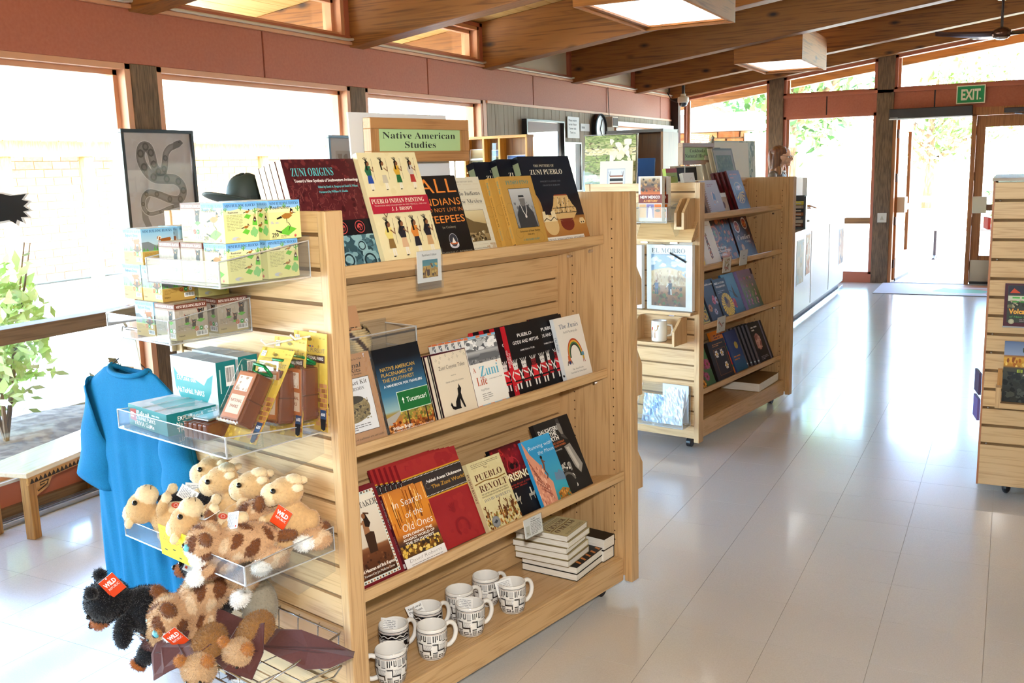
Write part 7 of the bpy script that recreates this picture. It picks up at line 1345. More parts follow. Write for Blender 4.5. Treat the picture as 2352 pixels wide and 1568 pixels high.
for k in range(26): y = h * .03 + h * .7 * k / 26; A.rect(w * .31, y, w * .71, y + h * .7 / 26, '1d1a1e' if (k // 2) % 2 else ('ece4d4' if k % 5 else '8a4a34'))
for x in (.31, .71): A.line([(w * x, h * .72), (w * (x - .04), h * .8)], .002, '1d1a1e'); A.line([(w * x, h * .72), (w * (x + .02), h * .81)], .002, '1d1a1e')
build('mat_board', mb, MATTE, t)
cb2 = thing('storage_cabinet', 'dark brown open cabinet standing behind the weaving display', 'cabinet', (-3.02, 7.6, 0)); CBW = wood('cabinet_brown', '7a4e24', '5c3818', 'z', fine=60.); build('back', MB().box(0, .49, .38, .4, 0, 1.78), CBW, cb2); build('top', MB().box(0, .49, 0, .4, 1.76, 1.785), DARKB, cb2)
for x in (0, .47): build('side', MB().box(x, x + .02, 0, .38, 0, 1.76), CBW, cb2)
for z_ in (.4, .85, 1.25): build('shelf', MB().box(.02, .47, .01, .38, z_ - .02, z_), CBW, cb2)
for k in range(4): flat = book('blue_book', ['front', 'second', 'third', 'rear'][k] + ' copy of the navy blue magazine standing behind the weaving display', Vector((-2.265 - .016 * k, 6.02 + .02 * k, 1.191)), R(2), 10, .185, .355, .012, '27457e', (lambda A, W, H: (A.grad(0, 0, W, H, [(0, '1a3058'), (1, '2f5496')]), A.poly([(W * .6, 0), (W * .75, H * .25), (W * .8, 0)], 'c8a04a'), A.rect(W * .08, H * .9, W * .2, H * .94, 'a9b4c8'))) if k == 0 else None, None, 'navy blue magazines'); 
# things on the far unit
rp = lambda a, b, z_: U2(a, b, z_)
framed_sign('oak framed green sign reading Cookbooks and Natural History', rp(.46, .33, 1.49), Y2, .40, .12, [('Cookbooks', 1, .19), ('Natural History', 1, .31)], (wood('sign_grey', 'a5846a', '8a6a50', 'x', fine=120.), wood('sign_grey_z', 'a5846a', '8a6a50', 'z', fine=120.)), .02)
def panel_thing(name, label, cat, loc, yaw, lean, w, h, d, base, art=None, m=None, grp=None):
    t = thing(name, label, cat, loc, Euler((-R(lean), 0, yaw)), grp); mb = MB(); mb.box(0, w, 0, d, 0, h, 0, base)
    if art: art(Art(mb, lambda x, y, q: (x, -q, y)), w, h)
    build('board', mb, m or MATTE, t); return t
def a_fr(A, W, H): A.rect(0, 0, W, H, '6a6a5c'); A.rect(.012, .012, W - .012, H - .012, 'a39a8a'); A.rect(.03, .02, W - .03, H * .78, '5f6a44'); A.blobs(.03, .02, W - .03, H * .78, 60, .014, ['4a5432', '6f7a52', '566040', '7d8460'], 5)
t = panel_thing('matted_print', 'grey-green matted print leaning behind the spiral books', 'picture', rp(.79, .27, 1.40), Y2, 14, .27, .185, .006, 'd8cdb4', a_fr)
for k in range(3): panel_thing('matted_print', ['first', 'second', 'third'][k] + ' cream mat leaning behind the grey-green print', 'picture', rp(.765 - .018 * k, .285 + .02 * k, 1.40), Y2, 14, .26, .185, .006, 'e9dfc8', grp='cream mats')
panel_thing('foam_board', 'large cream board standing at the back of the far unit', 'board', rp(.95, .40, 1.395), Y2, 3, .58, .225, .008, 'e8dfc8'); panel_thing('map_sheet', 'pale green map sheet behind the large cream board', 'map', rp(1.02, .43, 1.395), Y2, 2, .68, .235, .003, 'c9cdb8', lambda A, W, H: (A.blobs(W * .6, 0, W, H, 40, .03, ['8a9a84', 'aab49c', '6f8478', 'd8d8c8'], 4), [A.line([(W * x, 0), (W * (x + .05), H * .5), (W * x, H)], .004, '5a6a60') for x in (.8, .9)]))
panel_thing('matted_print', 'black picture in a white mat under the Cookbooks sign', 'picture', rp(.38, .36, 1.40), Y2, 6, .40, .085, .006, 'efe9dc', lambda A, W, H: A.rect(W * .16, 0, W * .8, H * .9, '2a2522'))
panel_thing('paper_card', 'small white folded card at the left end of the far unit top', 'card', rp(.16, .17, 1.40), Y2, 12, .13, .05, .02, 'e9e9e6', lambda A, W, H: A.ring(W * .7, H * .2, .012, .014, 'd8b0a0', a0=0, a1=180)); panel_thing('small_booklet', 'green booklet with a red top edge beside the white card', 'book', rp(.07, .22, 1.40), Y2, 8, .12, .075, .02, '9aa83c', lambda A, W, H: (A.rect(0, H * .7, W, H, 'a83a2a'), A.greek(W * .2, H * .3, W * .8, H * .5, 2, '6a7828')))
fg = thing('bird_figurine', 'small grey bird figurine on a shelf arm behind the Cookbooks sign', 'figurine', rp(.89, .36, 1.585), Y2); build('body', MB().ell((0, 0, .03), (.016, .013, .024), 12, 8, col='8a8474', rot=(0, .4, 0)).ell((.008, 0, .056), .011, 10, 8, col='8a8474').ell((-.016, 0, .012), (.012, .006, .016), 8, 6, col='6f6a5c', rot=(0, .7, 0)), MATTE, fg, smooth=True); build('perch', MB().box(-.1, .07, -.02, .02, -.006, 0).tube([(-.04, 0, -.19), (-.04, 0, -.003)], .004, 8), mat('perch_dark', '3f3a34', .6), fg); build('beak', MB().lathe([(.004, 0), (0, .012)], 8, (.008, 0, .066)), DARKB, fg)
# ---- books of the far unit
def t1(a, dy=0.): return rp(a, .09 + dy, 1.228 - dy * .22)
def t2(a, dy=0.): return rp(a, .085 + dy, .958 - dy * .22)
def t3(a, dy=0.): return rp(a, .08 + dy, .645 - dy * .22)
def t4(a, dy=0.): return rp(a, .075 + dy, .298 - dy * .22)
def a_sp(A, W, H): A.grad(0, 0, W, H, [(0, '8f7a72'), (.3, 'a08f8f'), (1, 'b0a4a8')]); A.rect(W * .4, H * .42, W * .6, H * .64, 'c8a4a0'); A.poly([(W * .44, H * .42), (W * .5, H * .66), (W * .62, H * .56), (W * .6, H * .4)], '5a6a8a'); A.greek(W * .3, H * .8, W * .75, H * .9, 2, '9a7478'); A.blobs(W * .4, H * .25, W * .7, H * .42, 12, .008, ['c8b4a8', '8a94b0', 'b08478'], 4)
for k, (x, lab) in enumerate(((.345, 'grey spiral-bound cookbook, front copy on the top shelf of the far unit'), (.262, 'spiral-bound cookbook behind the grey front copy, mostly its coil showing'))):
    b_ = book('spiral_book', lab, t1(x, .012 + .03 * k), Y2, 20, .185, .19, .016, 'a08f8f', a_sp, None, 'grey spiral cookbooks')
    for j in range(15): build('coil', MB().tube([(.006 + .0065 * math.cos(a), .008 + .013 * math.sin(a), .008 + .0118 * j) for a in np.linspace(0, 2 * PI, 9)[:-1]], .0017, 5, closed=True), mat('coil_wire', 'b08a84', .3, .7), b_)
panel_thing('small_booklet', 'yellow booklet half hidden at the left of the far top shelf', 'book', t1(.16, .05), Y2, 20, .10, .16, .012, 'c8b070', lambda A, W, H: A.blobs(0, 0, W, H * .5, 14, .012, ['7a4a6a', '8a8a3c', 'd8c890'], 4))
panel_thing('calendar_card', 'pale bird card leaning right of the spiral cookbook', 'card', t1(.52, .03), Y2, 18, .11, .115, .014, 'd9d2c4', lambda A, W, H: (A.rect(0, 0, W, H * .8, 'a88a64'), A.disc(W * .5, H * .4, .014, '5a3024', .02)))
def a_pie(A, W, H): A.grad(0, 0, W, H, [(0, '2f1414'), (.7, '4a1c1a'), (1, '5a2420')]); A.greek(W * .14, H * .78, W * .86, H * .94, 2, 'b4583c'); A.disc(W * .5, H * .44, W * .38, 'b88a54', H * .27, 30); A.disc(W * .5, H * .44, W * .35, '3c2014', H * .245, 30); r = random.Random(4); A.many([[(W * .5, H * .44), (W * .5 + W * .33 * math.cos(a), H * .44 + H * .23 * math.sin(a)), (W * .5 + W * .33 * math.cos(a + .25), H * .44 + H * .23 * math.sin(a + .25))] for a in np.arange(-2.6, .3, .5)], 'd8b04c'); A.blobs(W * .25, H * .5, W * .75, H * .62, 16, .014, ['c89a8a', '8a5a3c', 'b07a5a'], 6)
PIE = book('paperback', 'front copy of the dark maroon cookbook with a round dish', t1(.70, .01), Y2, 20, .165, .24, .016, '3c1616', a_pie, lambda A, L, T: A.rect(0, 0, L, T, '5a1a1c'), 'dark maroon cookbooks', m=GLOSS); copies(PIE, t1, .70, .01, 3, .024, .0168, '{} dark maroon cookbook behind the front copy')
def a_ch(A, W, H): A.rect(0, 0, W, H, 'e4dccf'); A.text('New Mexico Cuisine', W * .5, H * .88, .0075, 'b8583c', w=W * .66, st='s'); r = random.Random(3); A.blobs(W * .4, H * .12, W * .56, H * .72, 60, .012, ['7a2a1c', '5a1c18', 'a8482a', '8a6a24', '4a5a2a', 'c8823a'], 5, .7)
book('large_paperback', 'white cookbook with a hanging string of red chiles', t2(.265, .0), Y2, 20, .185, .245, .012, 'e4dccf', a_ch)
RED = book('paperback', 'foremost of the red spined books left of the white chile cookbook', t2(.16, .02), Y2, 20, .10, .235, .009, '8e1c24', lambda A, W, H: A.rect(0, 0, W, H, '98202a'), None, 'red spined books'); copies(RED, t2, .16, .02, 2, .010, .0098, '{} red spined book behind the foremost one')
panel_thing('small_booklet', 'small yellow NM booklet with red letters on the second far shelf', 'book', t2(.135, -.004), Y2, 18, .105, .085, .014, 'e8c43c', lambda A, W, H: (A.text('N M', W * .5, H * .38, .022, 'b8382a', w=W * .62, st='b'), A.text('AMAZING', W * .5, H * .75, .009, 'b8382a', w=W * .6, st='b'), A.text('Knowledge', W * .5, H * .12, .009, 'b8382a', w=W * .7, st='b'), A.disc(W * .5, H * .5, .005, 'b8382a')))
def a_au(A, W, H): A.rect(0, 0, W, H, '2a1a14'); A.blobs(0, 0, W, H, 200, .018, ['3a2218', '7a3a1c', 'a8582a', '4a4a24', '1c1410', '8a2a1c', 'c87a3a'], 7); A.disc(W * .18, H * .66, .055, 'b86a34', .05, 26); A.disc(W * .18, H * .66, .045, '6a4424', .04, 26); A.blobs(W * .05, H * .58, W * .3, H * .74, 26, .01, ['a8381c', '4a7a2c', 'c8a868', '8a5a2c'], 4); A.disc(W * .38, H * .1, .05, 'c8743a', .03); A.text('AUTHENTIC', W * .3, H * .3, .014, 'ece4dc', w=W * .5, st='b', al='c'); A.text('SOUTHWESTERN', W * .36, H * .22, .014, 'ece4dc', w=W * .66, st='b'); A.text('COOKING', W * .26, H * .14, .014, 'ece4dc', w=W * .4, st='b')
book('large_paperback', 'dark Authentic Southwestern Cooking book with bowls of chili', t2(.45, .016), Y2, 20, .27, .245, .014, '2a1a14', a_au, m=GLOSS)
def a_co(A, W, H): A.rect(0, 0, W, H, '2c1612'); A.blobs(0, 0, W, H, 70, .02, ['3a1c16', '4a221a', '241210', '5a2a1c'], 3); [(A.disc(W * x, H * y, .034, 'c9b9ae', .036, 24), A.disc(W * x, H * y, .027, '8a3a20', .029, 24), A.blobs(W * x - .018, H * y - .018, W * x + .018, H * y + .018, 14, .01, ['c86a2c', 'a8301c', 'd8a04a'], 5)) for x, y in ((.28, .74), (.74, .8))]; A.text('Comfort', W * .5, H * .42, .03, 'ece2d8', w=W * .72, st='i'); A.text('FOODS', W * .66, H * .34, .012, 'd8c8bc', w=W * .3); A.disc(W * .28, H * .24, .02, 'b8864a')
book('large_paperback', 'dark brown Comfort cookbook with two white bowls', t2(.735, .012), Y2, 20, .235, .25, .014, '2c1612', a_co, m=GLOSS)
def flowers(bg, cols, n, title=None, tc='f0ece4', size=.016, grid=False):
    def f(A, W, H):
        A.grad(0, 0, W, H, bg)
        r = random.Random(n)
        for i in range(n):
            x, y = (W * (.3 + .45 * (i % 2)), H * (.18 + .27 * (i // 2))) if grid else (r.uniform(W * .15, W * .85), r.uniform(H * .08, H * .6)); c = cols[i % len(cols)]; s_ = size * (1 if grid else r.uniform(.7, 1.3))
            if grid: A.rect(x - W * .2, y - H * .12, x + W * .2, y + H * .12, '2a3a24')
            A.many([[(x, y), (x + s_ * math.cos(a - .22), y + s_ * math.sin(a - .22)), (x + s_ * 1.15 * math.cos(a), y + s_ * 1.15 * math.sin(a)), (x + s_ * math.cos(a + .22), y + s_ * math.sin(a + .22))] for a in np.arange(0, 6.28, .6)], c); A.disc(x, y, s_ * .36, '6a3a14', n=10)
        for k, s_ in enumerate(title or ()): A.text(s_, W * .5, H * (.86 - .1 * k), H * .045, tc, w=W * .74, st='b')
    return f
book('paperback', 'yellow-green wildflower guide with red and yellow flower squares', t3(.165, .0), Y2, 22, .135, .232, .012, 'b9b45a', flowers([(0, 'c8c06a'), (1, 'b0a84c')], ['c8381c', 'e0b020', 'd86a1c', 'e8c820'], 6, None, '5a5a24', .022, True), m=GLOSS)
book('paperback', 'teal edged guide just right of the yellow flower guide', t3(.255, .022), Y2, 22, .12, .24, .014, '1f8a94', flowers([(0, '1f8a94'), (1, '2a9aa4')], ['3a6a3a'], 3, None))
book('paperback', 'dark mallows plant guide with pink blossoms across the middle', t3(.345, .008), Y2, 22, .165, .235, .012, '3a3a48', flowers([(0, '34343e'), (.4, '3a3a48'), (1, '2e2e3a')], ['d86a8a', 'c8c8e8', 'd88a4a'], 5, ['Mallows']), m=GLOSS)
book('paperback', 'black pollinators guide with a bee on a yellow flower', t3(.49, .004), Y2, 22, .16, .225, .012, '1a1a1c', lambda A, W, H: (A.rect(0, 0, W, H, '1c1c1e'), A.text('BEES & OTHER', W * .5, H * .86, .011, 'ece8e0', w=W * .78, st='b'), A.text('POLLINATORS', W * .5, H * .77, .011, 'ece8e0', w=W * .74, st='b'), A.greek(W * .15, H * .62, W * .7, H * .7, 2, '9a9aa0'), A.many([[(W * .6, H * .3), (W * .6 + .07 * math.cos(a - .12), H * .3 + .07 * math.sin(a - .12)), (W * .6 + .07 * math.cos(a + .12), H * .3 + .07 * math.sin(a + .12))] for a in np.arange(0, 6.28, .3)], 'e8c81c'), A.disc(W * .6, H * .34, .028, '8a6a14'), A.disc(W * .55, H * .42, .016, '3a2a14', .022)), m=GLOSS)
book('paperback', 'blue bird book with a hummingbird and red blossom', t3(.63, .012), Y2, 22, .165, .24, .014, '3a6a9a', lambda A, W, H: (A.grad(0, 0, W, H, [(0, '2a4a6a'), (.5, '4a84b0'), (1, '6aa4cc')]), A.poly([(W * .5, H * .45), (W * .56, H * .75), (W * .64, H * .5), (W * .8, H * .36), (W * .6, H * .4)], '4a4238'), A.line([(W * .52, H * .52), (W * .3, H * .6)], .003, '2a2622'), A.blobs(W * .1, H * .15, W * .5, H * .4, 14, .02, ['c83a3a', 'a82a34', 'd86a5a'], 4)), m=GLOSS)
PUR = book('paperback', 'front copy of the lavender garden book with tall flower spikes', t3(.83, .006), Y2, 22, .215, .24, .02, '8a78a8', lambda A, W, H: (A.grad(0, 0, W, H, [(0, '4a5a3a'), (.4, '6a7a54'), (1, '9a84a8')]), [A.blobs(W * x, H * .1, W * (x + .1), H * .85, 16, .011, c, 4) for x, c in ((.12, ['a878b0', '8a5a98']), (.32, ['c87a9a', 'a85a7a']), (.52, ['7a8a4a', '98a868']), (.7, ['d8a0b0', 'b87890']))], A.rect(W * .88, H * .85, W, H, '2a1a2a')), lambda A, L, T: A.rect(0, 0, L, T, '9484b4'), 'lavender garden books', m=GLOSS); copies(PUR, t3, .83, .006, 2, .03, .022, '{} lavender garden book behind the front copy')
panel_thing('small_booklet', 'orange blossom booklet at the left of the lowest book shelf', 'book', t4(.12, .0), Y2, 22, .14, .2, .012, '4a2a14', flowers([(0, '3a2414'), (1, '6a4a24')], ['e88a1c', 'd86a14', 'f0a83a'], 12, None, size=.02), GLOSS)
book('paperback', 'green guide with magenta thistles and a white torn top', t4(.235, .006), Y2, 22, .145, .25, .014, '3f6a3a', lambda A, W, H: (flowers([(0, '3a6034'), (1, '4a7a44')], ['9a2a5a', 'b84a7a', '8a1c4a'], 5, None, size=.022)(A, W, H), A.poly([(0, H * .8), (W, H * .84), (W, H), (0, H)], 'e9e6de')), m=GLOSS)
book('thick_book', 'thick black field guide with three white flowers in a frame', t4(.40, .0), Y2, 20, .215, .225, .055, '1d1713', lambda A, W, H: (A.rect(0, 0, W, H, '1d1713'), A.rect(W * .22, H * .12, W * .92, H * .78, '8a5a34'), A.rect(W * .235, H * .13, W * .905, H * .77, '15110e'), [(A.many([[(W * x, H * y), (W * x + .02 * math.cos(a - .4), H * y + .02 * math.sin(a - .4)), (W * x + .023 * math.cos(a), H * y + .023 * math.sin(a)), (W * x + .02 * math.cos(a + .4), H * y + .02 * math.sin(a + .4))] for a in np.arange(0, 6.2, 1.05)], 'f2eee6'), A.disc(W * x, H * y, .008, 'd8a82c')) for x, y in ((.36, .66), (.66, .66), (.72, .32))], A.greek(W * .25, H * .84, W * .85, H * .93, 2, 'b87a44')))
book('paperback', 'orange wildflower book with red poppies on green', t4(.56, .04), Y2, 22, .19, .27, .014, 'd8761c', lambda A, W, H: (A.rect(0, 0, W, H, 'd8781c'), A.rect(W * .2, H * .14, W * .85, H * .72, '5a7a3c'), A.blobs(W * .22, H * .16, W * .83, H * .68, 9, .026, ['d83a1c', 'e8541c'], 3), A.greek(W * .2, H * .82, W * .85, H * .93, 2, '6a2a0c')), m=GLOSS)
book('paperback', 'navy blue plant book with orange lettering beside the orange one', t4(.715, .03), Y2, 22, .155, .245, .014, '2a3f74', lambda A, W, H: (A.grad(0, 0, W, H, [(0, '1f5a7a'), (.5, '2a3f74'), (1, '243668')]), A.disc(W * .65, H * .62, .022, 'b8a04a'), A.greek(W * .15, H * .26, W * .85, H * .4, 2, 'c8743a')))
GY = book('paperback', 'front copy of the black night-bloom book with a pink blossom', t4(.985, .0), Y2, 22, .205, .25, .014, '1c1a20', lambda A, W, H: (A.rect(0, 0, W, H, '1c1a20'), A.disc(W * .36, H * .52, .04, 'a87a78', .052), A.blobs(W * .18, H * .36, W * .55, H * .68, 26, .018, ['b88a84', '8a5a5a', 'c8a098'], 4), A.greek(W * .15, H * .78, W * .68, H * .92, 2, 'd8d4d0'), A.rect(W * .8, 0, W * .88, H, '6a6a84'), A.greek(W * .2, H * .06, W * .7, H * .16, 3, '8a8690')), lambda A, L, T: (A.rect(0, 0, L, T, '6a646a'), A.disc(L - .02, T / 2, .005, 'c8d8dc')), 'grey spined night-bloom books', m=GLOSS); copies(GY, t4, .985, .0, 5, .022, .0145, '{} grey spined book behind the front night-bloom copy')
flat_book('white_box', 'thin white boxed book lying at the right end of the far bottom deck', rp(.86, .03, .152), Y2 + R(4), .36, .24, .05, '8a7048', None, cat='book')
def shelf_card(label, a, z_, art): t = thing('label_card', label, 'label', rp(a, .062, z_), Euler((R(4), 0, Y2))); mb = MB(); mb.box(0, .1, -.002, 0, 0, .085, 0, 'f1f0ec'); art(Art(mb, lambda x, y, q: (x, -.002 - q, y)), .1, .085); build('card', mb, PRINT, t); build('clear_holder', MB().box(-.002, .102, -.004, -.003, -.003, .087), ACR, t)
shelf_card('white recipe card with a figure clipped under the chile cookbook', .40, .905, lambda A, W, H: A.blobs(.02, .01, .08, .075, 30, .012, ['8a7a5c', 'c8b890', 'a83a2a', 'd8d0bc'], 3)); shelf_card('plain white card clipped under the Southwestern cookbook', .62, .925, lambda A, W, H: A.greek(.04, .03, .08, .06, 2, 'b9b9b9')); shelf_card('white flower card clipped under the teal guide', .335, .585, lambda A, W, H: ([A.disc(.02 + .018 * i, .055 - .01 * i, .008, 'c87a6a') for i in range(3)], [A.line([(.02 + .018 * i, .055 - .01 * i), (.03, .01)], .0015, '8a9a7a') for i in range(3)], A.greek(.06, .04, .09, .052, 1, '3a2a2a')))
# ---- left end of the far unit
E2 = -1.305
t = thing('thick_book', 'New Mexico A History paperback in a clear tray on the far unit end', 'book', rp(-.165, .125, 1.218), Y2); mb = MB(); w, h, d = .132, .222, .03; mb.box(0, .0012, 0, w, 0, h, 0, 'd8cfc4'); A = Art(mb, lambda x, y, q: (-q, w - x, y)); A.rect(0, 0, w, h, 'cfc8c2'); A.grad(.012, h * .6, w - .01, h * .98, [(0, 'c8642c'), (.3, '8a4a2c'), (.5, '54423c'), (.8, '9a7a5a'), (1, 'c8b8a4')]); A.blobs(.012, h * .66, w - .01, h * .95, 30, .01, ['6a5040', 'a87a4c', '3f342f'], 3); A.rect(0, h * .4, w, h * .6, '7a2f24'); A.text('NEW MEXICO', w * .5, h * .51, .0125, 'f2ece4', w=w * .84, st='b'); A.text('A HISTORY', w * .52, h * .43, .0105, 'e8a04a', w=w * .6, st='b'); A.rect(.004, h * .08, w * .32, h * .38, 'c89a6a'); A.rect(w * .34, h * .08, w * .66, h * .38, '7a6a9a'); A.poly([(w * .4, h * .08), (w * .42, h * .28), (w * .5, h * .35), (w * .56, h * .26), (w * .6, h * .08)], 'e8e4da'); A.rect(w * .68, h * .08, w * .97, h * .38, 'd86a1c'); A.disc(w * .82, h * .24, .016, '2a2420', .007); build('cover', mb, PRINT, t); build('pages', MB().box(.0012, d, .001, w - .001, .002, h - .002), PAGES, t); dup(t, rp(-.12, .115, 1.216), (0, 0, Y2), 'white-edged copy standing right behind the New Mexico history')
tray('clear acrylic tray holding the New Mexico history on the far unit end', rp(-.0, .09, 1.212), Y2, .24, .185, .075, .1, True, None)
def wood_holder(label, loc, yaw, w, d, h, floor_=True, grp=None):
    t = thing('wood_holder', label, 'holder', loc, yaw, grp)
    for y in (0, w - .014): build('side', MB().prism([(0, 0), (0, h), (-d * .45, h), (-d, h * .55), (-d, .0)], y, y + .014, 'y'), OAKZ, t, bevel=.001)
    build('bottom', MB().box(-d, 0, .014, w - .014, 0, .014), OAKY, t); build('back', MB().box(-.008, 0, .014, w - .014, .014, h), OAKY, t); return t
wood_holder('wooden holder with a slanted side beside the New Mexico history', rp(0, .028, 1.175), Y2, .055, .12, .15)
lg_ = thing('wood_ledge', 'plain oak ledge across the far unit end above the framed prints', 'ledge', rp(-.07, .0, 1.108), Y2); build('board', MB().prism([(0, 0), (.07, .02), (.07, .1), (.06, .1), (0, .012)], .01, .33, 'y'), OAKY, lg_, bevel=.002); [build('clip', MB().box(.0, .02, y, y + .04, -.008, .0), CHROME, lg_) for y in (.09, .26)]
def a_elm(A, W, H): A.rect(0, 0, W, H, 'eeece8'); x0, x1 = W * .1, W * .86; A.grad(x0, H * .06, x1, H * .86, [(0, '6a4a30'), (.25, '9a6a44'), (.4, 'b08a5c'), (.6, '8aa8c4'), (1, '6a94bc')]); A.poly([(x0, H * .38), (x0, H * .6), (W * .3, H * .64), (W * .5, H * .66), (W * .7, H * .62), (x1, H * .5), (x1, H * .38)], 'd2b68c'); A.blobs(x0, H * .38, x1, H * .62, 70, .014, ['c8a878', 'e0caa4', 'a88458', 'b8946a'], 4, .6); A.blobs(x0, H * .06, x1, H * .36, 80, .012, ['7a5236', 'a8744a', '54402c', '5a6a3a'], 6); A.blobs(x0, H * .66, x1, H * .84, 26, .014, ['c4d4e4', 'dfe8f0'], 3, 1.8); A.text('EL MORRO', W * .48, H * .88, H * .07, '3f4a54', w=W * .74, st='s'); A.text('NATIONAL MONUMENT', W * .4, H * .845, H * .018, '4a545c', w=W * .5)
t = thing('matted_print', 'white matted El Morro print of walkers below sandstone cliffs', 'picture', rp(-.052, .016, .757), Y2); mb = MB(); w, h = .258, .335; mb.box(0, .03, 0, w, 0, h, 0, 'f0eeea'); A = Art(mb, lambda x, y, q: (-q, w - x, y)); a_elm(A, w, h)
for x, c1, c2 in ((.22, '2c3444', '4a5a78'), (.52, 'd8d0c4', '3a3430')): q = A.tf(w * x, h * .24, .07); q.line([(-.08, 0), (-.06, .45)], .11, '2c3444'); q.line([(.1, 0), (.06, .45)], .11, '2c3444' if x < .4 else 'c8c4bc'); q.poly([(-.14, .42), (.14, .42), (.16, .85), (-.14, .85)], c2 if x < .4 else c2); q.disc(0, .97, .09, '8a5a44', .11, 12); q.line([(-.12, .8), (-.3, .55)], .07, c1)
build('mat_board', mb, PRINT, t); build('clear_wrap', MB().box(-.004, -.003, -.002, w + .002, -.002, h + .02), ACR, t); build('black_strap', MB().tube([(-.008, .12, h - .04), (-.01, .03, h - .085)], .004, 6), BLACK, t); build('hook_wire', MB().tube([(-.008, .17, h + .006), (-.012, .14, h + .0), (-.01, .1, h + .004)], .002, 6), CHROME, t)
panel_thing('matted_print', 'white framed print left of the El Morro print, seen edge on', 'picture', rp(-.06, .46, .757), Y2 - R(90), 0, .16, .33, .03, 'e9e7e4', lambda A, W, H: A.rect(W * .2, .02, W * .8, H * .6, '9aa4b0'))
lg2 = thing('wood_ledge', 'narrow oak ledge under the El Morro print', 'ledge', rp(-.085, 0, .738), Y2); build('board', MB().box(0, .085, .008, .36, 0, .016), OAKY, lg2, bevel=.002); build('clip', MB().box(.0, .02, .1, .13, -.006, 0), CHROME, lg2)
wood_holder('wooden cubby with slanted sides holding the camel mug', rp(0, .07, .585), Y2, .26, .14, .135)
cm = thing('mug', 'white mug printed with a tan camel in the wooden cubby', 'mug', rp(-.085, .185, .60), Y2 + R(150)); build('body', MB().lathe([(0, .004), (.032, .004), (.038, 0), (.04, .006), (.04, .105), (.0385, .107), (.037, .103), (.036, .012), (0, .01)], 36, col='eeece8'), CERA, cm, smooth=True); build('handle', MB().tube([(.038, 0, .085), (.062, 0, .08), (.068, 0, .055), (.06, 0, .03), (.038, 0, .025)], .006, 10, col='eeece8'), CERA, cm, smooth=True); cm.rotation_euler = (0, 0, Y2 - R(60))
pm = MB(); A = Art(pm, lambda x, y, q: ((.0403 + q) * math.cos(PI + R(60) - R(12) + x / .04), (.0403 + q) * math.sin(PI + R(60) - R(12) + x / .04), y)); A.poly([(-.022, .055), (-.018, .07), (-.01, .078), (0, .07), (.008, .06), (.006, .05), (-.012, .048)], 'c8924a'); A.line([(.006, .056), (.016, .062), (.02, .08)], .004, 'a87a3c'); A.disc(.022, .083, .005, 'b8864a', .0035, 10); [A.line([(x, .05), (x + .002, .02)], .003, 'b8864a') for x in (-.018, -.012, 0, .005)]; A.poly([(-.018, .06), (-.008, .06), (-.008, .076), (-.018, .074)], 'a83a24'); build('camel_print', pm, CERA, cm)
tray('low clear acrylic holder of wrapped maps at the foot of the far unit end', rp(0, .05, .145), Y2, .28, .09, .05, .2, False, None)
def foil(label, a, b, z_, w, h, base, seed):
    t = thing('wrapped_map', label, 'map', rp(a, b, z_), Euler((0, R(12), Y2)), 'maps in shiny wrappers'); mb = MB(); r = random.Random(seed); g = [[r.uniform(-.004, .004) for _ in range(15)] for _ in range(15)]
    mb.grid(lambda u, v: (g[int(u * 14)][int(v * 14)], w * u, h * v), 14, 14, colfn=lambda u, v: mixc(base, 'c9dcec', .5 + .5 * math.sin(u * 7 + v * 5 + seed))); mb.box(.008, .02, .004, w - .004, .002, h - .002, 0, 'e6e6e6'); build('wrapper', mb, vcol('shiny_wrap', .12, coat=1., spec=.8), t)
foil('shiny wrapped folded map standing in the low clear holder', -.06, .07, .155, .115, .195, 'dfe4ea', 3); foil('blue and white wrapped map leaning left of the shiny one', -.05, .185, .15, .125, .15, '8fb0d4', 5)
panel_thing('brochure', 'pale grey brochure standing behind the shiny wrapped map', 'brochure', rp(-.02, .2, .16), Y2 - R(90), 0, .15, .2, .004, 'cdd6e4')
for lab, z_, h_, f_ in (('upper', 1.02, .16, U1), ('middle', .70, .2, U1), ('lower', .36, .17, U1)): wood_holder(lab + ' slant-sided oak holder on the far end of the near unit', f_(.002, .24, z_), Y1 + PI, .2, .09, h_)
for lab, a, z_, f_ in (('upper', 1.307, .76, .15), ('lower', 1.307, .42, .14)): wood_holder(lab + ' slant-sided oak holder on the far end of the second unit', rp(a, .26, z_), Y2 + PI, .22, .1, f_)
panel_thing('poster_board', 'olive and white poster board standing beyond the second unit', 'poster', (-1.40, 6.9, .0), Y2 + R(60), 6, .3, .72, .01, 'b9b06a', lambda A, W, H: (A.rect(0, H * .55, W, H, 'd8d2c0'), A.poly([(0, 0), (W, 0), (W * .6, H * .25), (0, H * .2)], 'efe6cc')))
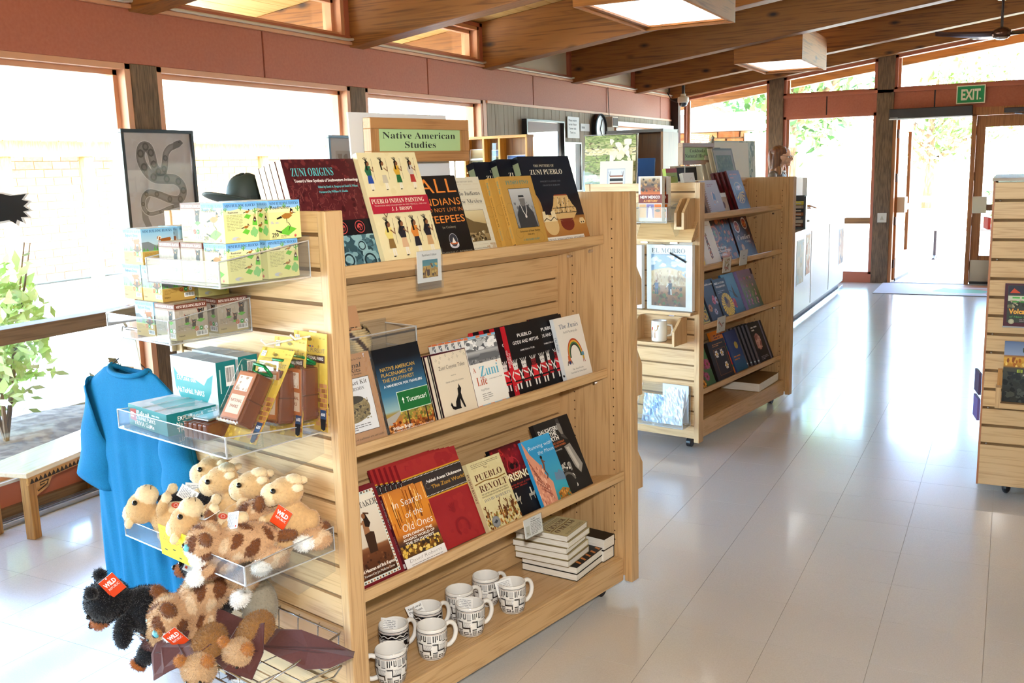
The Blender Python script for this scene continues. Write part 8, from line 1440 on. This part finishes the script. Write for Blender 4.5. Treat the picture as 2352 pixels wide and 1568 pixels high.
# ---- merchandise on the right-hand slatwall
t = thing('video_case', 'volcano video case with glowing orange title on the right slatwall', 'video', (-.004, 4.545, .772), Euler((R(-4), 0, 0))); mb = MB(); w, h = .135, .185; mb.box(0, w, -.014, 0, 0, h, 0, '4a1c2c'); A = Art(mb, lambda x, y, q: (x, -.014 - q, y)); A.rect(.012, .02, w, h - .008, '3a4038'); A.rect(.014, h - .045, w, h - .01, '2a2a3a'); A.poly([(.02, h - .04), (.035, h - .02), (.06, h - .04)], 'c8482a'); A.rect(.014, h * .6, w, h * .72, 'c8c8b0'); A.blobs(.014, h * .45, w, h * .62, 20, .012, ['6a6a4a', 'a89a7a', '2a3024'], 4); A.greek(.03, h * .64, .12, h * .72, 1, '4aa84a'); A.greek(.03, h * .55, .115, h * .62, 1, '3a8a3a'); A.text('Volcanoes', .074, h * .31, .021, 'd8682c', w=.112, st='b', off=.015); A.text('Volcanoes', .074, h * .312, .019, 'e8b44a', w=.108, st='b'); A.text('of New Mexico', .072, h * .22, .008, '5aa85a', w=.1); A.disc(.03, h * .13, .011, 'b9b494'); A.ring(.03, h * .13, .008, .0095, '8a8468'); A.greek(.06, .024, w - .01, .036, 2, '9a8a94'); build('case', mb, GLOSS, t); build('clear_edge', MB().box(-.002, w + .002, -.0165, -.0145, -.002, .004), ACRE, t)
t = thing('large_paperback', 'El Malpais book with a lone tree over lava in a wooden holder', 'book', (.008, 4.52, .452), Euler((R(-6), 0, 0))); mb = MB(); w, h = .205, .26; mb.box(0, w, -.012, -.011, 0, h, 0, '20242a'); mb.box(0, .001, -.011, 0, 0, h, 0, '8a9aa8'); A = Art(mb, lambda x, y, q: (x, -.012 - q, y)); A.grad(0, 0, w, h, [(0, '15181a'), (.4, '3a3e3a'), (.56, '4a463a'), (.6, 'b87a24'), (.72, 'd8a03a'), (.76, '8a5a34'), (.78, '8a9ab8'), (1, '54688a')]); A.blobs(0, 0, w, h * .5, 120, .016, ['23282a', '4a4e48', '15181a', '2c302c'], 4); A.blobs(0, h * .58, w, h * .74, 40, .014, ['d8a040', 'a8601c', 'e8c060', '8a4a1c'], 3, .5); A.line([(.1, h * .66), (.105, h * .74), (.13, h * .8)], .005, '3a3024'); A.blobs(.07, h * .78, .2, h * .9, 30, .014, ['3a4024', '4a5030', '2a3018'], 5, 1.6); A.text('El Malpais', .052, h * .49, .013, 'a8b840', w=.13, al='l', st='b'); A.text('National Monument', .075, h * .43, .01, 'd8d4c8', w=.12, al='l'); build('cover', mb, GLOSS, t); build('pages', MB().box(.002, w - .003, -.011, 0, .002, h - .003), PAGES, t)
t = thing('wood_holder', 'oak book holder cradling the El Malpais book on the right slatwall', 'holder', (-.016, 4.552, .428), 0); build('left_side', MB().box(0, .02, -.07, 0, 0, .09), OAKZ, t); build('left_side_upper', MB().box(.004, .022, -.02, 0, .09, .16), wood('holder_dark', 'b8803f', '9a6628', 'z', fine=90.), t); build('front_lip', MB().box(.02, .26, -.07, -.055, 0, .022), OAKX, t); build('bottom', MB().box(.02, .26, -.055, 0, 0, .012), OAKX, t)
for z_, c in ((.30, '6a5a94'), (.42, '4a3a5a'), (1.17, 'b8342c')): panel_thing('hanging_packet', {.30: 'purple packet', .42: 'dark packet', 1.17: 'red and white packet'}[z_] + ' peeking past the left edge of the right slatwall', 'packet', (-.0755, 4.75, z_), R(100), 0, .12, .1 if z_ < 1 else .05, .012, c, lambda A, W, H: A.rect(.01, .01, W - .01, H * .5, 'd8d0d8'))
# ---------------------------------------------------------------- information desk and its person
ds = thing('information_desk', 'long white information desk with a grey top at the far end', 'desk', (-1.72, 8.7, 0), 0); DW = mat('desk_white', 'e6e0d6', .45, coat=.2); build('body', MB().box(-.42, -.02, 0, 3.2, .08, .835), DW, ds); build('plinth', MB().box(-.38, -.06, .04, 3.16, 0, .08), mat('plinth_grey', 'a5a09a', .5), ds); build('desk_top', MB().box(-.45, .02, -.04, 3.24, .835, .865), mat('desk_top_grey', '8a8078', .2, coat=.5), ds, bevel=.004); build('steel_edge', MB().box(.02, .026, -.04, 3.24, .832, .867), STEEL, ds); build('base_strip', MB().box(-.02, -.012, 0, 3.2, .0, .03), STEEL, ds)
for k in range(3): build('front_panel', MB().box(-.02, -.014, .04 + 1.06 * k, 1.06 + 1.06 * k, .1, .82), DW, ds)
def dposter(label, y, z_, w, h, pal, seed): t = thing('poster', label, 'poster', (-1.733, y, z_), R(90)); mb = MB(); mb.box(0, w, -.0015, 0, 0, h, 0, 'f0ece6'); A = Art(mb, lambda x_, y_, q: (x_, -.0015 - q, y_)); A.grad(.01, .01, w - .01, h - .01, pal); A.blobs(.01, .01, w - .01, h - .01, 30, .05, [p[1] for p in pal], seed); build('sheet', mb, MATTE, t)
dposter('pale tan poster taped on the near front of the white desk', 9.05, .35, .35, .42, [(0, 'c8b48a'), (.5, 'dcd0b4'), (1, 'b9c0b4')], 3); dposter('orange streaked poster next to the tan one on the desk', 9.5, .4, .22, .4, [(0, 'c87a3a'), (.5, 'e8d4b4'), (1, 'd8a868')], 5); dposter('arched canyon poster at the far end of the desk front', 11.5, .3, .35, .42, [(0, 'b89a7a'), (.5, 'a87a5a'), (1, '7a6a64')], 7)
t = thing('brochure_box', 'cardboard colored box of leaflets on the near corner of the desk', 'box', (-2.0, 9.0, .866), R(4)); build('carton', MB().box(-.12, .02, -.06, .2, 0, .32), mat('kraft', 'b98a54', .7), t); build('flap', MB().box(-.12, .02, .2, .21, .3, .34), mat('kraft', 'b98a54', .7), t)
mo = thing('media_rack', 'black rack of videos and books standing on the desk', 'rack', (-1.98, 9.35, .866), R(8)); build('side', MB().box(-.02, .0, 0, .3, 0, .3), BLACK, mo); build('side', MB().box(.24, .26, 0, .3, 0, .3), BLACK, mo); build('divider', MB().box(.11, .125, 0, .3, 0, .27), BLACK, mo); build('back', MB().box(0, .24, .28, .3, 0, .3), BLACK, mo); build('base', MB().box(0, .24, 0, .28, 0, .012), BLACK, mo)
for k in range(7): panel_thing('video_case', 'video case in the black desk rack, row {} from the bottom'.format(['one', 'two', 'three', 'four', 'five', 'six', 'seven'][k]), 'video', (-1.853 + .0, 9.385 + .002 * k, .881 + .034 * k), R(8), 0, .105, .03, .13, ['7a4a34', 'c8c0b0', '4a4a54', 'a8683c', '2a2a30', 'b0a08a', 'd8c83c'][k], lambda A, W, H: A.rect(W * .2, H * .3, W * .8, H * .7, 'cfc8bc'), grp='video cases in the desk rack')
panel_thing('picture_book', 'tan and grey mountain book in the left bay of the black desk rack', 'book', (-1.975, 9.38, .881), R(8), 6, .1, .22, .03, '8a8a94', lambda A, W, H: (A.rect(0, H * .4, W, H, 'c89a5c'), A.poly([(0, 0), (W, 0), (W, H * .3), (0, H * .55)], '6f7a94')))
for k in range(3): panel_thing('paper_stack', ['lower', 'middle', 'upper'][k] + ' pale stack of leaflets at the near end of the desk', 'leaflets', (-2.02, 8.82, .866 + .085 * k), R(2), 0, .17, .08, .12, ['d8d0c4', 'b98a6a', 'cfa08a'][k], lambda A, W, H: [A.rect(.0, H * .2 * i, W, H * .2 * i + .006, 'efe9e0') for i in range(5)], grp='leaflet stacks on the desk')
mn = thing('computer_monitor', 'white backed computer monitor facing the person at the desk', 'monitor', (-2.0, 10.6, .866), R(-70)); build('screen_shell', MB().box(-.27, .27, -.03, .02, .12, .46), mat('monitor_white', 'ece6e0', .35), mn, bevel=.008); build('screen', MB().box(-.25, .25, .02, .022, .14, .44), mat('screen_dark', '1a1c22', .15), mn); build('stand', MB().box(-.03, .03, -.04, -.01, .01, .2).box(-.12, .12, -.1, .08, 0, .012), mat('monitor_white', 'ece6e0', .35), mn); build('label', MB().box(-.2, -.1, -.031, -.03, .2, .28), mat('label_blue', 'c8d0e4', .5), mn)
# person: one continuous body, hair and glasses and clothes on top
pe = thing('person', 'person with long brown hair and glasses looking down behind the desk', 'person', (-2.40, 11.3, 0), R(-6)); SKIN = 'd9a684'; SHT = '6f6152'; PNT = '4a5246'
def limb(a, b, r0, r1, c, n=7): A_, B_ = Vector(a), Vector(b); return [(tuple(A_.lerp(B_, i / (n - 1))), r0 + (r1 - r0) * i / (n - 1), None, c) for i in range(n)]
P_ = []
for s_ in (-1, 1):
    P_ += limb((0, s_ * .09, .88), (.02, s_ * .1, .47), .078, .052, PNT, 10) + limb((.02, s_ * .1, .47), (-.02, s_ * .1, .09), .05, .036, PNT, 10) + [((.05, s_ * .105, .04), (.115, .042, .038), None, '3a2a22')]
    P_ += limb((0, s_ * .175, 1.34), (.06, s_ * .215, 1.08), .05, .04, SHT, 8) + limb((.06, s_ * .215, 1.08), (.28, s_ * .13, 1.0), .037, .026, SKIN if False else SHT, 8) + [((.33, s_ * .115, .985), (.048, .036, .016), None, SKIN)]
    for k in range(4): P_ += limb((.365, s_ * (.115 + .018 * (k - 1.5)), .985), (.425 - .008 * abs(k - 1.4), s_ * (.115 + .021 * (k - 1.5)), .965), .0092, .008, SKIN, 5)
    P_ += limb((.32, s_ * .09, .985), (.365, s_ * .062, .972), .0105, .009, SKIN, 5)
P_ += [((0, 0, .92), (.11, .16, .12), None, PNT), ((0, 0, 1.08), (.1, .135, .14), None, SHT), ((.0, 0, 1.25), (.11, .165, .14), None, SHT), ((-.01, 0, 1.36), (.075, .15, .05), None, SHT)] + limb((.01, 0, 1.39), (.035, 0, 1.48), .052, .048, SKIN, 6)
P_ += [((.06, 0, 1.555), (.09, .074, .1), (0, .45, 0), SKIN), ((.12, 0, 1.515), (.04, .045, .05), (0, .5, 0), SKIN), ((.16, 0, 1.525), (.02, .012, .018), (0, .8, 0), SKIN), ((.135, 0, 1.487), (.018, .022, .01), (0, .5, 0), 'b8655c'), ((.125, 0, 1.46), (.025, .026, .02), None, SKIN), ((.055, .074, 1.54), (.014, .008, .026), None, SKIN), ((.055, -.074, 1.54), (.014, .008, .026), None, SKIN)]
me = solid(P_, .0075, 1); co, col = colour(me, P_); me.materials.append(vcol('skin_and_cloth', .65)); me.polygons.foreach_set('use_smooth', [True] * len(me.polygons)); link('body', me, pe)
HR = '653a1a'; HP = [((.018, 0, 1.592), (.104, .092, .088), (0, .3, 0), HR), ((-.045, 0, 1.5), (.065, .088, .15), (0, -.1, 0), HR), ((-.03, 0, 1.38), (.06, .1, .06), None, '96663a')]
for s_ in (-1, 1): HP += [((.005, s_ * .062, 1.5), (.062, .036, .13), (0, .12, 0), HR), ((.03, s_ * .075, 1.38), (.045, .032, .07), (0, .25, 0), '8a5a30'), ((.08, s_ * .05, 1.615), (.05, .034, .035), (0, .7, 0), HR)]
hme = solid(HP, .006, 1); co, col = colour(hme, HP, lambda co, col: col.__setitem__((slice(None), slice(0, 3)), col[:, :3] * (1 + .25 * np.sin(co[:, 1] * 190 + co[:, 0] * 150)[:, None]))); hme.materials.append(vcol('hair', .45, coat=.1)); hme.polygons.foreach_set('use_smooth', [True] * len(hme.polygons)); link('hair', hme, pe)
for s_ in (-1, 1): build('eye', MB().ell((.135, s_ * .033, 1.545), .011, 12, 8, col='f0ece8').ell((.1425, s_ * .034, 1.543), .006, 10, 6, col='3a2a20'), CERA, pe, smooth=True)
build('glasses', MB().tube([(.158 + .004 * math.sin(a), .034 + .024 * math.cos(a), 1.542 + .019 * math.sin(a)) for a in np.linspace(0, 6.28, 17)[:-1]], .0022, 6, closed=True).tube([(.158 + .004 * math.sin(a), -.034 + .024 * math.cos(a), 1.542 + .019 * math.sin(a)) for a in np.linspace(0, 6.28, 17)[:-1]], .0022, 6, closed=True).tube([(.16, -.01, 1.545), (.163, 0, 1.548), (.16, .01, 1.545)], .002, 6).tube([(.156, .058, 1.548), (.06, .08, 1.565)], .002, 6).tube([(.156, -.058, 1.548), (.06, -.08, 1.565)], .002, 6), BLACK, pe)
build('collar', MB().tube([(.02 + .065 * math.cos(a), .066 * math.sin(a), 1.40 - .02 * math.cos(a)) for a in np.linspace(0, 2 * PI, 20)[:-1]], .012, 8, closed=True, col='c8bcae'), MATTE, pe, smooth=True)
